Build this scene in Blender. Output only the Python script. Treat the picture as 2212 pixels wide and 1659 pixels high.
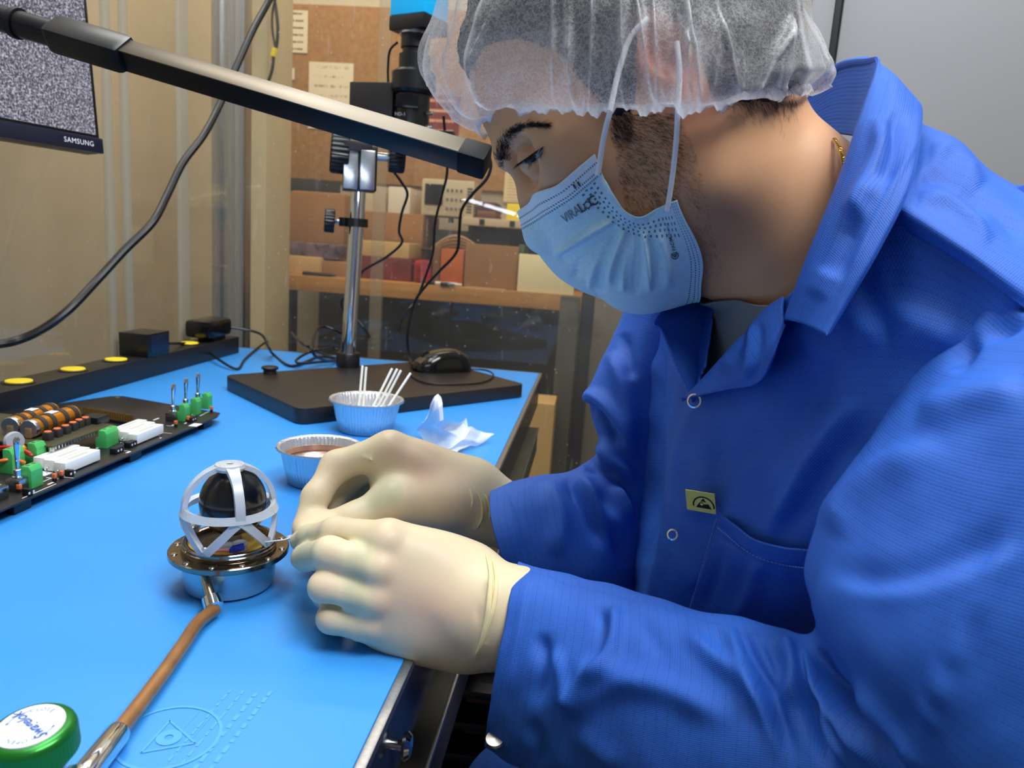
import bpy, bmesh, math, random
import numpy as np
from mathutils import Vector, Matrix

for _o in list(bpy.data.objects):
    bpy.data.objects.remove(_o)
SC = bpy.context.scene
COL = SC.collection
random.seed(7)
PI = math.pi

# ------------------------------------------------------------------ camera
# world frame: +Y runs along the bench away from the viewer, +X to the right, z = 0 is the bench top (floor at -0.9)
FPX, CX, CY = 1620.0, 1106.0, 829.5
CAM = np.array([0.0, 0.0, 0.25])
_d = np.array([182.0, -285.0, FPX]); _d /= np.linalg.norm(_d)
_n = np.array([-0.07, 1.0, (285 + 0.07 * 182) / FPX]); _n /= np.linalg.norm(_n)
RW = np.array([np.cross(_n, _d), _d, -_n])          # rows: world axes seen from the camera (x right, y down, z forward)


def ray(px, py):
    return RW @ np.array([px - CX, py - CY, FPX])


def aty(px, py, Y):
    v = ray(px, py); return Vector(CAM + v * (Y / v[1]))


def atz(px, py, Z=0.0):
    v = ray(px, py); return Vector(CAM + v * ((Z - CAM[2]) / v[2]))


def atx(px, py, X):
    v = ray(px, py); return Vector(CAM + v * (X / v[0]))


cd = bpy.data.cameras.new('camera'); cam = bpy.data.objects.new('camera', cd); COL.objects.link(cam)
cd.sensor_fit = 'HORIZONTAL'; cd.sensor_width = 36.0; cd.lens = FPX / 2212.0 * 36.0
cd.clip_start = 0.02; cd.clip_end = 50
M4 = Matrix.Identity(4)
for i in range(3):
    M4[i][0] = RW[i][0]; M4[i][1] = -RW[i][1]; M4[i][2] = -RW[i][2]; M4[i][3] = CAM[i]
cam.matrix_world = M4
cd.dof.use_dof = True; cd.dof.focus_distance = 0.52; cd.dof.aperture_fstop = 13.0
SC.camera = cam

# ------------------------------------------------------------------ world, lights, exposure
SC.view_settings.view_transform = 'Standard'; SC.view_settings.look = 'None'
SC.view_settings.gamma = 1.0; SC.view_settings.use_curve_mapping = False
SC.view_settings.exposure = 0.0
W = bpy.data.worlds.new('world'); SC.world = W; W.use_nodes = True
W.node_tree.nodes['Background'].inputs[0].default_value = (0.80, 0.88, 1.0, 1)
W.node_tree.nodes['Background'].inputs[1].default_value = 0.2
SC.cycles.max_bounces = 10; SC.cycles.transparent_max_bounces = 24


def area(name, loc, target, sx, sy, power, color):
    ld = bpy.data.lights.new(name, 'AREA'); ld.shape = 'RECTANGLE'; ld.size = sx; ld.size_y = sy
    ld.energy = power; ld.color = color
    o = bpy.data.objects.new(name, ld); COL.objects.link(o); o.location = loc
    o.rotation_euler = (Vector(target) - Vector(loc)).to_track_quat('-Z', 'Y').to_euler()
    return o


area('ceiling_light_near', (0.62, 0.12, 1.7), (0.10, 0.48, 0.1), 1.1, 0.5, 38, (0.95, 0.98, 1.0))
area('ceiling_light_bench', (-0.35, 0.75, 1.65), (-0.35, 0.8, 0.0), 0.6, 1.2, 18, (0.92, 0.97, 1.0))
area('ceiling_light_back', (-0.6, 2.05, 1.9), (-0.7, 2.9, 0.2), 1.6, 0.3, 20, (1.0, 0.87, 0.69))
area('left_wall_fill', (-1.0, 1.0, 1.9), (-1.6, 1.2, 0.4), 0.3, 1.2, 11, (1.0, 0.97, 0.93))  # unseen fill light, added to brighten the left wall and that side

# ------------------------------------------------------------------ materials


def lin(c):
    def f(v):
        v /= 255.0
        return v / 12.92 if v <= 0.04045 else ((v + 0.055) / 1.055) ** 2.4
    return tuple(f(v) for v in c)


class NT:
    """small helper around a node tree"""

    def __init__(s, name):
        s.m = bpy.data.materials.new(name); s.m.use_nodes = True
        s.t = s.m.node_tree; s.n = s.t.nodes; s.b = s.n['Principled BSDF']; s.out = s.n['Material Output']

    def add(s, typ, **kw):
        n = s.n.new(typ)
        for k, v in kw.items():
            if k in n.inputs:
                n.inputs[k].default_value = v
            else:
                setattr(n, k, v)
        return n

    def link(s, a, b):
        s.t.links.new(a, b)

    def coord(s, kind='Object', scale=(1, 1, 1), rot=(0, 0, 0)):
        tc = s.add('ShaderNodeTexCoord'); mp = s.add('ShaderNodeMapping')
        mp.inputs['Scale'].default_value = scale; mp.inputs['Rotation'].default_value = rot
        s.link(tc.outputs[kind], mp.inputs['Vector']); return mp.outputs[0]

    def noise(s, vec, scale, detail=3.0, rough=0.5):
        n = s.add('ShaderNodeTexNoise'); n.inputs['Scale'].default_value = scale
        n.inputs['Detail'].default_value = detail; n.inputs['Roughness'].default_value = rough
        s.link(vec, n.inputs['Vector']); return n.outputs[0]

    def ramp(s, fac, stops):
        r = s.add('ShaderNodeValToRGB'); e = r.color_ramp.elements
        while len(e) < len(stops):
            e.new(0.5)
        for k, (p, c) in enumerate(stops):
            e[k].position = p; e[k].color = (*c[:3], 1)
        s.link(fac, r.inputs[0]); return r.outputs[0]

    def math(s, op, a, b=None, c=None):
        n = s.add('ShaderNodeMath', operation=op)
        for i, v in enumerate((a, b, c)):
            if v is None:
                continue
            if isinstance(v, (int, float)):
                n.inputs[i].default_value = v
            else:
                s.link(v, n.inputs[i])
        return n.outputs[0]

    def mix(s, fac, a, b):
        n = s.add('ShaderNodeMix', data_type='RGBA')
        for i, v in ((0, fac), (6, a), (7, b)):
            if isinstance(v, (int, float)):
                n.inputs[i].default_value = v
            elif isinstance(v, tuple):
                n.inputs[i].default_value = (*v[:3], 1)
            else:
                s.link(v, n.inputs[i])
        return n.outputs[2]

    def bump(s, h, strength=0.3, dist=0.001):
        b = s.add('ShaderNodeBump'); b.inputs['Strength'].default_value = strength
        b.inputs['Distance'].default_value = dist; s.link(h, b.inputs['Height'])
        s.link(b.outputs[0], s.b.inputs['Normal']); return b.outputs[0]


def mat(name, rgb, rough=0.5, metal=0.0, spec=0.5, var=0.0, vscale=20.0, bump=0.0, bscale=300.0, bdist=0.0005,
        trans=0.0, alpha=1.0, sheen=0.0, coat=0.0, sss=0.0, stretch=(1, 1, 1)):
    t = NT(name); c = lin(rgb); b = t.b
    b.inputs['Base Color'].default_value = (*c, 1); b.inputs['Roughness'].default_value = rough
    b.inputs['Metallic'].default_value = metal; b.inputs['Specular IOR Level'].default_value = spec
    b.inputs['Transmission Weight'].default_value = trans; b.inputs['Alpha'].default_value = alpha
    b.inputs['Coat Weight'].default_value = coat
    if sheen:
        b.inputs['Sheen Weight'].default_value = sheen
    if sss:
        b.inputs['Subsurface Weight'].default_value = sss; b.inputs['Subsurface Radius'].default_value = (0.01, 0.004, 0.002)
        b.inputs['Subsurface Scale'].default_value = 0.4
    if var or bump:
        v = t.coord('Object', stretch)
    if var:
        nz = t.noise(v, vscale, 4)
        t.link(t.ramp(nz, [(0.3, tuple(x * (1 - var) for x in c)), (0.7, tuple(min(1, x * (1 + var)) for x in c))]), b.inputs['Base Color'])
    if bump:
        t.bump(t.noise(v, bscale, 2), bump, bdist)
    return t.m


def emit(name, rgb, strength):
    t = NT(name); t.b.inputs['Base Color'].default_value = (0, 0, 0, 1)
    t.b.inputs['Emission Color'].default_value = (*lin(rgb), 1); t.b.inputs['Emission Strength'].default_value = strength
    return t.m


# ------------------------------------------------------------------ mesh building


class MB:
    def __init__(s):
        s.v = []; s.f = []; s.uv = None

    def add(s, vs, fs):
        o = len(s.v); s.v += [tuple(v) for v in vs]; s.f += [tuple(i + o for i in f) for f in fs]; return s

    def box(s, c, size, rot=None, bev=0.0):
        """box about c; rot a 3x3 Matrix; bev chamfers every edge"""
        hx, hy, hz = (x / 2 for x in size); c = Vector(c); R = rot or Matrix.Identity(3)
        if bev <= 0:
            vs = [c + R @ Vector((x * hx, y * hy, z * hz)) for x in (-1, 1) for y in (-1, 1) for z in (-1, 1)]
            return s.add(vs, [(0, 1, 3, 2), (4, 6, 7, 5), (0, 4, 5, 1), (2, 3, 7, 6), (0, 2, 6, 4), (1, 5, 7, 3)])
        bm = bmesh.new(); bmesh.ops.create_cube(bm, size=1.0)
        bmesh.ops.scale(bm, vec=size, verts=bm.verts)
        bmesh.ops.bevel(bm, geom=bm.edges[:], offset=bev, segments=2, affect='EDGES', profile=0.6)
        bm.verts.index_update()
        s.add([c + R @ v.co for v in bm.verts], [[v.index for v in f.verts] for f in bm.faces]); bm.free(); return s

    def prism(s, poly, z0, z1, bev=0.0, M=None):
        """poly: (x, y) outline, extruded z0..z1 (M: 4x4 to place it)"""
        bm = bmesh.new(); vs = [bm.verts.new((x, y, z0)) for x, y in poly]; f = bm.faces.new(vs)
        r = bmesh.ops.extrude_face_region(bm, geom=[f])
        for e in r['geom']:
            if isinstance(e, bmesh.types.BMVert):
                e.co.z = z1
        bmesh.ops.recalc_face_normals(bm, faces=bm.faces[:])
        if bev:
            bmesh.ops.bevel(bm, geom=bm.edges[:], offset=bev, segments=2, affect='EDGES', profile=0.6)
        bm.verts.index_update(); M = M or Matrix.Identity(4)
        s.add([M @ v.co for v in bm.verts], [[v.index for v in f.verts] for f in bm.faces]); bm.free(); return s

    def lathe(s, prof, c=(0, 0, 0), axis=(0, 0, 1), seg=32, rip=None):
        """prof: (radius, height) list revolved about axis through c; rip(ang, r, h) may change the radius"""
        c = Vector(c); q = Vector((0, 0, 1)).rotation_difference(Vector(axis).normalized()); vs = []; fs = []
        n = len(prof)
        for k in range(seg):
            a = 2 * PI * k / seg
            for r, h in prof:
                rr = rip(a, r, h) if rip else r
                vs.append(c + q @ Vector((rr * math.cos(a), rr * math.sin(a), h)))
        for k in range(seg):
            k2 = (k + 1) % seg
            for j in range(n - 1):
                fs.append((k * n + j, k2 * n + j, k2 * n + j + 1, k * n + j + 1))
        if prof[0][0] > 1e-6:
            pass
        return s.add(vs, fs)

    def disc_cyl(s, c, axis, r, h, seg=24, bev=0.0):
        b = min(bev, r * .5, h * .5)
        p = [(0, 0), (r - b, 0), (r, b), (r, h - b), (r - b, h), (0, h)] if b else [(0, 0), (r, 0), (r, h), (0, h)]
        return s.lathe(p, c, axis, seg)

    def tube(s, pts, r, seg=10, smooth=True, cap=True, sub=6):
        P = [Vector(p) for p in pts]
        if smooth and len(P) > 2:
            P = catmull(P, sub)
        n = len(P); R = r if callable(r) else (lambda t: r)
        T = [(P[min(i + 1, n - 1)] - P[max(i - 1, 0)]).normalized() for i in range(n)]
        u = T[0].orthogonal().normalized(); vs = []; fs = []
        for i in range(n):
            u = (u - T[i] * u.dot(T[i])).normalized(); w = T[i].cross(u); rr = R(i / (n - 1))
            for k in range(seg):
                a = 2 * PI * k / seg; vs.append(P[i] + (u * math.cos(a) + w * math.sin(a)) * rr)
        for i in range(n - 1):
            for k in range(seg):
                k2 = (k + 1) % seg
                fs.append((i * seg + k, i * seg + k2, (i + 1) * seg + k2, (i + 1) * seg + k))
        if cap:
            fs.append(tuple(range(seg))[::-1]); fs.append(tuple((n - 1) * seg + k for k in range(seg)))
        return s.add(vs, fs)

    def build(s, name, m, parent=None, smooth=True, angle=35, local=False):
        me = bpy.data.meshes.new(name); off = Vector(parent_loc(parent)) if (parent and not local) else Vector((0, 0, 0))
        me.from_pydata([tuple(Vector(v) - off) for v in s.v], [], s.f); me.validate()
        bm = bmesh.new(); bm.from_mesh(me); bmesh.ops.recalc_face_normals(bm, faces=bm.faces[:]); bm.to_mesh(me); bm.free()
        return finish(name, me, m, parent, smooth, angle)


def parent_loc(p):
    v = Vector(p.location)
    return v if p.parent is None else v + Vector(parent_loc(p.parent))


def finish(name, me, m, parent=None, smooth=True, angle=35):
    for mm in (m if isinstance(m, (list, tuple)) else [m]):
        me.materials.append(mm)
    if smooth:
        me.polygons.foreach_set('use_smooth', [True] * len(me.polygons))
        me.set_sharp_from_angle(angle=math.radians(angle))
    o = bpy.data.objects.new(name, me); COL.objects.link(o)
    if parent:
        o.parent = parent
    return o


def catmull(P, sub=6, closed=False):
    out = []; n = len(P)
    for i in range(n if closed else n - 1):
        if closed:
            p0, p1, p2, p3 = P[(i - 1) % n], P[i], P[(i + 1) % n], P[(i + 2) % n]
        else:
            p0, p1, p2, p3 = P[max(i - 1, 0)], P[i], P[i + 1], P[min(i + 2, n - 1)]
        for k in range(sub):
            t = k / sub
            out.append(0.5 * ((2 * p1) + (p2 - p0) * t + (2 * p0 - 5 * p1 + 4 * p2 - p3) * t * t + (3 * p1 - p0 - 3 * p2 + p3) * t ** 3))
    if not closed:
        out.append(P[-1])
    return out


def tag(o, label=None, cat=None, group=None, kind=None):
    if label: o['label'] = label
    if cat: o['category'] = cat
    if group: o['group'] = group
    if kind: o['kind'] = kind
    return o


def thing(name, label, cat, loc, group=None, rot=(0, 0, 0)):
    o = bpy.data.objects.new(name, None); COL.objects.link(o); o.location = loc; o.rotation_euler = rot
    o.empty_display_size = 0.02
    return tag(o, label, cat, group)


def struct(name, mb, m, **kw):
    return tag(mb.build(name, m, **kw), kind='structure')


def text_mesh(s, size, shear=0.0, depth=0.0, spacing=1.0, bold=0.0):
    """verts, faces of a text in its own xy plane, centred"""
    c = bpy.data.curves.new('txt', 'FONT'); c.body = s; c.size = size; c.align_x = 'CENTER'; c.align_y = 'CENTER'
    c.shear = shear; c.space_character = spacing; c.offset = bold; c.resolution_u = 3; c.extrude = depth
    o = bpy.data.objects.new('txt', c); COL.objects.link(o)
    me = bpy.data.meshes.new_from_object(o.evaluated_get(bpy.context.evaluated_depsgraph_get()))
    vs = [v.co.copy() for v in me.vertices]; fs = [tuple(p.vertices) for p in me.polygons]
    bpy.data.objects.remove(o); bpy.data.meshes.remove(me); bpy.data.curves.remove(c)
    return vs, fs


def place_text(s, size, M, m, parent, name='lettering', **kw):
    vs, fs = text_mesh(s, size, **kw)
    return MB().add([M @ v for v in vs], fs).build(name, m, parent, smooth=False)


def frame(o, x, y):
    """4x4 with origin o, x axis x, y axis near y"""
    x = Vector(x).normalized(); z = x.cross(Vector(y)).normalized(); y = z.cross(x)
    return Matrix(((x.x, y.x, z.x, o[0]), (x.y, y.y, z.y, o[1]), (x.z, y.z, z.z, o[2]), (0, 0, 0, 1)))


def copy_tree(o, parent=None):
    c = o.copy(); COL.objects.link(c)
    if parent: c.parent = parent
    for ch in list(o.children):
        copy_tree(ch, c)
    return c
# ------------------------------------------------------------------ sculpting tools


def npv(v): return np.array(v, dtype=np.float64)


def project(P):
    c = (P - CAM) @ RW
    return np.stack([CX + FPX * c[:, 0] / c[:, 2], CY + FPX * c[:, 1] / c[:, 2]], 1)


class SDF:
    """distance field on a grid; smooth unions, carvings and swellings; meshed with surface nets"""

    def __init__(s, lo, hi, h):
        s.lo = npv(lo); s.h = h; s.n = np.ceil((npv(hi) - s.lo) / h).astype(int) + 1
        s.d = np.full(s.n, 0.2, np.float32)
        s.ax = [(s.lo[i] + h * np.arange(s.n[i])).astype(np.float32) for i in range(3)]

    def blk(s, lo, hi):
        i0 = np.clip(np.floor((npv(lo) - s.lo) / s.h).astype(int), 0, s.n); i1 = np.clip(np.ceil((npv(hi) - s.lo) / s.h).astype(int) + 1, 0, s.n)
        sl = tuple(slice(a, b) for a, b in zip(i0, i1))
        return sl, s.ax[0][sl[0]][:, None, None], s.ax[1][sl[1]][None, :, None], s.ax[2][sl[2]][None, None, :]

    def put(s, sl, d, k, mode):
        e = s.d[sl]
        if e.size == 0: return
        if mode == 'sub': e2, d2 = -e, d
        else: e2, d2 = e, d
        if k > 0:
            hh = np.maximum(k - np.abs(e2 - d2), 0) / k; r = np.minimum(e2, d2) - hh * hh * k * .25
        else: r = np.minimum(e2, d2)
        s.d[sl] = -r if mode == 'sub' else r

    def cone(s, a, b, ra, rb, k=.01, mode='add'):
        a = npv(a); b = npv(b); m = max(ra, rb) + k + 3 * s.h
        sl, x, y, z = s.blk(np.minimum(a, b) - m, np.maximum(a, b) + m); ab = b - a; L = float(ab @ ab) + 1e-12
        t = np.clip(((x - a[0]) * ab[0] + (y - a[1]) * ab[1] + (z - a[2]) * ab[2]) / L, 0, 1)
        d = np.sqrt((x - a[0] - t * ab[0]) ** 2 + (y - a[1] - t * ab[1]) ** 2 + (z - a[2] - t * ab[2]) ** 2) - (ra + t * (rb - ra))
        s.put(sl, d.astype(np.float32), k, mode); return s

    def chain(s, pts, rad, k=.008, mode='add'):
        for i in range(len(pts) - 1):
            s.cone(pts[i], pts[i + 1], rad[i], rad[i + 1], k if i == 0 or k < .006 else k, mode)
        return s

    def ell(s, c, r, axes=None, k=.01, mode='add'):
        """ellipsoid; axes: three rows (unit vectors) matching r"""
        c = npv(c); r = npv(r); A = np.eye(3) if axes is None else np.array([npv(q) / np.linalg.norm(q) for q in axes])
        m = r.max() + k + 3 * s.h
        sl, x, y, z = s.blk(c - m, c + m); x = x - c[0]; y = y - c[1]; z = z - c[2]
        q = [(x * A[i, 0] + y * A[i, 1] + z * A[i, 2]) for i in range(3)]
        k0 = np.sqrt(sum((q[i] / r[i]) ** 2 for i in range(3))); k1 = np.sqrt(sum((q[i] / r[i] ** 2) ** 2 for i in range(3))) + 1e-9
        s.put(sl, (k0 * (k0 - 1) / k1).astype(np.float32), k, mode); return s

    def swell(s, c, r, amp):
        c = npv(c); r = npv(r) * np.ones(3); sl, x, y, z = s.blk(c - 2.6 * r, c + 2.6 * r)
        s.d[sl] -= (amp * np.exp(-((x - c[0]) / r[0]) ** 2 - ((y - c[1]) / r[1]) ** 2 - ((z - c[2]) / r[2]) ** 2)).astype(np.float32); return s

    def groove(s, a, b, w, amp):
        """shallow crease (amp < 0) or ridge (amp > 0) along the segment a-b"""
        a = npv(a); b = npv(b); m = 3 * w; sl, x, y, z = s.blk(np.minimum(a, b) - m, np.maximum(a, b) + m); ab = b - a; L = float(ab @ ab) + 1e-12
        t0 = ((x - a[0]) * ab[0] + (y - a[1]) * ab[1] + (z - a[2]) * ab[2]) / L; t = np.clip(t0, 0, 1)
        q = (x - a[0] - t * ab[0]) ** 2 + (y - a[1] - t * ab[1]) ** 2 + (z - a[2] - t * ab[2]) ** 2
        s.d[sl] -= (amp * np.exp(-q / (w * w)) * (0.25 + .75 * np.sin(PI * np.clip(t, .0, 1)))).astype(np.float32); return s

    def mesh(s, smooth=2):
        d = s.d; n = s.n; ins = d < 0
        cells = np.zeros(n - 1, np.int8)
        for i in (0, 1):
            for j in (0, 1):
                for k in (0, 1):
                    cells += ins[i:n[0] - 1 + i, j:n[1] - 1 + j, k:n[2] - 1 + k]
        act = (cells > 0) & (cells < 8); idx = np.argwhere(act); vid = np.full(n - 1, -1, np.int64); vid[act] = np.arange(len(idx))
        acc = np.zeros((len(idx), 3)); cnt = np.zeros(len(idx)); co = [(i, j, k) for i in (0, 1) for j in (0, 1) for k in (0, 1)]
        val = {c: d[idx[:, 0] + c[0], idx[:, 1] + c[1], idx[:, 2] + c[2]] for c in co}
        for a in co:
            for ax in range(3):
                if a[ax]: continue
                b = list(a); b[ax] = 1; b = tuple(b); va, vb = val[a], val[b]; m = (va < 0) != (vb < 0)
                t = np.where(m, va / np.where(m, va - vb, 1), 0); p = np.tile(np.array(a, float), (len(idx), 1)); p[:, ax] += t
                acc[m] += p[m]; cnt[m] += 1
        V = s.lo + (idx + acc / np.maximum(cnt, 1)[:, None]) * s.h; F = []
        for ax in range(3):
            o1, o2 = [(1, 2), (2, 0), (0, 1)][ax]
            sl0 = [slice(1, n[q] - 1) for q in range(3)]; sl1 = list(sl0)
            sl0[ax] = slice(0, n[ax] - 1); sl1[ax] = slice(1, n[ax])
            A_ = ins[tuple(sl0)]; B_ = ins[tuple(sl1)]; E = np.argwhere(A_ != B_)
            if len(E) == 0: continue
            flip = A_[E[:, 0], E[:, 1], E[:, 2]]; base = E.copy()
            for q in range(3):
                if q != ax: base[:, q] += 1
            quad = []
            for (u, w) in ((0, 0), (1, 0), (1, 1), (0, 1)):
                c = base.copy(); c[:, o1] -= u; c[:, o2] -= w; quad.append(vid[c[:, 0], c[:, 1], c[:, 2]])
            Q = np.stack(quad, 1); Q[~flip] = Q[~flip][:, ::-1]; Q = Q[(Q >= 0).all(1)]; F.append(Q)
        F = np.concatenate(F)
        for _ in range(smooth):
            S = np.zeros_like(V); c = np.zeros(len(V))
            for a, b in ((0, 1), (1, 2), (2, 3), (3, 0)):
                np.add.at(S, F[:, a], V[F[:, b]]); np.add.at(S, F[:, b], V[F[:, a]]); np.add.at(c, F[:, a], 1); np.add.at(c, F[:, b], 1)
            V = V * .45 + .55 * S / np.maximum(c, 1)[:, None]
        return V, F


def mesh_np(name, V, F, m, parent=None, uv=None, angle=180, smooth=True):
    me = bpy.data.meshes.new(name); off = npv(parent_loc(parent)) if parent else 0
    V = np.asarray(V) - off; F = np.asarray(F)
    me.vertices.add(len(V)); me.vertices.foreach_set('co', V.astype(np.float32).ravel())
    k = F.shape[1]; me.loops.add(F.size); me.loops.foreach_set('vertex_index', F.astype(np.int32).ravel())
    me.polygons.add(len(F)); me.polygons.foreach_set('loop_start', (np.arange(len(F)) * k).astype(np.int32))
    me.update(calc_edges=True)
    if uv is not None:
        l = me.uv_layers.new(name='UVMap'); l.data.foreach_set('uv', np.asarray(uv)[F.ravel()].astype(np.float32).ravel())
    me.validate()
    return finish(name, me, m, parent, smooth, angle)


def cat1(P, n, closed=False):
    """P (k, ..., 3) -> n samples along axis 0, Catmull-Rom"""
    P = np.asarray(P, float); k = len(P); t = np.linspace(0, k if closed else k - 1, n, endpoint=not closed); i = np.minimum(t.astype(int), k - 1 if closed else k - 2); f = (t - i).reshape((-1,) + (1,) * (P.ndim - 1))
    g = (lambda j: P[j % k]) if closed else (lambda j: P[np.clip(j, 0, k - 1)])
    p0, p1, p2, p3 = g(i - 1), g(i), g(i + 1), g(i + 2)
    if not closed:
        p0 = np.where((i == 0).reshape(f.shape), 2 * p1 - p2, p0); p3 = np.where((i == k - 2).reshape(f.shape), 2 * p2 - p1, p3)
    return .5 * (2 * p1 + (p2 - p0) * f + (2 * p0 - 5 * p1 + 4 * p2 - p3) * f ** 2 + (3 * p1 - p0 - 3 * p2 + p3) * f ** 3)


def grid_faces(nu, nv, closed_v=False):
    i, j = np.meshgrid(np.arange(nu - 1), np.arange(nv if closed_v else nv - 1), indexing='ij'); i = i.ravel(); j = j.ravel(); j2 = (j + 1) % nv
    return np.stack([i * nv + j, i * nv + j2, (i + 1) * nv + j2, (i + 1) * nv + j], 1)


def grid_normals(G, closed_v=False):
    du = np.gradient(G, axis=0)
    if closed_v: dv = (np.roll(G, -1, 1) - np.roll(G, 1, 1)) / 2
    else: dv = np.gradient(G, axis=1)
    N = np.cross(du, dv); return N / (np.linalg.norm(N, axis=2, keepdims=True) + 1e-12)


def net(ctrl, nu, nv, closed_v=False):
    """control rows of (px, py, Y) seen from the viewpoint, or of world Vectors, made a smooth sheet"""
    C = np.array([[npv(p) if isinstance(p, (Vector, np.ndarray)) else npv(aty(*p)) for p in row] for row in ctrl])
    G = cat1(C, nu); return np.swapaxes(cat1(np.swapaxes(G, 0, 1), nv, closed_v), 0, 1)


def fold(G, N, lines, closed_v=False):
    """raise ridges / press creases: each line = (pixel path, height in m, half width in px, sharpness)"""
    sh = G.shape; V = G.reshape(-1, 3); Nn = N.reshape(-1, 3).copy(); view = CAM - V; face = (Nn * view).sum(1); px = project(V)
    disp = np.zeros(len(V))
    for ln in lines:
        path, amp, w = ln[:3]; asym = ln[3] if len(ln) > 3 else 0.0
        Q = cat1(np.array(path, float), max(2, 6 * len(path))) if len(path) > 2 else np.array(path, float)
        best = np.full(len(V), 1e9); bt = np.zeros(len(V)); sg = np.zeros(len(V)); n = len(Q) - 1
        lo = Q.min(0) - 3 * w; hi = Q.max(0) + 3 * w; sel = np.where(((px > lo) & (px < hi)).all(1))[0]
        if len(sel) == 0: continue
        p = px[sel]; b_ = best[sel]; t_ = bt[sel]; s_ = sg[sel]
        for i in range(n):
            ab = Q[i + 1] - Q[i]; L = ab @ ab + 1e-9; t = np.clip(((p - Q[i]) @ ab) / L, 0, 1); dd = p - Q[i] - t[:, None] * ab; d = np.hypot(dd[:, 0], dd[:, 1]); m = d < b_
            b_[m] = d[m]; t_[m] = (i + t[m]) / n; s_[m] = np.sign(ab[0] * dd[m, 1] - ab[1] * dd[m, 0])
        ww = w * (1 + asym * s_); env = np.clip(np.minimum(t_, 1 - t_) * 5, 0, 1) ** .7
        disp[sel] += amp * env * np.exp(-(b_ / ww) ** 2)
    sgn = np.where(face > 0, 1.0, 0.0)
    return (V + Nn * (disp * sgn)[:, None]).reshape(sh)


def orient(G, closed_v=False, closed_ring=True):
    N = grid_normals(G, closed_v)
    if closed_v:
        c = G.mean(1, keepdims=True)
        if ((G - c) * N).sum() < 0: N = -N
    elif ((CAM - G) * N).sum() < 0: N = -N
    return N


def wav(P, seed, freq, octs=3):
    """cheap smooth noise in -1..1 from summed waves"""
    r = np.random.RandomState(seed); o = np.zeros(P.shape[:-1]); a = 1.0; tot = 0
    for k in range(octs):
        for q in range(4):
            d = r.normal(size=3); d *= freq * (1.9 ** k) / np.linalg.norm(d); o += a * np.sin(P @ d * 6.283 + r.uniform(0, 6.28))
        tot += 4 * a * .6; a *= .55
    return np.clip(o / tot, -1, 1)


def arc_uv(G, closed_v=False):
    """uv in metres along the sheet"""
    u = np.concatenate([[0], np.cumsum(np.linalg.norm(np.diff(G.mean(1), axis=0), axis=1))])
    nv = G.shape[1]; m = G[G.shape[0] // 2]; v = np.concatenate([[0], np.cumsum(np.linalg.norm(np.diff(m, axis=0), axis=1))])
    return np.stack(np.meshgrid(u, v, indexing='ij'), -1).reshape(-1, 2)


def out_faces(G, F, closed_v=False):
    """faces wound so that their normals agree with orient()"""
    V = G.reshape(-1, 3); n = np.cross(V[F[:, 1]] - V[F[:, 0]], V[F[:, 2]] - V[F[:, 0]]); N = orient(G, closed_v).reshape(-1, 3)[F[:, 0]]
    return F[:, ::-1] if (n * N).sum() < 0 else F


def sheet(name, G, m, parent, thick=0.0, closed_v=False, angle=180, offset=-1.0):
    o = mesh_np(name, G.reshape(-1, 3), out_faces(G, grid_faces(G.shape[0], G.shape[1], closed_v), closed_v), m, parent, arc_uv(G), angle)
    if thick:
        md = o.modifiers.new('thickness', 'SOLIDIFY'); md.thickness = thick; md.offset = offset
    return o


# ------------------------------------------------------------------ shared materials
M = {}
M['wall'] = mat('wall_paint', (198, 186, 162), 0.8, var=0.05, vscale=6)
M['floor'] = mat('floor_vinyl', (92, 84, 70), 0.5, var=0.1, vscale=9)
M['ceiling'] = mat('ceiling_paint', (225, 222, 214), 0.9)
M['alu'] = mat('brushed_aluminium', (176, 178, 180), 0.38, 1.0, var=0.12, vscale=8, stretch=(60, 60, 2))
M['steel_dark'] = mat('dark_steel', (52, 52, 56), 0.4, 0.7)
M['black'] = mat('black_plastic', (18, 18, 20), 0.42, bump=0.15, bscale=900, bdist=0.0002)
M['black_gloss'] = mat('glossy_black_plastic', (12, 12, 14), 0.16)
M['black_satin'] = mat('satin_black_paint', (16, 17, 20), 0.33)
M['base_paint'] = mat('crinkle_black_paint', (34, 31, 31), 0.36, bump=0.5, bscale=1400, bdist=0.0003)
M['strip'] = mat('power_strip_black', (26, 25, 26), 0.45, bump=0.2, bscale=1100, bdist=0.0002)
M['yellow'] = mat('yellow_plastic', (250, 220, 40), 0.45)
M['chrome'] = mat('chrome', (225, 228, 232), 0.07, 1.0)
M['silver'] = mat('satin_silver', (205, 210, 216), 0.25, 1.0)
M['steel'] = mat('stainless_steel', (200, 200, 198), 0.22, 1.0, var=0.08, vscale=30)
M['rubber'] = mat('black_rubber', (14, 14, 15), 0.5)
M['cable'] = mat('black_cable', (15, 15, 18), 0.36)
M['cyan'] = mat('cyan_enamel', (0, 186, 250), 0.4)
M['white_print'] = mat('white_print', (225, 225, 228), 0.5)
M['grey_print'] = mat('grey_print', (150, 152, 160), 0.5)
M['led'] = emit('lamp_diffuser', (225, 236, 255), 30.0)
M['board_wood'] = mat('shelf_wood', (186, 128, 62), 0.5, var=0.18, vscale=5, stretch=(1, 12, 12))
M['card'] = mat('brown_cardboard', (160, 112, 64), 0.8, var=0.1, vscale=7)
M['card_light'] = mat('light_cardboard', (205, 164, 104), 0.8, var=0.06, vscale=9)
M['card_dark'] = mat('dark_cardboard', (124, 84, 48), 0.8, var=0.1, vscale=9)
M['cork'] = mat('cork', (162, 118, 70), 0.9, var=0.16, vscale=60, bump=0.3, bscale=160)
M['paper'] = mat('white_paper', (226, 214, 190), 0.8)
M['cream'] = mat('cream_plastic', (206, 186, 150), 0.5)
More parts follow.
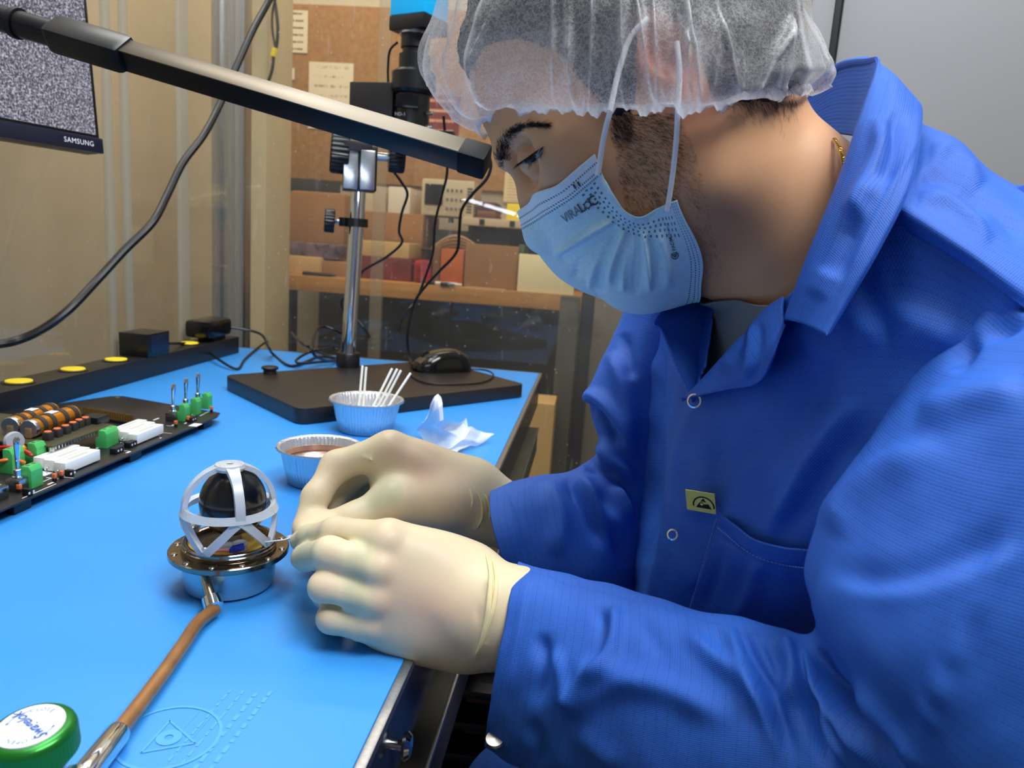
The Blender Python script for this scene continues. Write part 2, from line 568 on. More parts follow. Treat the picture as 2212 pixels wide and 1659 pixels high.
M['dark_item'] = mat('dark_grey_plastic', (46, 44, 42), 0.6)
M['grey_item'] = mat('grey_bag', (112, 106, 96), 0.6)
M['cabinet'] = mat('grey_cabinet_paint', (146, 147, 149), 0.35, var=0.03, vscale=2)
M['olive'] = mat('olive_grey_panel', (74, 70, 58), 0.6, var=0.1, vscale=5)


def acrylic(name, dust=0.0):
    """clear acrylic sheet: see-through with Fresnel reflection, scratches and dust specks on its face"""
    t = NT(name); t.n.remove(t.b)
    tr = t.add('ShaderNodeBsdfTransparent'); tr.inputs[0].default_value = (0.93, 0.93, 0.91, 1)
    gl = t.add('ShaderNodeBsdfGlossy'); gl.inputs['Roughness'].default_value = 0.012
    fr = t.add('ShaderNodeFresnel'); fr.inputs['IOR'].default_value = 1.52
    gm = t.add('ShaderNodeNewGeometry'); fq = t.math('MULTIPLY', fr.outputs[0], t.math('SUBTRACT', 1.0, gm.outputs['Backfacing']))
    m1 = t.add('ShaderNodeMixShader'); t.link(fq, m1.inputs[0]); t.link(tr.outputs[0], m1.inputs[1]); t.link(gl.outputs[0], m1.inputs[2])
    df = t.add('ShaderNodeBsdfDiffuse'); df.inputs[0].default_value = (0.75, 0.72, 0.66, 1)
    v = t.coord('Object')
    vo = t.add('ShaderNodeTexVoronoi'); vo.inputs['Scale'].default_value = 55; t.link(v, vo.inputs['Vector'])
    sp = t.math('LESS_THAN', vo.outputs['Distance'], 0.09)
    rnd = t.add('ShaderNodeSeparateColor'); t.link(vo.outputs['Color'], rnd.inputs[0])
    sp = t.math('MULTIPLY', sp, t.math('GREATER_THAN', rnd.outputs[0], 0.45))
    v2 = t.coord('Object', (9, 9, 1.2), (0.2, 0.5, 0))
    sc = t.noise(v2, 6, 6, 0.65)
    scm = t.math('MULTIPLY', t.math('GREATER_THAN', sc, 0.66), 0.22)
    hz = t.math('MULTIPLY', t.noise(v, 3.0, 4), 0.10)
    f = t.math('MULTIPLY', t.math('MAXIMUM', t.math('MAXIMUM', t.math('MULTIPLY', sp, 0.55), scm), hz), dust)
    m2 = t.add('ShaderNodeMixShader'); t.link(f, m2.inputs[0]); t.link(m1.outputs[0], m2.inputs[1]); t.link(df.outputs[0], m2.inputs[2])
    t.link(m2.outputs[0], t.out.inputs[0]); return t.m


M['acrylic'] = acrylic('clear_acrylic', 0.55)
M['acrylic_left'] = acrylic('clear_acrylic_left', 0.35)
M['frosted'] = mat('frosted_acrylic_strip', (176, 170, 150), 0.45, alpha=0.55)

# ------------------------------------------------------------------ setting
FZ = -0.9
struct('floor', MB().box((0.2, 1.0, FZ - 0.03), (4.4, 6.0, 0.06)), M['floor'])
struct('ceiling', MB().box((0.2, 1.0, 2.03), (4.4, 6.0, 0.06)), M['ceiling'])
struct('wall_back', MB().box((0.2, 2.82, 0.55), (3.6, 0.1, 2.9)), M['wall'])
struct('wall_left', MB().box((-1.65, 0.9, 0.55), (0.1, 3.9, 2.9)), M['wall'])
struct('wall_right', MB().box((2.05, 0.9, 0.55), (0.1, 3.9, 2.9)), M['wall'])
struct('trim_column', MB().box((-0.905, 1.97, 0.55), (0.11, 0.16, 2.9), bev=0.004), mat('column_paint', (206, 188, 148), 0.7, var=0.03))

# ------------------------------------------------------------------ bench, mat, rail
TX, TY0, TY1 = -0.092, -0.02, 1.506
bench = thing('workbench', 'workbench with dark steel frame and metal edge strip under the blue mat', 'workbench', (-0.42, 0.75, FZ))
MB().box((-0.435, 0.743, -0.022), (0.676, 1.526, 0.036), bev=0.002).build('bench_top', M['steel_dark'], bench)
fascia = MB().box((TX - 0.006, 0.743, -0.035), (0.012, 1.53, 0.066), bev=0.0015).build('fascia', mat('fascia_dark', (38, 40, 50), 0.25, 0.4), bench)
MB().box((TX + 0.001, 0.743, -0.0035), (0.006, 1.532, 0.006), bev=0.0012).build('edge_strip', M['alu'], bench)
tag(MB().box((-0.43, TY1 + 0.004, -0.02), (0.68, 0.006, 0.04), bev=0.001).build('end_strip', mat('bench_end', (92, 84, 74), 0.35, 0.6), bench))
MB().box((TX + 0.0007, 0.2, -0.045), (0.0014, 0.25, 0.006)).build('slot', mat('slot_grey', (84, 84, 88), 0.4, 0.5), fascia)
bolt = MB().lathe([(0, 0), (0.003, 0), (0.003, 0.006), (0.0075, 0.007), (0.0082, 0.009), (0.006, 0.0115), (0, 0.0125)],
                  atx(846, 1607, TX), (1, 0, 0), 24).build('bolt', M['chrome'], bench)
for y in (0.06, 1.42):
    for x in (-0.70, -0.15):
        MB().box((x, y, -0.48), (0.05, 0.05, 0.84), bev=0.003).build('leg', M['steel_dark'], bench)
MB().box((-0.112, 0.74, -0.125), (0.056, 1.42, 0.05), bev=0.002).build('side_rail', M['olive'], bench)
MB().box((-0.0838, 0.74, -0.1025), (0.003, 1.42, 0.005), bev=0.0006).build('rail_edge', M['alu'], bench)
MB().box((-0.70, 0.74, -0.10), (0.03, 1.3, 0.05), bev=0.003).build('side_rail', M['steel_dark'], bench)
MB().box((-0.46, 0.74, -0.55), (0.50, 1.3, 0.02), bev=0.003).build('lower_shelf', mat('lower_shelf', (70, 66, 58), 0.5), bench)


def esd_mat():
    t = NT('blue_mat'); v = t.coord('Object')
    c = lin((54, 143, 222)); n = t.noise(v, 5, 3)
    base = t.ramp(n, [(0.3, tuple(x * 0.96 for x in c)), (0.7, tuple(x * 1.04 for x in c))])
    # pale scuffs, a few thin and long
    v2 = t.coord('Object', (6, 40, 1), (0, 0, 0.5))
    s = t.math('MULTIPLY', t.math('GREATER_THAN', t.noise(v2, 4, 5, 0.7), 0.735), 0.25)
    base = t.mix(s, base, lin((120, 185, 240)))
    t.link(base, t.b.inputs['Base Color']); t.b.inputs['Roughness'].default_value = 0.42
    t.b.inputs['Specular IOR Level'].default_value = 0.4
    t.bump(t.noise(v, 1200, 2), 0.08, 0.0002); return t.m


bm_ = MB().box((-0.4315, 0.743, -0.002), (0.675, 1.524, 0.004), bev=0.0012)
blue_mat = tag(bm_.build('bench_mat', esd_mat()), 'smooth bright blue anti-static mat covering the bench top', 'mat')
# faint worn print on the mat near the front edge: a round emblem and rows of lettering
ghost = mat('worn_print', (76, 160, 230), 0.5)


def ring_flat(c, r, w, seg=48, a0=0, a1=2 * PI, M4=None):
    vs = []; fs = []
    for k in range(seg + 1):
        a = a0 + (a1 - a0) * k / seg
        for rr in (r - w / 2, r + w / 2):
            vs.append(Vector((c[0] + rr * math.cos(a), c[1] + rr * math.sin(a), 0)))
    for k in range(seg):
        fs.append((2 * k, 2 * k + 1, 2 * k + 3, 2 * k + 2))
    return [(M4 @ v if M4 else v) for v in vs], fs


pc = atz(365, 1590, 0.00036)
Mp = frame(pc, (1, 0.55, 0), (-0.55, 1, 0))
g = MB(); g.add(*ring_flat((0, 0), 0.024, 0.0016, M4=Mp))
for a, b in (((-.012, -.009), (.012, -.009)), ((.012, -.009), (0, .013)), ((0, .013), (-.012, -.009))):
    p, q = Vector((*a, 0)), Vector((*b, 0)); n_ = (q - p).normalized().cross(Vector((0, 0, 1))) * .0006
    g.add([Mp @ (p + n_), Mp @ (q + n_), Mp @ (q - n_), Mp @ (p - n_)], [(0, 1, 2, 3)])
g.add(*ring_flat((0, -.001), 0.004, 0.004, M4=Mp))
g.build('worn_emblem', ghost, blue_mat, smooth=False)
g = MB(); rr_ = random.Random(3)
dirv = (atz(470, 1659, .00022) - atz(600, 1490, .00022)); dl = dirv.length; dirv.normalize(); side = Vector((-dirv.y, dirv.x, 0))
for row in range(4):
    x = rr_.uniform(0, .01)
    while x < dl:
        w = rr_.uniform(.002, .006)
        p = atz(600, 1490, .00022) + dirv * x + side * (-.007 * row - .004); h = .0022 if row < 2 else .0012
        g.add([p, p + dirv * w, p + dirv * w + side * h, p + side * h], [(0, 1, 2, 3)]); x += w + rr_.uniform(.001, .003)
for k in range(2):
    p = atz(470, 1530, .00022) + side * (-.008 * k); g.add([p, p + dirv * .035, p + dirv * .035 + side * .0004, p + side * .0004], [(0, 1, 2, 3)])
g.build('worn_lettering', ghost, blue_mat, smooth=False)

rail = thing('power_strip', 'long black power strip with yellow outlet covers along the mat', 'power strip', (-0.725, 0.95, 0))
RY0, RY1 = 0.45, 1.438
MB().box((-0.7245, (RY0 + RY1) / 2, 0.0167), (0.049, RY1 - RY0, 0.0333), bev=0.0016).build('housing', M['strip'], rail)
for (px, py) in ((44, 825), (153, 798), (245, 777), (397, 741)):
    c = atz(px, py, 0.0345)
    MB().lathe([(0, 0), (0.0195, 0), (0.0195, 0.0016), (0.016, 0.0026), (0, 0.0026)], (-0.7245, c.y, 0.0328), seg=36).build('outlet_rim', M['black'], rail)
    MB().lathe([(0, 0), (0.0158, 0), (0.0152, 0.0013), (0, 0.0013)], (-0.7245, c.y, 0.0353), seg=36).build('outlet_cover', M['yellow'], rail)

# two adapters plugged into the strip
c = atz(335, 765, 0.0334)
ad = thing('power_adapter', 'square black power adapter plugged into the strip beside a yellow cover', 'adapter', (-0.7245, c.y, 0.0334))
MB().box((-0.7245, c.y - .008, 0.0334 + 0.019), (0.05, 0.062, 0.038), bev=0.0015).build('housing', M['black_satin'], ad)
MB().box((-0.6992, c.y - .006, 0.0334 + 0.02), (0.0012, 0.05, 0.028), bev=0.0004).build('label_plate', mat('adapter_label', (22, 30, 52), 0.3), ad)
c2 = atz(462, 715, 0.045)
ad2 = thing('power_adapter', 'rounded black power adapter at the far end of the strip', 'adapter', (-0.7245, 1.375, 0.0334))
MB().box((-0.7245, 1.375, 0.0334 + 0.005), (0.03, 0.05, 0.01), bev=0.001).build('plug_base', M['black'], ad2)
MB().box((-0.7225, 1.36, 0.0334 + 0.0245), (0.05, 0.092, 0.034), bev=0.010).build('housing', M['black_gloss'], ad2)

# ------------------------------------------------------------------ acrylic enclosure
tag(MB().box((-0.775, 0.85, 0.55), (0.006, 1.37, 1.18)).build('acrylic_screen', M['acrylic_left']), 'clear acrylic side screen standing behind the black power strip', 'screen')
bs = tag(MB().box((-0.25, 1.572, 0.28), (1.0, 0.006, 1.9)).build('acrylic_screen', M['acrylic']), 'clear dusty scratched acrylic back screen behind the microscope', 'screen')
for x0 in (238, 275, 396):
    a = atx(x0, 500, -0.768); wdt = {238: 0.014, 275: 0.014, 396: 0.03}[x0]
    tag(MB().box((-0.7675, a.y, 0.55), (0.008, wdt, 1.18), bev=0.001).build('screen_batten', M['frosted']),
        {238: 'narrow frosted batten nearest the monitor on the side screen', 275: 'narrow frosted batten of the pair, next to the wider one',
         396: 'wide frosted batten beside the aluminium corner post'}[x0], 'batten')
post = thing('corner_post', 'aluminium profile post at the corner of the clear screens', 'post', (-0.795, 1.575, FZ))
pm = MB(); pm.box((-0.795, 1.60, 0.15), (0.072, 0.03, 2.1), bev=0.003); pm.build('profile', M['alu'], post)
for dx in (-0.026, 0.026):
    MB().box((-0.795 + dx, 1.582, 0.15), (0.02, 0.01, 2.1), bev=0.002).build('rib', M['alu'], post)
sp = aty(788, 470, 1.56)
tag(MB().box((aty(818, 520, 1.585).x, 1.581, 0.30), (0.026, 0.012, 1.7), bev=0.001).build('screen_batten', mat('clear_batten', (176, 156, 122), 0.3, alpha=0.25)),
    'clear batten on the back screen just beyond the microscope pole', 'batten')
tag(MB().box((aty(300, 10, 1.3).x - 0.18, 1.2, 1.00), (0.004, 0.22, 0.45)).build('wall_notice', mat('pale_pink_paper', (228, 214, 206), 0.8)),
    'pale sheet of paper hanging above the side screen', 'paper')

# ------------------------------------------------------------------ room beyond the screen


def bb(name, label, cat, x0, y0, x1, y1, Y, dep, m, group=None, bev=0.003, rest=None):
    """box thing whose front face, at distance Y, spans those corners; returns its front frame too"""
    a = aty((x0 + x1) / 2, y0, Y); b = aty((x0 + x1) / 2, y1, Y); l = aty(x0, (y0 + y1) / 2, Y); r = aty(x1, (y0 + y1) / 2, Y)
    zb = b.z if rest is None else rest; w = r.x - l.x; h = a.z - zb
    o = thing(name, label, cat, ((l.x + r.x) / 2, Y + dep / 2, zb), group)
    MB().box(((l.x + r.x) / 2, Y + dep / 2, zb + h / 2), (w, dep, h), bev=min(bev, h * .2)).build('body', m, o)
    return o, (l.x, r.x, zb, zb + h)


SHZ = 0.1235
shelf = thing('wall_bench', 'orange wooden bench full of boxes behind the clear screen', 'bench', (-0.7, 2.45, FZ))
MB().box((-0.505, 2.45, 0.101), (0.95, 0.6, 0.045), bev=0.003).build('worktop', M['board_wood'], shelf)
MB().box((-0.505, 2.62, -0.42), (0.93, 0.03, 0.99)).build('back_panel', M['olive'], shelf)
for x in (-0.94, -0.06):
    MB().box((x, 2.25, -0.41), (0.05, 0.05, 0.97), bev=0.003).build('leg', M['dark_item'], shelf)
up = thing('upper_shelf', 'cream steel shelf over the wooden bench carrying an oscilloscope', 'shelf', (-0.35, 2.5, SHZ))
a = aty(1030, 470, 2.36); uz = a.z
MB().box((-0.185, 2.56, uz - 0.012), (0.48, 0.38, 0.024), bev=0.002).build('deck', M['cream'], up)
MB().box((-0.185, 2.73, (SHZ + uz) / 2 - .012), (0.48, 0.02, uz - SHZ - .024)).build('back_panel', M['dark_item'], up)
for x in (-0.412, 0.04):
    MB().box((x, 2.6, (SHZ + uz - .024) / 2), (0.02, 0.25, uz - SHZ - .024)).build('side_panel', M['dark_item'], up)
for px in (973, 1040, 1106):
    q = aty(px, 482, 2.36)
    MB().box((q.x, 2.369, uz - 0.012), (0.016, 0.004, 0.018), bev=0.001).build('clip', M['black'], up)

cork = thing('cork_board', 'brown cork board on the far wall with notices pinned to it', 'board', (-0.75, 2.76, 0.45))
MB().box((-0.93, 2.757, 0.74), (0.50, 0.02, 0.60), bev=0.002).build('panel', M['cork'], cork)
MB().box((-0.33, 2.757, 0.74), (0.70, 0.02, 0.60), bev=0.002).build('panel', mat('cork_pale', (172, 128, 80), 0.9, var=0.14, vscale=60), cork)


def printed(name, paper, ink, nl, thr=0.5, head=False):
    """paper with rows of print drawn in its own generated coordinates"""
    t = NT(name); tc = t.add('ShaderNodeTexCoord'); sx = t.add('ShaderNodeSeparateXYZ'); t.link(tc.outputs['Generated'], sx.inputs[0])
    row = t.math('FRACT', t.math('MULTIPLY', sx.outputs['Z'], nl))
    inrow = t.math('MULTIPLY', t.math('GREATER_THAN', row, 0.38), t.math('LESS_THAN', row, 0.66))
    mp = t.add('ShaderNodeMapping'); mp.inputs['Scale'].default_value = (26, 1, nl); t.link(tc.outputs['Generated'], mp.inputs[0])
    nz = t.noise(mp.outputs[0], 1.2, 2)
    mk = t.math('MULTIPLY', inrow, t.math('GREATER_THAN', nz, thr))
    mk = t.math('MULTIPLY', mk, t.math('LESS_THAN', t.math('ABSOLUTE', t.math('SUBTRACT', sx.outputs['X'], 0.5)), 0.38))
    t.link(t.mix(mk, lin(paper), lin(ink)), t.b.inputs['Base Color']); t.b.inputs['Roughness'].default_value = 0.8
    return t.m


def notice(label, x0, y0, x1, y1, m, Y=2.744, cat='notice'):
    a = aty(x0, y0, Y); b = aty(x1, y1, Y)
    return tag(MB().box(((a.x + b.x) / 2, Y, (a.z + b.z) / 2), (b.x - a.x, 0.002, a.z - b.z)).build('pinned_notice', m), label, cat)


notice('white typed notice pinned high on the cork board by the column', 588, 20, 664, 115, printed('typed_page', (228, 214, 184), (120, 104, 80), 6, 0.42))
notice('white page with a few lines pinned mid cork board above the lamp bar', 668, 133, 760, 282, printed('page_lines', (230, 216, 186), (170, 150, 120), 7, 0.55))
notice('dark red poster with white lettering beside the microscope lens', 905, 205, 990, 296, printed('red_poster', (120, 26, 26), (214, 160, 120), 4, 0.40))
notice('cream page hanging beside the face above the yellow box', 1092, 358, 1150, 440, printed('cream_page', (226, 204, 160), (190, 160, 110), 12, 0.4))
notice('torn scrap of pale paper pinned beside the white page', 608, 146, 636, 172, M['paper'], cat='scrap')
bb('storage_bin', 'dark grey bin under the cork board at the column end', 'bin', 582, 384, 697, 412, 2.5, 0.18, M['dark_item'], rest=None)

# things on the wooden bench
bb('cardboard_box', 'big closed brown cardboard box left of the microscope pole', 'box', 624, 414, 744, 531, 2.40, 0.25, M['card'], bev=0.012, rest=SHZ + .0895)
bb('cardboard_box', 'flat light cardboard box at the front of the wooden bench', 'box', 589, 553, 690, 590, 2.19, 0.18, M['card_light'], rest=SHZ)
bb('cardboard_box', 'small brown box wedged behind the microscope pole', 'box', 696, 565, 752, 592, 2.21, 0.18, M['card'], rest=SHZ)
bb('cardboard_box', 'wide brown box under the cream drawers', 'box', 776, 459, 914, 530, 2.42, 0.25, M['card'], rest=SHZ + .1)
bb('cardboard_box', 'shallow light cardboard tray resting on the red carton', 'box', 772, 522, 884, 560, 2.24, 0.16, M['card_light'], rest=SHZ + .0675)
bb('carton', 'dark red printed carton on the wooden bench', 'box', 770, 556, 888, 608, 2.22, 0.19, mat('red_carton', (112, 34, 30), 0.5, var=0.35, vscale=26), rest=SHZ)
bb('drawer_unit', 'cream drawer box beside the microscope mount', 'drawers', 776, 402, 834, 458, 2.46, 0.2, M['cream'], rest=None)
bb('drawer_unit', 'cream drawer box next to the oscilloscope', 'drawers', 838, 404, 886, 462, 2.46, 0.2, M['paper'], rest=None)
bb('grey_pouch', 'grey padded pouch beside the big brown box', 'bag', 582, 416, 622, 512, 2.45, 0.12, M['grey_item'], bev=0.02, rest=SHZ + .10)
bb('parts_tray', 'dark tray carrying the grey pouch at the end of the wooden bench', 'tray', 582, 512, 622, 552, 2.40, 0.2, M['dark_item'], rest=SHZ)
bb('cardboard_box', 'low dark cardboard box under the big brown one', 'box', 624, 528, 760, 566, 2.39, 0.27, M['card_dark'], rest=SHZ)
bb('cardboard_box', 'dark cardboard box hidden behind the red carton', 'box', 780, 534, 910, 560, 2.44, 0.23, M['card_dark'], rest=SHZ)
o, r4 = bb('parts_bag', 'clear bag of mixed red and blue parts on the flat cardboard box', 'bag', 600, 524, 732, 556, 2.22, 0.12,
           mat('mixed_parts', (104, 84, 92), 0.25, var=0.8, vscale=38), bev=0.016, rest=SHZ + .048)
bb('cardboard_box', 'large taped cardboard box in the middle of the wooden bench', 'box', 1003, 529, 1118, 634, 2.19, 0.2, M['card'], rest=SHZ)
bb('bubble_pouch', 'strip of bubble wrap lying in front of the taped box', 'pouch', 1003, 622, 1092, 637, 2.165, 0.02, mat('bubble_wrap', (190, 168, 132), 0.3), bev=0.006, rest=SHZ)
bb('plastic_bin', 'orange plastic bin beside the taped cardboard box', 'bin', 951, 538, 1001, 612, 2.20, 0.16, mat('orange_bin', (196, 96, 26), 0.4, var=0.15), rest=SHZ)
bb('cardboard_box', 'narrow dark brown box beside the orange bin', 'box', 934, 534, 950, 609, 2.21, 0.16, M['card_dark'], rest=SHZ)
bb('snack_bag', 'red and white plastic bag on the wooden bench behind the cables', 'bag', 892, 562, 931, 608, 2.20, 0.08, mat('red_bag', (150, 36, 40), 0.35, var=0.7, vscale=30), bev=0.014, rest=SHZ)
bb('display_panel', 'bright cream board standing at the end of the wooden bench', 'board', 1118, 552, 1242, 648, 2.16, 0.012, mat('cream_board', (255, 232, 176), 0.6, var=0.02), rest=SHZ)
bb('folder', 'green folder standing behind the bright cream board', 'folder', 1119, 528, 1131, 600, 2.20, 0.15, mat('green_folder', (74, 92, 52), 0.6), rest=SHZ)
for k, (x0, y0, x1, y1, c_, lb) in enumerate(((925, 610, 998, 617, (226, 214, 196), 'white marker pen lying before the orange bin'),
                                          (955, 615, 985, 624, (70, 120, 140), 'teal pen lying before the orange bin'),
                                          (655, 594, 726, 602, (40, 30, 22), 'black tool lying before the flat cardboard box'))):
    a = aty(x0, (y0 + y1) / 2, 2.165); b = aty(x1, (y0 + y1) / 2, 2.165); a.z = b.z = SHZ + .0058
    pen = thing('marker_pen' if k < 2 else 'hand_tool', lb, 'pen' if k < 2 else 'tool', ((a.x + b.x) / 2, a.y - .02 * (k == 1), SHZ))
    a.y = b.y = a.y - .02 * (k == 1)
    MB().lathe([(0, 0), (0.0035, 0), (0.0055, .004), (0.0055, (b - a).length - .02), (0.003, (b - a).length), (0, (b - a).length)], a, b - a, 14).build('barrel', mat('pen_%d' % k, c_, 0.4), pen)
    MB().disc_cyl(a - (b - a).normalized() * .001, b - a, .0058, .022, 14).build('cap', M['black'], pen)
sk = thing('cable_coil', 'tan ribbon cables coiled on top of the orange bin', 'cable', tuple(aty(985, 530, 2.26)))
for j in range(4):
    pts = [aty(934 + 100 * t, 536 - 26 * math.sin(PI * t) * (1 - .18 * j) + 3 * j, 2.26) for t in np.linspace(0, 1, 9)]
    MB().tube(pts, 0.0045, 6).build('strand', mat('tan_wire_%d' % j, (170 - 18 * j, 130 - 16 * j, 84 - 12 * j), 0.6), sk)
bb('equipment_case', 'black equipment case standing in the dark bay under the shelf', 'case', 936, 500, 1100, 600, 2.45, 0.2, M['dark_item'], rest=SHZ)
# oscilloscope
o, (xl, xr, z0, z1) = bb('oscilloscope', 'cream oscilloscope with a dark screen on the upper shelf', 'oscilloscope', 910, 388, 1024, 466, 2.44, 0.16, M['cream'], bev=0.006, rest=uz)
MB().box((xl + (xr - xl) * .24, 2.437, z0 + (z1 - z0) * .58), ((xr - xl) * .34, 0.006, (z1 - z0) * .56), bev=0.002).build('screen', M['black_gloss'], o)
for i in range(4):
    for j in range(3):
        MB().disc_cyl((xl + (xr - xl) * (.50 + .085 * i), 2.441, z0 + (z1 - z0) * (.22 + .25 * j)), (0, -1, 0), .0042, .006, 10).build('knob', M['grey_item'], o)
for k in range(9):
    MB().box((xl + (xr - xl) * .92, 2.4385, z0 + (z1 - z0) * (.15 + .08 * k)), ((xr - xl) * .1, 0.004, .003)).build('vent', M['dark_item'], o)
zz = uz
for k, (c_, w, lb) in enumerate((((96, 54, 44), .064, 'bottom'), ((128, 84, 66), .06, 'second'), ((84, 50, 46), .066, 'third'), ((116, 66, 52), .058, 'top'))):
    a = aty(1052, 440, 2.45)
    tag(MB().box((a.x, 2.52, zz + .0068), (w, .14, .0132), bev=.0015).build('stacked_book', mat('book_%d' % k, c_, 0.6)), lb + ' reddish book of the pile beside the oscilloscope', 'book'); zz += .0136
bb('box_of_parts', 'yellow box standing on the upper shelf beside the mask', 'box', 1094, 440, 1128, 482, 2.44, 0.1, M['yellow'], rest=uz)
# beyond the bench end, low
bb('cardboard_box', 'cardboard box on the floor beyond the bench corner', 'box', 1108, 870, 1192, 1040, 1.80, 0.12, M['card_light'], rest=FZ)
bb('steel_upright', 'dark olive steel upright right of the floor box', 'post', 1194, 640, 1236, 1060, 1.95, 0.05, M['olive'], rest=FZ)
bb('steel_upright', 'black steel upright nearest the blue sleeve', 'post', 1240, 640, 1266, 1060, 2.0, 0.05, M['black'], rest=FZ)
bb('grey_cupboard', 'beige grey cupboard behind the blue sleeve', 'cupboard', 1268, 640, 1420, 1060, 2.1, 0.4, mat('beige_panel', (130, 122, 108), 0.6), rest=FZ)

# grey steel cabinet to the right
cb = thing('steel_cabinet', 'tall grey steel cabinet standing behind the blue coat', 'cabinet', (0.9, 1.5, FZ))
MB().box((0.95, 1.52, 0.42), (1.3, 0.5, 2.6), bev=0.004).build('body', M['cabinet'], cb)
MB().box((0.965, 1.262, 0.42), (1.26, 0.02, 2.56), bev=0.003).build('door', M['cabinet'], cb)
MB().box((0.327, 1.255, 0.42), (0.008, 0.012, 2.56)).build('door_gap', M['black'], cb)
MB().box((0.302, 1.25, 0.42), (0.034, 0.03, 2.6), bev=0.003).build('frame_edge', M['cabinet'], cb)

# wire crate under the bench edge
cr = thing('wire_crate', 'black wire crate with tan slats below the bench edge', 'crate', (0.02, 0.62, FZ))
base = atz(1030, 1560, -0.25)
for j in range(6):
    MB().box((base.x + .03, base.y + .04, -.18 - .035 * j), (.12, .2, .008), bev=.001).build('wire', M['black'], cr)
MB().box((base.x + .035, base.y + .05, -.27), (.09, .15, .24)).build('slat', M['card_dark'], cr)
for dx in (-.06, 0, .06):
    MB().box((base.x + .03 + dx, base.y - .062, -.535), (.012, .01, .73), bev=.001).build('upright', M['black'], cr)
# ------------------------------------------------------------------ things on the bench
ROT = lambda ax, a: Matrix.Rotation(a, 3, ax)

# ---- video microscope on its stand
ms = thing('video_microscope', 'video microscope with blue camera on a chrome pole and black base', 'microscope', (-0.36, 1.2, 0))
c3 = [Vector((-.559, 1.097)), Vector((-.366, .921)), Vector((-.098, 1.245)), Vector((-.291, 1.421))]


def round_poly(P, r, seg=5):
    out = []
    for i, p in enumerate(P):
        a = (P[i - 1] - p).normalized(); b = (P[(i + 1) % len(P)] - p).normalized()
        for k in range(seg + 1):
            t = k / seg; out.append(tuple((p + a * r) * (1 - t) ** 2 + p * 2 * t * (1 - t) + (p + b * r) * t ** 2))
    return out


MB().prism(round_poly(c3, .018), 0.0, 0.0225, bev=0.002).build('base_plate', M['base_paint'], ms)
PX, PY = -0.416, 1.266
MB().lathe([(0, .0225), (.0205, .0225), (.0205, .046), (.0195, .0475), (.0135, .0475)], (PX, PY, 0), seg=32).build('pole_socket', M['black_satin'], ms)
ztop = aty(779, 380, PY).z + .05
TL = Vector((.034, 0, 1)).normalized()
MB().lathe([(0, 0), (.0128, 0), (.0128, ztop - .046), (0, ztop - .046)], (PX, PY, .046), TL, seg=40).build('pole', M['chrome'], ms)
zr = aty(752, 480, PY).z; PX0 = PX; PX = PX0 + .034 * (zr - .046)
st = MB().lathe([(.0128, zr - .007), (.0195, zr - .007), (.0195, zr + .007), (.0128, zr + .007), (.0128, zr - .007)], (PX, PY, 0), seg=32)
st.box((PX - .021, PY, zr), (.014, .018, .015), bev=.001)
st = st.build('stop_collar', M['black_satin'], ms)
rip = lambda n, a: (lambda an, r, h: r * (1 + a * (1 if math.sin(n * an) > 0 else -1)) if r > .008 else r)


def knob(c, axis, r, h, parent, n=22):
    return MB().lathe([(0, 0), (r * .94, 0), (r, h * .1), (r, h * .9), (r * .92, h), (0, h)], c, axis, 88, rip(n, .025)).build('knob', M['black_satin'], parent)


kc = aty(733, 474, PY - .012)
MB().disc_cyl(Vector((PX - .026, PY - .004, zr)), (-1, -.15, 0), .004, .016, 14).build('screw', M['silver'], st)
knob(Vector((PX - .036, PY - .006, zr)), (-1, -.35, 0.05), .0195, .017, st)
# focus block
PX = PX0 + .034 * (ztop - .09 - .046)
fb = aty(782, 362, PY - .02)
bc = Vector((PX + .011, PY - .012, fb.z))
MB().box(bc + Vector((-.006, 0, -.002)), (.054, .060, .072), ROT('Z', .35), bev=.003).build('focus_block', M['black_satin'], ms)
for dx in (-.0165, .0115):
    MB().box(bc + Vector((.006 + dx, -.031 - .001, -.006)), (.023, .012, .062), ROT('Z', .35), bev=.002).build('dovetail', M['silver'], ms)
MB().box(bc + Vector((.0, -.030, .030)), (.045, .02, .016), ROT('Z', .35), bev=.002).build('pinion_housing', M['steel_dark'], ms)
k1 = aty(735, 330, PY - .03)
MB().disc_cyl(k1 + Vector((-.004, 0, 0)), (1, .35, 0), .007, .09, 16).build('pinion_shaft', M['silver'], ms)
knob(k1 + Vector((.014, .004, 0)), (-1, -.35, .05), .0335, .03, ms, 30)
knob(aty(840, 335, PY - .012), (1, .35, 0), .027, .026, ms, 30)
# arm bracket and lens column
LX = aty(893, 200, 1.215); lx, ly = LX.x, 1.215


def zat(py, px=893):
    return aty(px, py, ly).z


arm_c = aty(815, 225, 1.235)
MB().box((arm_c.x, 1.235, (zat(182) + zat(272)) / 2), (.075, .05, zat(182) - zat(272)), ROT('Z', -.15), bev=.003).build('arm_bracket', M['base_paint'], ms)
MB().lathe([(.0, zat(205)), (.030, zat(205)), (.0345, zat(198)), (.0345, zat(160)), (.030, zat(154)), (.0, zat(154))], (lx, ly, 0), seg=40).build('lens_holder', M['black_satin'], ms)
zoomring = MB().lathe([(0, zat(278)), (.026, zat(278)), (.0265, zat(274)), (.0265, zat(206)), (0, zat(206))], (lx, ly, 0), seg=40).build('zoom_body', M['black_satin'], ms)
MB().box((lx - .002, ly - .0255, zat(226)), (.036, .008, .020), bev=.002).build('zoom_window', M['black_gloss'], zoomring)
place_text('HD-100', .0075, frame((lx - .009, ly - .0262, zat(254)), (1, 0, 0), (0, 0, 1)), M['grey_print'], zoomring)
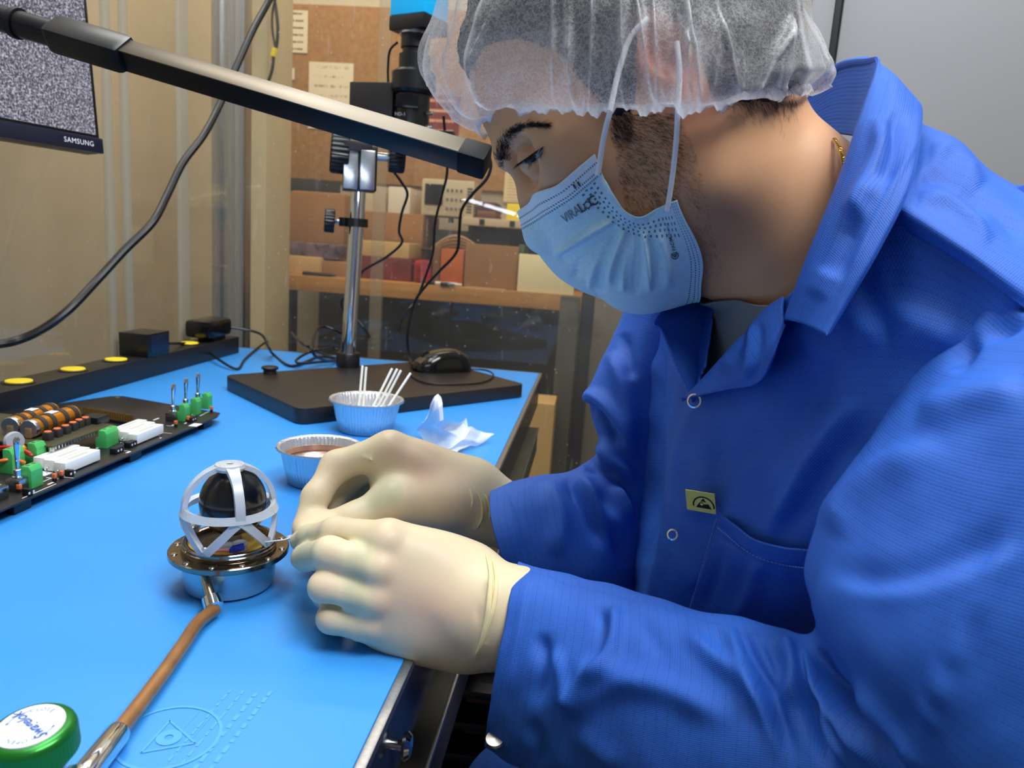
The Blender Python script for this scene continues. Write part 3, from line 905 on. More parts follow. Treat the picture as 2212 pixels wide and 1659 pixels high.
MB().lathe([(0, zat(154)), (.0245, zat(154)), (.0245, zat(120)), (.0215, zat(118)), (.0195, zat(116)), (.0195, zat(108)), (.0225, zat(106)), (.0225, zat(74)), (0, zat(74))],
           (lx, ly, 0), seg=40).build('lens_tube', M['black_satin'], ms)
MB().lathe([(.0222, 0), (.0262, 0), (.0262, .003), (.0222, .003), (.0222, 0)], (lx, ly, zat(78)), seg=40).build('mount_ring', M['silver'], ms)
camr = ROT('Z', -.42)
MB().box((lx + .004, ly, (zat(78) + zat(46)) / 2 + .003), (.068, .062, zat(46) - zat(78)), camr, bev=.003).build('camera_base', M['black_satin'], ms)
MB().box((lx + .004, ly, zat(46) + .003 + .045), (.066, .060, .09), camr, bev=.002).build('camera_housing', M['cyan'], ms)
rl = MB().lathe([(0, zat(300)), (.040, zat(300)), (.042, zat(297)), (.040, zat(284)), (.030, zat(279)), (0, zat(278))], (lx + .012, ly - .005, 0), seg=48).build('ring_light', M['black'], ms)
MB().box((lx + .058, ly - .01, zat(292)), (.026, .02, .014), bev=.002).build('lamp_plug_box', M['black_satin'], rl)
for py in (246, 276):
    MB().disc_cyl((lx + .026, ly - .012, zat(py)), (1, -.4, 0), .003, .012, 10).build('thumb_screw', M['silver'], ms)

# small rubber cap on the base
q = atz(583, 806, .0228)
tag(MB().lathe([(0, 0), (.0105, 0), (.0098, .006), (.013, .0068), (.0135, .0095), (.0115, .0112), (0, .0112)], q, seg=28).build('rubber_cap', M['rubber']),
    'small black rubber cap standing on the microscope base', 'cap')

# ---- bench lamp: slim bar, rolled so its light faces the work
la, lb = aty(265, 118, .71), aty(1002, 337, .69)
ax = (lb - la).normalized()
lamp = thing('bench_lamp', 'slim black lamp bar with lit underside reaching across the bench', 'lamp', tuple((la + lb) / 2))
up_ = Vector((0, -math.sin(.75), math.cos(.75))); up_ = (up_ - ax * up_.dot(ax)).normalized(); out_ = ax.cross(up_).normalized()
if out_.y > 0: out_ = -out_
RL = Matrix((ax, out_, up_)).transposed(); RL = Matrix([[ax.x, out_.x, up_.x], [ax.y, out_.y, up_.y], [ax.z, out_.z, up_.z]])
L = (lb - la).length; mid = (la + lb) / 2
MB().box(mid, (L, .0195, .0210), RL, bev=.0012).build('bar', mat('lamp_black', (6, 7, 12), 0.4, spec=.3), lamp)
MB().box(mid + up_ * .0108, (L, .0192, .0012), RL, bev=.0004).build('top_sheen', mat('lamp_top_sheen', (100, 92, 80), 0.34, 0.85), lamp)  # paler layer added to imitate reflected light on the black bar's upper face
MB().box(mid - up_ * .0107, (L * .97, .0140, .0016), RL).build('diffuser', M['led'], lamp)
MB().box(lb + ax * .010 + up_ * .0005, (.026, .0235, .0235), RL, bev=.003).build('end_cap', mat('end_cap_black', (4, 5, 8), .5, spec=.15), lamp)
MB().box(la - ax * .034 + up_ * .001, (.082, .029, .027), RL, bev=.006).build('sleeve', M['black_satin'], lamp)
gn = [la - ax * .07, la - ax * .10, la - ax * .15, la - ax * .19 + Vector((0, -.006, 0)), Vector((-.63, .62, .435)), Vector((-.645, .56, .36)), Vector((-.665, .52, .27)), Vector((-.705, .50, .14)), Vector((-.7245, .50, .034))]
MB().tube(gn, .0125, 18).build('gooseneck', M['black_satin'], lamp)
MB().lathe([(.0128, 0), (.0145, 0), (.0145, .006), (.0128, .006)], la - ax * .118, ax, 28).build('neck_ring', M['rubber'], lamp)

# ---- monitor
V = RW @ np.array([1700 - CX, 574 - CY, FPX]); hx = Vector((V[0], V[1], 0)).normalized()
nrm = hx.cross(Vector((0, 0, 1))).normalized()
tilt = math.radians(5)
upm = (Vector((0, 0, 1)) * math.cos(tilt) - nrm * math.sin(tilt)).normalized()
nm = hx.cross(upm).normalized()
br = aty(219, 333, .95)
MW, MH = .53, .32
cen = br - hx * (MW / 2) + upm * (MH / 2)
RM = Matrix([[hx.x, -nm.x, upm.x], [hx.y, -nm.y, upm.y], [hx.z, -nm.z, upm.z]])
mon = thing('monitor', 'black flat screen monitor showing grey static above the bench', 'monitor', tuple(cen - nm * .03))
MB().box(cen - nm * .012, (MW, .024, MH), RM, bev=.003).build('case', M['black_satin'], mon)
chin = MB().box(cen - upm * (MH / 2 - .0095) + nm * .002, (MW, .006, .019), RM, bev=.0015).build('chin', mat('chin_gloss', (26, 28, 44), 0.22), mon)


def static():
    t = NT('screen_static'); v = t.coord('Object')
    n = t.noise(v, 420, 3, 0.7)
    c = t.ramp(n, [(0.40, lin((52, 50, 66))), (0.52, lin((128, 126, 142))), (0.64, lin((214, 212, 226)))])
    t.b.inputs['Base Color'].default_value = (0.01, 0.01, 0.01, 1); t.b.inputs['Roughness'].default_value = 0.4
    t.link(c, t.b.inputs['Emission Color']); t.b.inputs['Emission Strength'].default_value = 0.85; return t.m


MB().box(cen + upm * .0075 + nm * .0006, (MW - .014, .002, MH - .031), RM).build('screen', static(), mon)
place_text('SAMSUNG', .0088, frame(br - hx * .0365 + upm * .0098 + nm * .0056, hx, upm), M['white_print'], chin, spacing=1.1)
MB().box(cen - nm * .034 - upm * .02, (.12, .02, .1), RM, bev=.01).build('stand_head', M['black'], mon)
MB().tube([cen - nm * .04 - upm * .02, Vector((cen.x - .05, .44, cen.z - .02)), Vector((-.66, .37, cen.z - .05)), Vector((-.655, .34, .25)), Vector((-.655, .34, .01))], .014, 14).build('stand_neck', M['black'], mon)
MB().box((-.645, .34, .006), (.10, .18, .012), bev=.003).build('stand_foot', M['black'], mon)

# ---- mouse with its cord
mz = .0225
mc = atz(955, 800, mz)
mo = thing('computer_mouse', 'glossy black computer mouse lying on the microscope base', 'mouse', tuple(mc))
ang = math.atan2(0.62, 0.78)
mv = []; mf = []; NU, NV = 28, 14
for i in range(NU):
    a = 2 * PI * i / NU
    for j in range(NV + 1):
        t = j / NV * PI / 2
        x = .056 * math.copysign(abs(math.cos(a)) ** .82, math.cos(a)); y = .031 * math.copysign(abs(math.sin(a)) ** .85, math.sin(a))
        s = math.cos(t) ** .55; zz = .038 * math.sin(t) ** .9 * (1 - .28 * (x * s / .056) ** 2 + .10 * x * s / .056)
        y *= 1 - .12 * math.exp(-((x / .056) / .4) ** 2)
        mv.append(Vector((x * s, y * s, zz)))
for i in range(NU):
    for j in range(NV):
        i2 = (i + 1) % NU; mf.append((i * (NV + 1) + j, i2 * (NV + 1) + j, i2 * (NV + 1) + j + 1, i * (NV + 1) + j + 1))
Rz = Matrix.Rotation(ang, 3, 'Z')
MB().add([mc + Rz @ v for v in mv], mf).build('shell', M['black_gloss'], mo, angle=60)
top = [Vector((x, y, .0385 * (1 - .28 * (x / .056) ** 2 + .1 * x / .056) * (1 - (abs(x) / .058) ** 3.2) ** .5 * (1 - .18 * (y / .017) ** 2) + .0009)) for x in np.linspace(-.050, .046, 14) for y in np.linspace(-.014, .014, 6)]
MB().add([mc + Rz @ v for v in top], [(i * 6 + j, (i + 1) * 6 + j, (i + 1) * 6 + j + 1, i * 6 + j + 1) for i in range(13) for j in range(5)]).build('top_panel', mat('mouse_panel', (96, 88, 74), 0.3, 0.6), mo, angle=60)
MB().disc_cyl(mc + Rz @ Vector((-.034, -.004, .028)), Rz @ Vector((0, 1, 0)), .008, .008, 18).build('wheel', M['rubber'], mo)
BZ = .0245
cw = [mc + Rz @ Vector((-.053, 0, .006))] + [atz(px, py, BZ) for px, py in ((888, 790), (890, 812), (925, 828), (985, 830), (1040, 826), (1066, 812), (1050, 800), (1000, 796))]
MB().tube(cw, .0016, 8).build('cord', M['cable'], mo)


# ---- loose cables
def cable(label, pts, r, seg=10, name='power_cable'):
    return tag(MB().tube(pts, r, seg).build(name, M['cable']), label, 'cable')


cable('thick black cable sweeping down behind the lamp bar', [aty(px, py, Y) for px, py, Y in (
    (700, -420, 1.5), (640, -140, 1.46), (612, -60, 1.42), (582, 0, 1.36), (548, 62, 1.32), (510, 146, 1.28), (472, 232, 1.24), (440, 292, 1.2), (395, 352, 1.16), (362, 420, 1.12), (330, 480, 1.08), (270, 540, 1.04),
    (213, 602, 1.0), (150, 668, .95), (90, 712, .92), (40, 734, .9), (0, 743, .88), (-80, 752, .85), (-260, 775, .76))], .0058)
c_mic = [aty(*p) for p in ((1010, 318, 1.19), (1040, 322, 1.19), (1060, 350, 1.2), (1052, 385, 1.21), (1020, 420, 1.23), (997, 455, 1.25), (992, 500, 1.28), (986, 545, 1.3), (950, 585, 1.32), (918, 620, 1.34), (895, 655, 1.36), (880, 720, 1.36))]
cable('thin black lead curling from the microscope lamp plug', c_mic + [atz(885, 775, .030), atz(893, 790, .027)], .0026, 8, 'lamp_lead')
cable('thin black lead hanging straight beside the microscope lens', [aty(*p) for p in ((958, 250, 1.3), (962, 300, 1.31), (966, 370, 1.32), (955, 420, 1.34), (940, 480, 1.35), (935, 545, 1.36), (918, 600, 1.37), (898, 650, 1.38), (870, 685, 1.4))] +
      [atz(855, 728, .006), atz(810, 735, .003), atz(770, 730, .003)], .0024, 8, 'camera_lead')
cable('thin black lead looping below the focus knobs', [aty(*p) for p in ((848, 368, 1.27), (868, 395, 1.28), (880, 420, 1.3), (868, 460, 1.32), (862, 500, 1.34), (868, 525, 1.36), (835, 555, 1.38), (800, 575, 1.4), (780, 590, 1.42), (765, 630, 1.45), (738, 650, 1.47), (745, 680, 1.48))], .0024, 8, 'signal_lead')
cable('thin black lead bowed beside the lens tube', [aty(*p) for p in ((858, 92, 1.24), (842, 110, 1.26), (838, 150, 1.27), (838, 185, 1.27), (832, 215, 1.27))], .002, 8, 'camera_lead')
cable('black cord running from the rounded adapter over the mat', [Vector((-.71, 1.41, .055))] + [aty(560, 720, 1.43), atz(580, 750, .03), atz(590, 765, .003), atz(625, 790, .003), atz(660, 782, .003), atz(690, 770, .003), atz(730, 772, .004), atz(738, 752, .004)], .0026, 8, 'adapter_cord')
cable('black cord running from the square adapter to the coil', [Vector((-.7, c.y + .02, .05))] + [atz(430, 745, .022), atz(470, 775, .012), atz(512, 797, .003), atz(530, 775, .003), atz(565, 745, .004), atz(578, 738, .003)], .0024, 8, 'adapter_cord')
cable('coil of black cable lying behind the microscope pole', [atz(px, py, z) for px, py, z in ((630, 718, .003), (650, 740, .02), (672, 752, .012), (700, 765, .003), (730, 778, .003), (690, 782, .008), (650, 785, .012), (640, 778, .016), (665, 762, .022), (690, 756, .03),
      (720, 752, .022), (735, 765, .014), (715, 780, .01), (680, 768, .03), (676, 742, .05), (684, 712, .06), (700, 705, .06), (730, 716, .05), (760, 730, .02), (800, 734, .003))], .0026, 8, 'cable_coil')
cable('short black cable end lying by the microscope pole', [aty(772, 692, 1.45), aty(790, 715, 1.46), atz(806, 735, .003)], .003, 8, 'cable_end')
hc = thing('hanging_wires', 'dark twisted wires with yellow tape hanging by the column', 'cable', tuple(aty(592, 60, 1.9)))
MB().tube([aty(*p) for p in ((588, -30, 1.86), (596, 20, 1.86), (600, 60, 1.86), (598, 95, 1.86), (592, 115, 1.86), (588, 150, 1.86), (580, 175, 1.87))], .004, 8).build('wire', M['cable'], hc)
MB().tube([aty(*p) for p in ((604, -30, 1.85), (590, 18, 1.85), (588, 60, 1.85), (594, 100, 1.85))], .003, 8).build('wire', M['cable'], hc)
MB().tube([aty(595, 104, 1.855), aty(590, 122, 1.855)], .0075, 10).build('tape', M['yellow'], hc)
tag(MB().box(aty(535, 62, 1.86), (.012, .03, .03), bev=.002).build('cable_clip', M['black']), 'small black clip fixed on the beige column', 'clip')


# ---- foil cups
def foil():
    t = NT('foil'); v = t.coord('Object')
    t.b.inputs['Base Color'].default_value = (*lin((222, 224, 228)), 1); t.b.inputs['Metallic'].default_value = .85; t.b.inputs['Roughness'].default_value = 0.34
    t.bump(t.noise(t.coord('Object', (1, 1, .25)), 420, 3), 0.8, 0.0012); return t.m


M['foil'] = foil()


def foil_cup(label, c, rt, rb, h):
    o = thing('foil_cup', label, 'cup', tuple(c), 'crinkled aluminium cups')
    rj = random.Random(int(c.x * 1e4)); ph = [rj.uniform(-1, 1) for _ in range(60)]

    def rp(a, r, hh):
        k = a / (2 * PI) * 60; i = int(k) % 60; f = abs(math.sin(k * PI))
        return r * (1 + (.030 * (f - .6) + .010 * ph[i]) * (1 if .002 < hh < h - .001 else .3))
    prof = [(0, .0006), (rb * .8, .0006), (rb, .0012), (rb * .55 + rt * .45, h * .45), (rt * .97, h - .002), (rt * 1.0, h), (rt * 1.075, h + .0012), (rt * 1.10, h - .0008), (rt * 1.075, h - .002)]
    MB().lathe(prof[:6], c, seg=240, rip=rp).build('bowl', M['foil'], o, angle=80)
    MB().lathe(prof[5:] + [prof[5]], c, seg=120, rip=lambda a, r, hh: r * (1 + .006 * math.sin(a * 37) + .006 * math.sin(a * 23 + 1))).build('rim', M['foil'], o, angle=80)
    return o


c1 = atz(690, 1040, 0); c1.z = .0002
foil_cup('crinkled foil cup with coppery liquid nearest the gloved hands', c1, .0395, .031, .037)
tag(MB().lathe([(0, .0225), (.0290, .0225), (.0345, .0228), (.0345, .0215), (0, .0215)], c1, seg=64).build('cup_residue', mat('silver_residue', (214, 212, 216), 0.25, 0.9, var=.1, vscale=120)),
    'silvery residue filling the nearer foil cup', 'residue')
tag(MB().lathe([(.0318, .0230), (.0350, .0232), (.0362, .0290), (.0355, .0290), (.0338, .0240)], c1, seg=90).build('copper_strip', mat('copper_stain', (224, 172, 146), 0.3, 0.85, var=0.2, vscale=60)),
    'thin coppery strip lining the inside of the nearer foil cup', 'strip')
c2_ = atz(790, 930, 0); c2_.z = .0002
foil_cup('crinkled foil cup holding white swab sticks by the microscope base', c2_, .0440, .034, .042)
for k, (p, t_) in enumerate((((770, 898), (783, 790)), ((776, 899), (791, 793)), ((795, 893), (847, 796)), ((805, 895), (858, 797)), ((812, 893), (866, 800)), ((818, 890), (887, 806)))):
    s0 = Vector((c2_.x + (-.012, -.008, -.004, .0, .004, .010)[k], c2_.y + (.0, .008, -.004, .004, .010, .0)[k], .0022))
    tp = aty(t_[0], t_[1], c2_.y + .01 + .004 * k)
    sw = tag(MB().lathe([(0, 0), (.0016, 0), (.0016, (tp - s0).length), (0, (tp - s0).length + .0004)], s0, tp - s0, 12).build('swab_stick', mat('swab_white_%d' % k, (240, 238, 228), 0.5)),
             ('white swab stick, outermost of the upright pair in the foil cup', 'white swab stick, inner one of the upright pair in the foil cup', 'white swab stick leaning first in the tilted bundle',
              'white swab stick second in the tilted bundle', 'white swab stick third in the tilted bundle', 'white swab stick leaning lowest over the cup rim')[k], 'swab', 'white swab sticks')

# ---- crumpled wipe
ctr = atz(985, 962, .0)
WP = [[(952, 862, .066), (946, 858, .070), (938, 866, .066), (930, 880, .060), (926, 900, .050)],
      [(956, 880, .060), (948, 886, .058), (936, 896, .050), (922, 908, .036), (912, 918, .026)],
      [(958, 908, .046), (950, 912, .044), (938, 918, .036), (918, 926, .016), (899, 934, .003)],
      [(990, 915, .036), (972, 920, .030), (954, 930, .026), (930, 940, .012), (912, 950, .002)],
      [(1006, 910, .034), (1000, 924, .026), (982, 940, .022), (952, 956, .010), (934, 968, .002)],
      [(1010, 930, .024), (1012, 938, .020), (1000, 954, .014), (972, 974, .006), (950, 982, .001)],
      [(1040, 936, .014), (1036, 942, .012), (1020, 958, .008), (996, 972, .003), (980, 984, .001)],
      [(1068, 942, .008), (1062, 946, .007), (1044, 956, .004), (1022, 966, .002), (1004, 974, .001)]]
Cw = np.array([[npv(atz(*q)) for q in r] for r in WP]); K_ = 44


def lerp_up(C, n, ax):
    t = np.linspace(0, C.shape[ax] - 1, n); i = np.minimum(t.astype(int), C.shape[ax] - 2); f = t - i; f = f * f * (3 - 2 * f) * .45 + f * .55
    sh = [1, 1, 1]; sh[ax] = n; f = f.reshape(sh); return np.take(C, i, ax) * (1 - f) + np.take(C, i + 1, ax) * f


Gw = lerp_up(lerp_up(Cw, K_, 0), 30, 1); rt_ = np.random.RandomState(6)
for _ in range(26):                                          # sharp random creases
    p_ = Gw.reshape(-1, 3)[rt_.randint(K_ * 30)]; d_ = rt_.normal(size=3); d_ /= np.linalg.norm(d_); w_ = ((Gw - p_) @ d_) / .012
    Gw[..., 2] += rt_.uniform(-.0016, .0030) * np.maximum(0, 1 - np.abs(w_)); Gw[..., 1] += rt_.uniform(-.001, .001) * np.maximum(0, 1 - np.abs(w_))
Gw[..., 2] = np.maximum(Gw[..., 2], .0008)
tv = [tuple(v) for v in Gw.reshape(-1, 3)]; N = 0
tis = MB().add(tv, [(i * 30 + j, (i + 1) * 30 + j, (i + 1) * 30 + j + 1, i * 30 + j + 1) for i in range(K_ - 1) for j in range(29)])
t = NT('tissue'); t.b.inputs['Base Color'].default_value = (*lin((236, 238, 246)), 1); t.b.inputs['Roughness'].default_value = .8
t.b.inputs['Alpha'].default_value = .86; t.b.inputs['Subsurface Weight'].default_value = .2
tag(tis.build('paper_wipe', t.m, angle=25), 'crumpled white paper wipe lying on the blue mat', 'wipe')

# ---- sensor device
dc = atz(496, 1262, 0); dc = Vector((dc.x, dc.y, 0))
dv = thing('sensor_head', 'round steel sensor head with translucent cage standing on the mat', 'sensor', tuple(dc))
MB().lathe([(0, .0005), (.0265, .0005), (.0292, .0018), (.0305, .006), (.0312, .018), (.0312, .0255), (0, .0255)], dc, seg=72).build('can', mat('anodised_can', (164, 194, 206), 0.34, 0.7), dv)
flm = mat('polished_flange', (150, 138, 126), 0.13, 1.0)
fl = MB().lathe([(.0300, .0245), (.0395, .0245), (.0402, .0252), (.0402, .0282), (.0396, .0288), (.0300, .0288), (.0300, .0245)], dc, seg=96).build('flange', flm, dv)
for k in range(12):
    a = 2 * PI * (k + .3) / 12
    MB().lathe([(0, 0), (.0017, 0), (.0021, .0004), (.0017, .0009), (0, .0009)], dc + Vector((.0362 * math.cos(a), .0362 * math.sin(a), .0286)), seg=10).build('flange_hole', M['steel'], fl)
rg = MB().lathe([(.0272, .0288), (.0315, .0288), (.0318, .0294), (.0318, .0318), (.0312, .0324), (.0312, .034), (.0306, .0346), (.0285, .0346), (.0272, .0338), (.0272, .0288)], dc, seg=96).build('inner_ring', flm, dv)
bd = MB().lathe([(0, .0306), (.0273, .0306), (.0273, .0290), (0, .0290)], dc, seg=64).build('circuit_disc', mat('amber_circuit', (206, 166, 70), 0.45, spec=.3, var=0.15, vscale=90), dv)
pr = random.Random(9); g = MB()
for k in range(34):
    a = pr.uniform(1.5, 3.3); r = pr.uniform(.010, .025); p = dc + Vector((r * math.cos(a), r * math.sin(a), .0307))
    g.box(p, (pr.uniform(.0004, .004), pr.uniform(.0003, .0006), .0002), Matrix.Rotation(pr.choice((.3, .3 + PI / 2)), 3, 'Z'))
g.build('trace_marks', M['white_print'], bd)
MB().lathe([(0, 0), (.0165, 0), (.0165, .0006), (0, .0006)], dc + Vector((-.012, .006, .0302)), seg=40).build('dark_chip', mat('dark_board', (58, 48, 34), 0.3), bd)
# clear bracket under the ball
mb = MB(); mb.box(dc + Vector((.006, -.010, .0335)), (.018, .008, .005), Matrix.Rotation(.25, 3, 'Z'), bev=.002); mb.disc_cyl(dc + Vector((.012, -.009, .0305)), (0, 0, 1), .0052, .0065, 20, .001)
clearp = mat('milky_plastic', (236, 242, 250), 0.28, trans=0.42, spec=0.5)
mb.build('ball_bracket', clearp, dv)
# ball
ballc = dc + Vector((.0005, .004, .0610))
bv = MB(); prof = [(math.sin(PI * k / 24) * .0225, -.0225 * math.cos(PI * k / 24) * 1.08) for k in range(25)]
bv.lathe(prof, ballc, seg=48)
bt = NT('black_ball'); v = bt.coord('Object'); bt.b.inputs['Base Color'].default_value = (*lin((16, 16, 17)), 1); bt.b.inputs['Specular IOR Level'].default_value = .6
bt.link(bt.ramp(bt.noise(v, 60, 4), [(.35, (.14,) * 3), (.7, (.32,) * 3)]), bt.b.inputs['Roughness'])
tag(bv.build('black_ball', bt.m), 'shiny black ball held inside the translucent cage', 'ball')
# cage: hub, upper arcs, waist ring, splayed legs
cage = MB(); CR = .0300; ZW = .0580; ZT = .0880
NTH = 6; ph0 = -PI / 2 + .69


def arc_bar(P, w, h, nfun):
    """flat bar swept along P; nfun(p) gives the outward direction; w across, h thick"""
    P = catmull([Vector(p) for p in P], 5); vs = []; fs = []; n = len(P)
    for i in range(n):
        T = (P[min(i + 1, n - 1)] - P[max(i - 1, 0)]).normalized(); N_ = nfun(P[i]); N_ = (N_ - T * N_.dot(T)).normalized(); S = T.cross(N_)
        ww = w(i / (n - 1)) if callable(w) else w
        for a, b in ((-1, -1), (1, -1), (1, 1), (-1, 1)):
            vs.append(P[i] + S * a * ww / 2 + N_ * b * h / 2)
    for i in range(n - 1):
        for k in range(4):
            fs.append((i * 4 + k, i * 4 + (k + 1) % 4, (i + 1) * 4 + (k + 1) % 4, (i + 1) * 4 + k))
    fs.append((3, 2, 1, 0)); fs.append(tuple((n - 1) * 4 + k for k in range(4))); return vs, fs


outw = lambda p: (Vector((p.x, p.y, p.z)) - (dc + Vector((0, 0, .045))))
NA = 4
hub = MB().lathe([(.0022, ZT - .0015), (.0095, ZT - .003), (.0105, ZT - .001), (.0095, ZT + .0012), (.0030, ZT + .0016), (.0022, ZT + .001), (.0022, ZT - .0015)], dc, seg=32)
cage.v, cage.f = list(hub.v), list(hub.f)
P4 = [ph0 + 2 * PI * k / NA for k in range(NA)]
pol = lambda r, a, z: dc + Vector((r * math.cos(a), r * math.sin(a), z))
for a in P4:
    pts = [pol(.006, a, ZT)] + [pol(CR * math.sin(t), a, ZW + (ZT - ZW) * math.cos(t)) for t in np.linspace(.34, PI / 2, 7)]
    cage.add(*arc_bar(pts, lambda t: .0092 - .0030 * min(1, t * 2.2), .0034, outw))
cage.add(*arc_bar([pol(CR, 2 * PI * k / 40, ZW) for k in range(41)], .0056, .0036, outw))
for k, a in enumerate(P4):
    for s in (-1, 1):
        a2 = a + s * PI / 4 * .93
        pts = [pol(CR - .0002, a, ZW)] + [pol(CR + (.0297 - CR) * t, a + (a2 - a) * t, ZW + (.0352 - ZW) * t) for t in (.12, .35, .6, .85, 1)]
        cage.add(*arc_bar(pts, lambda t: .0078 - .0024 * min(1, t * 3), .0036, outw))
    cage.add(*arc_bar([pol(.0295, a + PI / 4 + d, .0362) for d in (-.16, -.08, 0, .08, .16)], .0045, .0034, lambda p: Vector((p.x - dc.x, p.y - dc.y, 0))))
cgo = cage.build('cage', clearp, dv)
for a in P4:
    MB().lathe([(0, 0), (.0022, 0), (.0024, .0008), (.0014, .0016), (0, .0016)], pol(.0288, a + PI / 4, .0383), seg=14).build('screw', M['steel'], cgo)
MB().tube([dc + Vector((-.008, -.021, .0325)), dc + Vector((-.001, -.0205, .0335)), dc + Vector((.007, -.019, .0345)), dc + Vector((.011, -.0175, .035))], .0011, 10).build('pink_wire', mat('pink_wire', (236, 150, 170), 0.4), dv)
bl = MB(); bl.box(dc + Vector((.0145, -.0165, .0358)), (.008, .0042, .0042), Matrix.Rotation(.3, 3, 'Z') @ Matrix.Rotation(-.25, 3, 'Y'), bev=.001)
bl.box(dc + Vector((.0110, -.0175, .0350)), (.0026, .007, .0034), Matrix.Rotation(.1, 3, 'Z'), bev=.0008)
bl.build('blue_connector', mat('blue_plastic', (26, 46, 170), 0.35), dv)
# stem and tube leading to the valve
s0 = dc + Vector((.0, -.0312, .020)); a0 = atz(470, 1262, .021)
stem_dir = (atz(455, 1300, .010) - atz(474, 1255, .020)).normalized()
p_s = dc + Vector((-.003, -.029, .021)); p_e = atz(459, 1300, .0085)
MB().tube([p_s, p_s * .5 + p_e * .5, p_e], .0036, 16, False).build('stem', mat('nickel', (190, 176, 150), 0.2, 1.0), dv)
MB().lathe([(0, 0), (.0046, 0), (.0062, .001), (.0062, .008), (.0048, .009), (0, .009)], p_e - (p_e - p_s).normalized() * .004, p_e - p_s, 22).build('stem_nut', M['chrome'], dv)
tp = [p_e + (p_e - p_s).normalized() * .006] + [atz(px, py, z) for px, py, z in ((428, 1345, .0058), (396, 1392, .0054), (362, 1441, .0054), (326, 1490, .0056), (288, 1540, .0062), (246, 1594, .0075))]
tb = thing('brown_hose', 'brown hose in a clear sleeve running from sensor to valve', 'hose', tuple(tp[3]))
MB().tube(tp, .0042, 18).build('hose_core', mat('copper_brown', (150, 104, 58), 0.32, 0.25, var=0.25, vscale=70), tb)
sl = NT('clear_sleeve'); sl.n.remove(sl.b)
tr = sl.add('ShaderNodeBsdfTransparent'); gl = sl.add('ShaderNodeBsdfGlossy'); gl.inputs['Roughness'].default_value = .1
fr = sl.add('ShaderNodeFresnel'); fr.inputs[0].default_value = 1.4; mx = sl.add('ShaderNodeMixShader')
gm = sl.add('ShaderNodeNewGeometry'); sl.link(sl.math('MULTIPLY', fr.outputs[0], sl.math('SUBTRACT', 1.0, gm.outputs['Backfacing'])), mx.inputs[0]); sl.link(tr.outputs[0], mx.inputs[1]); sl.link(gl.outputs[0], mx.inputs[2]); sl.link(mx.outputs[0], sl.out.inputs[0])
MB().tube(tp, .0051, 18, cap=False).build('hose_sleeve', sl.m, tb)

# ---- needle valve with green handle
vc = aty(66, 1572, .262)
va = thing('needle_valve', 'needle valve with round green handle and white label disc', 'valve', (vc.x, vc.y, 0))
hn = Vector((-.02, -.10, 1)).normalized()
gr = mat('green_anodised', (36, 122, 44), 0.28, 0.55)
HR = .0172
kn = MB().lathe([(0, -.016), (HR * .84, -.016), (HR * .9, -.0145), (HR, -.0125), (HR, -.003), (HR * .97, -.0012), (HR * .90, 0), (HR * .80, .0006), (0, .0006)], vc, hn, 240,
                lambda a, r, h: r * (1 + (.006 * math.sin(60 * a) if (-.0130 < h < -.002 and r > HR * .95) else 0))).build('handle', gr, va)
ld = MB().lathe([(0, .0006), (HR * .76, .0006), (HR * .755, .0012), (0, .0012)], vc, hn, 64).build('label_disc', mat('label_white', (232, 240, 244), 0.4), va)
tx = Vector((-.88, .46, 0)); Mv = frame(vc + hn * .00135, tx - hn * tx.dot(hn), hn.cross(tx) * 1)
ink = mat('label_blue', (36, 92, 178), 0.5)
place_text('Swagelok', .0062, Mv, ink, ld, shear=.35, bold=.00012)
for ang_, w_ in ((.62, 'OPEN'), (PI + .62, 'CLOSE')):
    for k, ch in enumerate(w_):
        aa = PI / 2 + ang_ - (k - (len(w_) - 1) / 2) * .22
        Mc = Mv @ Matrix.Translation((.0098 * math.cos(aa), .0098 * math.sin(aa), 0)) @ Matrix.Rotation(aa - PI / 2, 4, 'Z')
        place_text(ch, .0030, Mc, ink, ld)
    vs, fs = ring_flat((0, 0), .0098, .0004, 20, PI / 2 + ang_ + .55, PI / 2 + ang_ + 1.5, Mv); MB().add(vs, fs).build('arrow', ink, ld, smooth=False)
    aa = PI / 2 + ang_ + 1.5; pt = Vector((.0098 * math.cos(aa), .0098 * math.sin(aa), 0)); td = Vector((-math.sin(aa), math.cos(aa), 0)); nd = Vector((math.cos(aa), math.sin(aa), 0))
    MB().add([Mv @ (pt + td * .0014), Mv @ (pt + nd * .0007), Mv @ (pt - nd * .0007)], [(0, 1, 2)]).build('arrow', ink, ld, smooth=False)
bx = vc - hn * .016
MB().lathe([(0, 0), (.006, 0), (.006, .012), (0, .012)], bx - hn * .012, hn, 24).build('bonnet', M['steel'], va)
zb = (bx - hn * .012).z
MB().box((bx.x, bx.y + .002, zb / 2), (.02, .02, zb), bev=.002).build('valve_body', M['steel'], va)
ft = tp[-1]; fd = (tp[-1] - tp[-2]).normalized()
fe = ft + fd * .036
MB().lathe([(.0044, -.004), (.0058, -.004), (.0062, -.002), (.0062, .030), (.0058, .032), (0, .032)], ft, fd, 28).build('fitting_sleeve', M['chrome'], va)
MB().lathe([(0, 0), (.0082, 0), (.009, .001), (.009, .010), (.0082, .011), (0, .011)], fe - fd * .004, fd, 24).build('fitting_nut', M['chrome'], va)
MB().tube([fe + fd * .004, fe + fd * .012, Vector((bx.x, bx.y + .01, .008))], .005, 14, False).build('inlet_pipe', M['steel'], va)
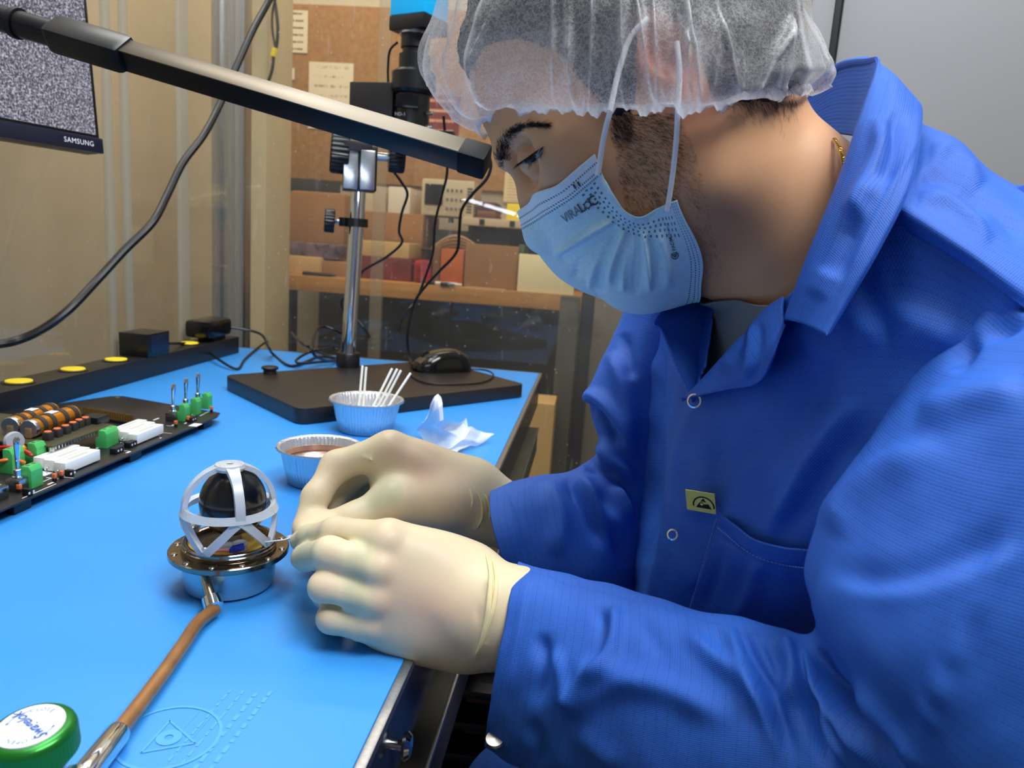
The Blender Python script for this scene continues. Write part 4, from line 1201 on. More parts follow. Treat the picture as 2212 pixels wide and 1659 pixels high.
# ------------------------------------------------------------------ circuit board with its parts
BT = .0118
pcb = thing('circuit_board', 'large black circuit board with green terminals and white resistors', 'circuit board', (-.56, .75, 0))
M['pcb'] = mat('black_solder_mask', (30, 31, 34), 0.32)
M['green'] = mat('green_terminal_plastic', (72, 178, 96), 0.42)
M['ceramic'] = mat('white_ceramic', (238, 238, 234), 0.55)
M['gold'] = mat('gold_pin', (206, 160, 74), 0.3, 0.9)
M['orange'] = mat('orange_coil', (222, 112, 62), 0.5)
M['amber'] = mat('amber_capacitor', (206, 150, 54), 0.4)
A = atz(478, 897, BT); B = atz(262, 858, BT); D = atz(0, 1103, BT)
ye = (A - D).normalized()
poly = [(-.4595, .50), (-.4595, .885), (-.466, .905), (-.625, .945), (-.640, .938), (-.70, .80), (-.70, .50)]
bd_ = MB().prism(poly, BT - .0018, BT, bev=.0003).build('board', M['pcb'], pcb)
for (x, y) in ((-.468, .56), (-.468, .72), (-.468, .87), (-.62, .92), (-.66, .60)):
    MB().box((x, y, (BT - .0018) / 2), (.008, .02, BT - .0018), bev=.001).build('standoff', M['black'], pcb)
g = MB(); pr = random.Random(5)
for k in range(60):
    px, py = pr.choice(((30 + pr.uniform(0, 90), 1050 - pr.uniform(-30, 30)), (pr.uniform(240, 420), 0), (pr.uniform(120, 220), 0)))
    x = pr.uniform(-.52, -.464); y = pr.uniform(.55, .90)
    g.box((x, y, BT + .0001), (pr.uniform(.0005, .003), pr.uniform(.002, .012), .0002) if pr.random() < .5 else (pr.uniform(.003, .012), .0006, .0002))
for (x0, y0, x1, y1) in ((-.472, .58, -.5, .5802), (-.464, .56, -.4642, .60), (-.478, .60, -.4782, .62)):
    g.box(((x0 + x1) / 2, (y0 + y1) / 2, BT + .0001), (abs(x1 - x0) + .0006, abs(y1 - y0) + .0006, .0002))
g.build('silkscreen', M['white_print'], bd_)
MB().disc_cyl((-.627, .934, BT - .00005), (0, 0, 1), .003, .0003, 20).build('mount_hole', M['gold'], bd_)


def at_b(px, py, dz=0):
    return atz(px, py, BT + dz)


def toggle(px, py, h=.026, lean=(0, 0)):
    p = at_b(px, py); o = thing('toggle_switch', None, None, (p.x, p.y, BT)); o.parent = pcb; o.location = (p.x - pcb.location.x, p.y - pcb.location.y, BT - pcb.location.z)
    MB().box((p.x, p.y, BT + .0055), (.0125, .013, .011), bev=.0006).build('body', M['dark_item'], o)
    MB().box((p.x, p.y, BT + .0082), (.0129, .0134, .005), bev=.0006).build('frame', M['steel'], o)
    MB().lathe([(0, .011), (.0044, .011), (.0044, .0125), (.0032, .013), (.0032, .0185), (.0026, .019), (0, .019)], (p.x, p.y, BT), seg=16).build('bushing', M['chrome'], o)
    MB().lathe([(0, 0), (.0014, 0), (.0024, h - .008), (.0026, h - .003), (.0015, h - .0005), (0, h)], (p.x, p.y, BT + .018), (lean[0], lean[1], 1), 14).build('lever', M['chrome'], o)
    return o


def terminal(px, py, w=.0155, d=.011, h=.014, rot=0.0, name='terminal_block'):
    p = at_b(px, py); R = ROT('Z', rot)
    pol_ = [(-d / 2, 0), (d / 2, 0), (d / 2, h * .55), (d * .22, h * .62), (d * .22, h), (-d * .32, h), (-d / 2, h * .8)]
    Mx = Matrix.Translation((p.x, p.y, BT)) @ R.to_4x4() @ Matrix(((0, 0, 1, 0), (1, 0, 0, 0), (0, 1, 0, 0), (0, 0, 0, 1)))
    # outline in (y, z), extruded along x
    ob = MB().prism([(y, z) for y, z in pol_], -w / 2, w / 2, bev=.0005, M=Mx).build(name, M['green'], pcb)
    for s in (-1, 1):
        MB().box(Vector((p.x, p.y, BT + h * .28)) + R @ Vector((s * w * .24, d / 2, 0)), (.0036, .0008, .0046), R).build('wire_hole', mat('hole_dark', (10, 40, 18), .6) if 'hole_dark' not in bpy.data.materials else bpy.data.materials['hole_dark'], ob)
        MB().disc_cyl(Vector((p.x, p.y, BT + h)) + R @ Vector((s * w * .24, -d * .05, -.0002)), (0, 0, 1), .0018, .0004, 10).build('clamp_screw', M['steel'], ob)
    return ob


# the row of three switches with green terminals at the far end
for k, (px, py) in enumerate(((374, 908), (401, 893), (427, 879))):
    toggle(px, py, .028, (.03, .02))
for (px, py) in ((396, 908), (421, 894), (445, 882)):
    terminal(px, py, .011, .012, .021, PI / 2)
terminal(232, 962, .024, .012, .019, PI / 2 + .1)
terminal(78, 1004, .013, .013, .023, PI / 2)
terminal(28, 1018, .016, .013, .023, PI / 2)
terminal(67, 1050, .014, .013, .020, PI / 2)
toggle(40, 1058, .030, (.02, 0)); toggle(-8, 1078, .026, (.03, .03))
for (px, py) in ((372, 918), (400, 906), (470, 0)):
    pass


def resistor(c, ln=.050, w=.0112, h=.0105):
    ob = MB().box((c[0], c[1], BT + .0015 + h / 2), (w, ln, h), bev=.0006).build('cement_resistor', M['ceramic'], pcb)
    MB().box((c[0], c[1], BT + .0016 + h), (w * .35, ln * .55, .0002)).build('print', mat('faint_print', (190, 188, 184), .6) if 'faint_print' not in bpy.data.materials else bpy.data.materials['faint_print'], ob)
    for s in (-1, 1):
        MB().tube([(c[0], c[1] + s * ln / 2, BT + .005), (c[0], c[1] + s * (ln / 2 + .003), BT + .005), (c[0], c[1] + s * (ln / 2 + .0035), BT)], .0005, 6).build('lead', M['silver'], ob)


q0 = at_b(152, 1024); q1 = at_b(232, 996)
for k in range(3):
    resistor((q0.x - .006 - .0136 * k, (q0.y + q1.y) / 2 - .004 + .004 * k))
q0 = at_b(294, 964); q1 = at_b(360, 931)
for k in range(3):
    resistor((q0.x - .006 - .0136 * k, (q0.y + q1.y) / 2 - .006 + .006 * k))
# small parts: headers, black dip switches, orange jumpers, amber discs
for (px, py) in ((118, 1040), (133, 1034), (380, 922), (407, 912), (457, 890), (42, 1064)):
    p = at_b(px, py); ob = MB().box((p.x, p.y, BT + .002), (.0028, .0028, .004), bev=.0003).build('jumper', M['black'], pcb)
    MB().box((p.x, p.y, BT + .0053), (.0032, .0032, .0042), bev=.0004).build('jumper_cap', M['orange'], ob)
for (px, py) in ((252, 978), (282, 965), (150, 1028), (60, 1070), (414, 910)):
    p = at_b(px, py); ob = MB().box((p.x, p.y, BT + .003), (.007, .013 if px > 200 else .004, .006), bev=.0004).build('dip_switch', M['black'], pcb)
    for s in (-1, 1):
        MB().box((p.x + .0036, p.y + s * .0025, BT + .003), (.0004, .0018, .0018)).build('switch_tab', M['white_print'], ob)
for (px, py) in ((236, 950), (256, 941)):
    p = at_b(px, py)
    MB().lathe([(0, -.0014), (.003, -.0012), (.0036, 0), (.003, .0012), (0, .0014)], (p.x + .006, p.y, BT + .0075), (1, .3, 0), 18).build('disc_capacitor', M['amber'], pcb)
MB().box(at_b(422, 918, .0002), (.01, .014, .0004)).build('paper_label', M['white_print'], pcb)
MB().box(at_b(85, 1022, .0002), (.02, .012, .0004)).build('paper_label', M['white_print'], pcb)
p = at_b(24, 1000, 0)
MB().lathe([(0, -.003), (.0085, -.003), (.0095, 0), (.0085, .003), (0, .003)], (p.x + .004, p.y, BT + .022), (1, -.4, .1), 28).build('disc_varistor', mat('grey_disc', (168, 172, 182), .45), pcb)
# wires and yellow film capacitors at the left
for k, (c_, pts) in enumerate((((200, 34, 30), ((70, 985, .012), (50, 975, .016), (20, 968, .016), (-15, 975, .012))), ((190, 30, 28), ((66, 980, .016), (40, 968, .02), (10, 966, .02), (-15, 968, .016))),
                              ((226, 110, 40), ((54, 1000, .008), (30, 992, .013), (5, 995, .013), (-15, 1000, .01))))):
    MB().tube([at_b(*q) for q in pts], .0016, 8).build('wire', mat('wire_%d' % k, c_, .4), pcb)
for (px, py) in ((24, 972), (38, 962)):
    p = at_b(px, py, .014); MB().lathe([(0, 0), (.0034, 0), (.004, .001), (.004, .015), (.0034, .016), (0, .016)], p, (.4, 1, .05), 16).build('film_capacitor', mat('film_yellow', (246, 190, 40), .4) if 'film_yellow' not in bpy.data.materials else bpy.data.materials['film_yellow'], pcb)

# daughter board on standoffs with two battery cells
DZ = BT + .018
da = atz(113, 966, DZ); db = atz(225, 916, DZ)
db_o = MB().box(((da.x + -.66) / 2, (da.y + db.y) / 2, DZ), (abs(da.x + .66), db.y - da.y, .0016), bev=.0003).build('daughter_board', mat('daughter_green', (64, 62, 44), 0.4), pcb)
for (dx, y) in ((-.004, da.y + .004), (-.004, db.y - .004), (-.06, db.y - .004)):
    MB().disc_cyl((da.x + dx, y, BT), (0, 0, 1), .0028, DZ - BT, 12).build('standoff', M['steel'], db_o)
bat = mat('amber_foil_cell', (226, 148, 48), 0.22, 0.75, var=0.2, vscale=50)
for (px, py, px2, py2) in ((62, 927, 168, 889), (22, 921, 120, 884)):
    e0 = atz(px, py, DZ + .0105); e1 = atz(px2, py2, DZ + .0105)
    dr = (e1 - e0); dr.z = 0; dr = dr.normalized(); ln = .072
    cell = MB().lathe([(0, 0), (.0082, 0), (.0091, .001), (.0091, ln - .001), (.0082, ln), (0, ln)], e0, dr, 36).build('battery_cell', bat, db_o)
    MB().lathe([(0, -.0006), (.0086, -.0006), (.0093, .0006), (.0093, .004), (.0091, .0042)], e0, dr, 36).build('end_cap', M['silver'], cell)
    MB().box(e0 - dr * .0008 + Vector((0, 0, -.004)), (.006, .0014, .010), ROT('Z', math.atan2(dr.y, dr.x) - PI / 2), bev=.0003).build('contact_tab', mat('tab_gold', (226, 196, 150), .3, .9) if 'tab_gold' not in bpy.data.materials else bpy.data.materials['tab_gold'], cell)
    for f in (.14, .34, .62, .86):
        MB().lathe([(.0091, 0), (.0099, 0), (.0099, .006), (.0091, .006), (.0091, 0)], e0 + dr * ln * f, dr, 32).build('clip', M['dark_item'], cell)
    MB().box(e0 + dr * ln * .5 + Vector((0, 0, .0092)), (.008, .012, .0006), ROT('Z', math.atan2(dr.y, dr.x) - PI / 2)).build('sticker', M['white_print'], cell)
for (px, py) in ((104, 950), (124, 943), (142, 936), (158, 929), (171, 923), (185, 918)):
    p = atz(px, py, DZ + .001); ob = MB().box((p.x, p.y, DZ + .0045), (.0075, .0075, .0085), bev=.0006).build('inductor', M['dark_item'], db_o)
    MB().disc_cyl((p.x, p.y, DZ + .0087), (0, 0, 1), .0034, .0012, 16, .0003).build('coil_top', M['orange'], ob)
p = atz(205, 905, DZ + .004); MB().box((p.x, p.y, DZ + .004), (.02, .02, .008), bev=.0006).build('socket', M['black'], db_o)
g = MB()
for k in range(22):
    g.box((da.x + .0002, da.y + k * (db.y - da.y) / 22, DZ - .0018), (.001, .0012, .003))
g.build('solder_joints', M['silver'], db_o)
# gold pin header
h0 = atz(180, 893, BT + .004); h1 = atz(288, 912, BT + .004); n = 20; pin = None
hb = MB().box((h0 + h1) / 2 + Vector((0, 0, -.002)), ((h1 - h0).length, .0055, .0028), ROT('Z', math.atan2((h1 - h0).y, (h1 - h0).x))).build('pin_header', M['black'], pcb)
sd = Vector((-(h1 - h0).y, (h1 - h0).x, 0)).normalized()
for k in range(n):
    for s in (-1, 1):
        p = h0 + (h1 - h0) * ((k + .5) / n) + sd * .0013 * s
        if pin is None:
            pin = MB().box((0, 0, .0045), (.0011, .0011, .0095)).build('pin', M['gold'], hb, local=True)
            o = pin
        else:
            o = pin.copy(); COL.objects.link(o)
        o.location = p - Vector(parent_loc(hb)) - Vector((0, 0, .001))
# ------------------------------------------------------------------ person: skin
HY = 0.50                                                    # plane of the head's middle
person = thing('person', 'person in a blue lab coat, hair net, mask and gloves bending over the bench', 'person', (0.30, 0.50, -0.45))


def skin_mat():
    t = NT('skin'); v = t.coord('Object')
    n1 = t.noise(v, 14, 3); n2 = t.noise(v, 900, 2)
    c = t.ramp(n1, [(.3, lin((204, 148, 108))), (.7, lin((224, 170, 124)))])
    at = t.add('ShaderNodeAttribute'); at.attribute_name = 'flush'; c = t.mix(t.math('MULTIPLY', at.outputs['Fac'], .75), c, lin((208, 92, 74)))
    t.link(c, t.b.inputs['Base Color']); t.b.inputs['Roughness'].default_value = .46; t.b.inputs['Specular IOR Level'].default_value = .38
    t.b.inputs['Subsurface Weight'].default_value = .12; t.b.inputs['Subsurface Radius'].default_value = (.009, .0035, .002); t.b.inputs['Subsurface Scale'].default_value = .5
    t.bump(t.math('ADD', t.math('MULTIPLY', n2, .6), t.noise(v, 260, 3)), .10, .0004); return t.m


M['skin'] = skin_mat()
H_ = lambda px, py, dy=0.0: npv(aty(px, py, HY + dy))
FWD = npv((-.766, 0, -.643)); UPH = npv((-.643, 0, .766)); LAT = npv((0, 1, 0))
# a slight turn of the face towards the viewer
head = SDF((-.13, .36, .10), (.34, .66, .47), .0019)
head.ell(H_(1322, 100), (.093, .074, .082), (FWD, LAT, UPH), .02)
head.ell(H_(1385, 85), (.088, .072, .080), (FWD, LAT, UPH), .015)
head.ell(H_(1312, 420), (.042, .050, .082), (FWD, LAT, UPH), .025)
head.ell(H_(1380, 330), (.075, .056, .060), (FWD, LAT, UPH), .025)
for s in (-1, 1):
    head.cone(H_(1500, 385, s * .042), H_(1380, 585, s * .014), .024, .018, .02)
    head.cone(H_(1470, 250, s * .052), H_(1500, 385, s * .045), .020, .022, .02)
    head.ell(H_(1236, 352, s * .045), (.022, .020, .024), (FWD, LAT, UPH), .02)
    head.ell(H_(1345, 470, s * .034), (.034, .024, .040), (FWD, LAT, UPH), .02)
    head.cone(H_(1108, 338, s * .009), H_(1122, 300, s * .038), .0088, .0085, .014)
    head.ell(H_(1265, 250, s * .058), (.030, .011, .030), (FWD, LAT, UPH), .02)
head.ell(H_(1366, 592), (.016, .022, .016), (FWD, LAT, UPH), .015)
head.cone(H_(1150, 380), H_(1172, 505), .0080, .0105, .010)
for s in (-1, 1):
    head.ell(H_(1190, 512, s * .012), (.010, .008, .009), None, .008)
    head.ell(H_(1128, 354, s * .040), (.014, .021, .0125), (FWD, LAT, UPH), .012, 'sub')
    head.ell(H_(1163, 339, s * .0325), (.0130, .0140, .0128), (FWD, LAT, UPH), .004)
# ears
for s in (-1, 1):
    ec = H_(1446, 118, s * .070)
    ax_ = npv((.643, 0, -.766)); af = npv((-.766, s * .25, -.643))
    head.ell(ec, (.032, .0185, .0065), (ax_, af, np.cross(ax_, af)), .006)
    head.ell(ec + npv((-.004, s * .006, .002)), (.016, .010, .006), (ax_, af, np.cross(ax_, af)), .004, 'sub')
# neck and shoulders
head.cone(H_(1490, 300), H_(1768, 560), .055, .062, .03)
head.ell(H_(1570, 230), (.036, .056, .038), None, .02)
for s in (-1, 1):
    head.cone(H_(1545, 250, s * .040), H_(1735, 610, s * .024), .017, .017, .02)
head.ell(H_(1860, 740), (.06, .09, .05), None, .03)
head.swell(H_(1600, 640), .014, .003); head.swell(H_(1096, 392), (.006, .012, .008), -.007)
# lid crease and cheek softness
for s in (-1, 1):
    head.groove(H_(1128, 328, s * .046), H_(1165, 305, s * .040), .0022, -.0022)
    head.groove(H_(1165, 378, s * .038), H_(1195, 352, s * .044), .0045, -.0016)
Vh, Fh = head.mesh(2)
# limbs under the coat: coarse, one skin with the head by way of the shoulders
body = SDF((-.10, .16, -.40), (.46, .84, .26), .009)
body.cone((.235, .50, .14), (.36, .50, -.28), .095, .12, .05)
for s in (-1, 1):
    body.cone((.20, .50 + s * .03, .19), (.192, .50 + s * .130, .20), .036, .026, .03)
body.cone((.192, .365, .20), (.140, .325, .020), .026, .020, .03); body.cone((.140, .325, .020), (.0, .412, .030), .020, .019, .02)
body.cone((.208, .650, .20), (.075, .66, .05), .036, .030, .03); body.cone((.075, .66, .05), (-.02, .582, .038), .032, .019, .02)
for s in (-1, 1):
    body.cone((.33, .50 + s * .09, -.28), (.10, .50 + s * .10, -.30), .085, .07, .04)
Vb, Fb = body.mesh(1)
trs = SDF((-.05, .28, -.42), (.50, .74, -.10), .008)
for s in (-1, 1):
    trs.cone((.36, .50 + s * .09, -.29), (.08, .50 + s * .10, -.31), .095, .080, .03); trs.cone((.08, .50 + s * .10, -.31), (.07, .50 + s * .10, -.42), .080, .07, .03)
trs.cone((.36, .44, -.27), (.36, .56, -.27), .12, .12, .03)
Vt, Ft = trs.mesh(1)
mesh_np('trousers', Vt, Ft, mat('navy_trousers', (24, 30, 52), .8), person)
bo = mesh_np('body', np.concatenate([Vh, Vb]), np.concatenate([Fh, Fb + len(Vh)]), M['skin'], person)
qf = project(np.concatenate([Vh, Vb])); fl_ = np.exp(-(((qf[:, 0] - 1425) / 75) ** 2 + ((qf[:, 1] - 90) / 95) ** 2)) + .35 * np.exp(-(((qf[:, 0] - 1500) / 60) ** 2 + ((qf[:, 1] - 250) / 90) ** 2))
bo.data.attributes.new('flush', 'FLOAT', 'POINT').data.foreach_set('value', np.clip(fl_, 0, 1).astype(np.float32))

# ------------------------------------------------------------------ gloved hands


def glove_mat():
    t = NT('latex_glove'); v = t.coord('Object')
    n1 = t.noise(v, 22, 3); n2 = t.noise(v, 700, 2)
    # taut latex lets the hand's pink through, slack latex stays cream
    at = t.add('ShaderNodeAttribute'); at.attribute_name = 'taut'
    f = t.math('ADD', at.outputs['Fac'], t.math('MULTIPLY', t.math('SUBTRACT', n1, .5), .5))
    c = t.ramp(f, [(.0, lin((198, 196, 162))), (.35, lin((224, 210, 174))), (.75, lin((224, 198, 168))), (1.0, lin((224, 184, 160)))])
    t.link(c, t.b.inputs['Base Color']); t.b.inputs['Roughness'].default_value = .42; t.b.inputs['Specular IOR Level'].default_value = .3
    t.b.inputs['Subsurface Weight'].default_value = .15; t.b.inputs['Subsurface Radius'].default_value = (.006, .004, .002); t.b.inputs['Subsurface Scale'].default_value = .4
    t.bump(t.math('ADD', n2, t.noise(v, 130, 3)), .10, .0004); return t.m


M['glove'] = glove_mat(); M['glove_roll'] = mat('rolled_latex', (238, 222, 172), .4, sss=.1)
A_ = lambda px, py, Y: npv(aty(px, py, Y))
L = SDF((-.245, .30, -.01), (.06, .56, .155), .00125)
# back of the hand: metacarpals from wrist to knuckles, Y grows away from the viewer
wr = A_(1052, 1330, .425)
kn_i, kn_m, kn_r, kn_p = A_(838, 1168, .430), A_(822, 1228, .420), A_(812, 1292, .4145), A_(800, 1348, .415)
L.cone(A_(1130, 1335, .42), A_(1040, 1328, .425), .027, .0265, .02)
L.ell(A_(1085, 1335, .424), (.03, .021, .029), (npv((1, -.1, .05)), LAT, npv((0, 0, 1))), .02)
for kn, w0, r0, r1 in ((kn_i, A_(1010, 1240, .440), .017, .0125), (kn_m, A_(1005, 1285, .432), .018, .0125), (kn_r, A_(1000, 1335, .428), .018, .0118), (kn_p, A_(1000, 1380, .428), .016, .0115)):
    L.cone(w0, kn + npv((0, .004, 0)), r0, r1, .016)
L.ell(A_(930, 1275, .445), (.045, .016, .034), (npv((1, 0, .1)), LAT, npv((-.1, 0, 1))), .02)
L.ell(A_(920, 1365, .432), (.038, .018, .015), (npv((1, 0, -.02)), LAT, npv((0, 0, 1))), .02)
# thumb on the far side, meeting the index
L.chain([A_(960, 1230, .465), A_(850, 1180, .492), A_(740, 1160, .498), A_(660, 1150, .492)], [.018, .013, .0115, .0085], .012)
# index: nearly straight, tip pinching
L.chain([kn_i, A_(725, 1150, .448), A_(672, 1160, .466), A_(648, 1168, .474)], [.0122, .0098, .0085, .0070], .004)
# middle: bent once
L.chain([kn_m, A_(712, 1196, .420), A_(662, 1203, .448), A_(652, 1206, .462)], [.0122, .0104, .0090, .0076], .0035)
# ring and little finger: folded under
L.chain([kn_r, A_(702, 1268, .412), A_(706, 1282, .440), A_(760, 1290, .458)], [.0116, .0098, .0092, .008], .0035)
L.chain([kn_p, A_(717, 1335, .4105), A_(722, 1340, .435), A_(765, 1342, .450)], [.0110, .0090, .0086, .0075], .0035)
# knuckle bumps and the slack between them
for kn, a in ((kn_i, .0016), (kn_m, .0028), (kn_r, .0020), (kn_p, .0018)):
    L.swell(kn + npv((.001, -.010, .003)), .0085, a)
# glove creases and the valleys between fingers
for (a, b, w, am) in (((752, 1178, .425), (640, 1188, .452), .0030, -.0045), ((756, 1238, .415), (670, 1238, .420), .0030, -.0048), ((748, 1303, .409), (688, 1304, .409), .0030, -.0048), ((775, 1150, .432), (735, 1160, .434), .0018, .0008),
                      ((800, 1185, .42), (770, 1230, .414), .004, -.0012), ((800, 1250, .41), (775, 1290, .41), .004, -.0012), (((1062, 1200, .415), (1046, 1390, .395), .0022, .0022)), (((1046, 1390, .395), (1020, 1430, .398), .0020, .0020)), (((1072, 1215, .414), (1052, 1340, .394), .0016, .0016)),
                      (((735, 1126, .437), (722, 1142, .434), .0012, .0010)), (((748, 1124, .437), (732, 1140, .434), .0012, .0010)), (((762, 1372, .402), (770, 1390, .408), .0014, .0014)),
                      (((1030, 1280, .40), (1040, 1400, .397), .0020, -.0010)), (((672, 1212, .415), (676, 1238, .418), .0012, -.0012)), (((738, 1382, .404), (752, 1388, .408), .0012, .0010))):
    L.groove(A_(*a), A_(*b), w, am)
Vl, Fl = L.mesh(2)


def paint_taut(o, V, base, spots):
    q = project(V); a = np.full(len(V), base, float)
    for x, y, r, w in spots: a += w * np.exp(-((q[:, 0] - x) ** 2 + (q[:, 1] - y) ** 2) / r ** 2)
    at = o.data.attributes.new('taut', 'FLOAT', 'POINT'); at.data.foreach_set('value', np.clip(a, 0, 1).astype(np.float32))


g1 = mesh_np('glove', Vl, Fl, M['glove'], person)
paint_taut(g1, Vl, .42, [(780, 1188, 30, -.35), (770, 1250, 34, -.4), (770, 1310, 34, -.4), (650, 1205, 30, -.45), (660, 1165, 30, -.3), (835, 1142, 40, .26), (840, 1215, 40, .26), (830, 1290, 40, .22), (815, 1352, 40, .2), (700, 1268, 34, .22), (700, 1335, 34, .22), (720, 1205, 34, .2),
                        (920, 1290, 90, .3), (960, 1370, 80, .25), (1050, 1330, 40, .2)])
tag(g1, 'cream latex glove nearer the viewer with the back of the hand turned to us')

R_ = SDF((-.235, .42, -.01), (.05, .64, .165), .00125)
kn = A_(842, 968, .560)
R_.cone(A_(1150, 1140, .575), A_(1040, 1090, .575), .026, .027, .02)
R_.ell(A_(1000, 1075, .575), (.030, .024, .030), None, .02)
for k_, (px, py, Y) in enumerate(((842, 968, .556), (834, 985, .572), (838, 1010, .588), (850, 1040, .602))):
    R_.cone(A_(1005, (1050, 1065, 1085, 1105)[k_], .572 + .012 * k_), A_(px, py, Y), .020, .0125, .016)
R_.ell(A_(905, 1040, .565), (.042, .020, .026), (npv((1, 0, -.35)), LAT, npv((.35, 0, 1))), .018)
# index: arched over to the pinch point
R_.chain([A_(842, 968, .556), A_(727, 1008, .548), A_(682, 1074, .525), A_(655, 1134, .508)], [.0128, .0118, .0098, .0075], .007)
R_.chain([A_(834, 985, .572), A_(748, 1040, .572), A_(705, 1100, .548), A_(672, 1140, .522)], [.0125, .0112, .0095, .0078], .006)
R_.chain([A_(838, 1010, .588), A_(775, 1060, .590), A_(760, 1110, .57), A_(790, 1130, .565)], [.012, .0108, .0095, .0082], .006)
R_.chain([A_(850, 1040, .602), A_(800, 1080, .600), A_(800, 1125, .585), A_(830, 1140, .578)], [.0115, .0098, .009, .008], .006)
# thumb: thenar, then along under the index to meet it
R_.ell(A_(905, 1090, .548), (.040, .020, .020), (npv((1, 0, .25)), LAT, npv((-.25, 0, 1))), .018)
R_.chain([A_(960, 1080, .555), A_(850, 1085, .535), A_(765, 1128, .518), A_(690, 1146, .506), A_(658, 1150, .498)], [.020, .0165, .0128, .0108, .0078], .010)
# the skin web between thumb and index
R_.ell(A_(868, 1034, .552), (.020, .007, .018), (npv((1, 0, .5)), LAT, npv((-.5, 0, 1))), .014)
for (a, b, w, am) in (((780, 985, .54), (812, 1000, .538), .0014, .0014), ((795, 972, .54), (808, 1010, .538), .0013, .0012), ((735, 1040, .535), (742, 1052, .535), .0013, -.0014),
                      ((1015, 1060, .548), (1020, 1098, .545), .0016, .0018), ((1030, 1062, .548), (1038, 1120, .546), .0016, .0018), ((1044, 1068, .549), (1052, 1110, .547), .0016, .0016),
                      ((1034, 1122, .546), (1024, 1150, .547), .0016, .0018), ((1085, 1150, .55), (1060, 1180, .55), .0016, .0016), ((806, 1080, .52), (818, 1050, .53), .0013, .0012), ((700, 1092, .515), (712, 1102, .515), .0012, -.0010)):
    R_.groove(A_(*a), A_(*b), w, am)
Vr, Fr = R_.mesh(2)
g2 = mesh_np('glove', Vr, Fr, M['glove'], person)
paint_taut(g2, Vr, .40, [(845, 1060, 34, -.5), (800, 1090, 30, -.35), (855, 965, 44, .25), (900, 1010, 50, .35), (960, 1040, 60, .3), (700, 1060, 40, .15), (730, 1010, 26, .25), (650, 1120, 20, .2), (1060, 1110, 40, -.2)])
tag(g2, 'cream latex glove farther back, thumb and index pinching')
# rolled cuff bands and the free hem of the gloves
from mathutils.bvhtree import BVHTree
BG = BVHTree.FromPolygons([tuple(v) for v in Vl], [tuple(int(i) for i in f) for f in Fl])
BG2 = BVHTree.FromPolygons([tuple(v) for v in Vr], [tuple(int(i) for i in f) for f in Fr])


def band(bvh, path, r, par, lift_=.0004):
    P = []
    for q in cat1(np.array(path, float), 8 * len(path)):
        h = bvh.ray_cast(Vector(CAM), Vector(ray(*q)).normalized())
        if h[0] is not None: P.append(h[0] + h[1] * (lift_ if h[1].dot(Vector(CAM) - h[0]) > 0 else -lift_))
    if len(P) > 3: MB().tube(P, lambda t: r * (.25 + .75 * math.sin(PI * min(1, max(0, t))) ** .6), 8, False).build('cuff_roll', M['glove_roll'], par)


band(BG, [(1050, 1200), (1060, 1240), (1058, 1290), (1052, 1340), (1040, 1390), (1028, 1415)], .0017, g1)
band(BG, [(1064, 1212), (1072, 1250), (1066, 1310), (1052, 1360), (1034, 1412)], .0014, g1)
band(BG2, [(1014, 1056), (1020, 1080), (1018, 1096)], .0010, g2)
band(BG2, [(1030, 1062), (1040, 1090), (1040, 1120), (1030, 1140)], .0012, g2)
band(BG2, [(1046, 1068), (1058, 1096), (1058, 1120)], .0011, g2)
# fine wire held between the fingertips
nw = thing('fine_wire', 'fine white wire with a clear bead held in the gloved fingertips', 'wire', tuple(A_(620, 1163, .478)))
MB().tube([dc + Vector((.0265, -.010, .0385)), Vector(A_(612, 1166, .472)), Vector(A_(630, 1160, .480))], .0005, 6).build('strand', M['white_print'], nw)
MB().lathe([(0, 0), (.0014, .0008), (.0016, .003), (.0010, .007), (0, .0075)], A_(620, 1163, .476), A_(640, 1156, .486) - A_(620, 1163, .476), 12).build('bead', clearp, nw)
# ------------------------------------------------------------------ clothing


def sample(sdf, P):
    q = (P - sdf.lo) / sdf.h; i = np.clip(np.floor(q).astype(int), 0, sdf.n - 2); f = np.clip(q - i, 0, 1); ok = ((q >= 0) & (q <= sdf.n - 1)).all(-1)
    d = np.zeros(P.shape[:-1])
    for a in (0, 1):
        for b in (0, 1):
            for c in (0, 1):
                w = (f[..., 0] if a else 1 - f[..., 0]) * (f[..., 1] if b else 1 - f[..., 1]) * (f[..., 2] if c else 1 - f[..., 2])
                d += w * sdf.d[i[..., 0] + a, i[..., 1] + b, i[..., 2] + c]
    return np.where(ok, d, .2)


def push_out(G, sdf, margin, it=8):
    e = sdf.h
    for _ in range(it):
        d = sample(sdf, G); m = d < margin
        if not m.any(): break
        g = np.stack([sample(sdf, G + e * v) - sample(sdf, G - e * v) for v in np.eye(3)], -1); g /= np.linalg.norm(g, axis=-1, keepdims=True) + 1e-9
        G = G + g * (np.where(m, margin - d, 0) * .8)[..., None]
    return G


def soften(G, n=2, closed_v=False):
    for _ in range(n):
        H = G.copy(); H[1:-1] = G[1:-1] * .5 + .25 * (G[:-2] + G[2:]); G = H
        if closed_v: G = G * .5 + .25 * (np.roll(G, 1, 1) + np.roll(G, -1, 1))
        else:
            H = G.copy(); H[:, 1:-1] = G[:, 1:-1] * .5 + .25 * (G[:, :-2] + G[:, 2:]); G = H
    return G


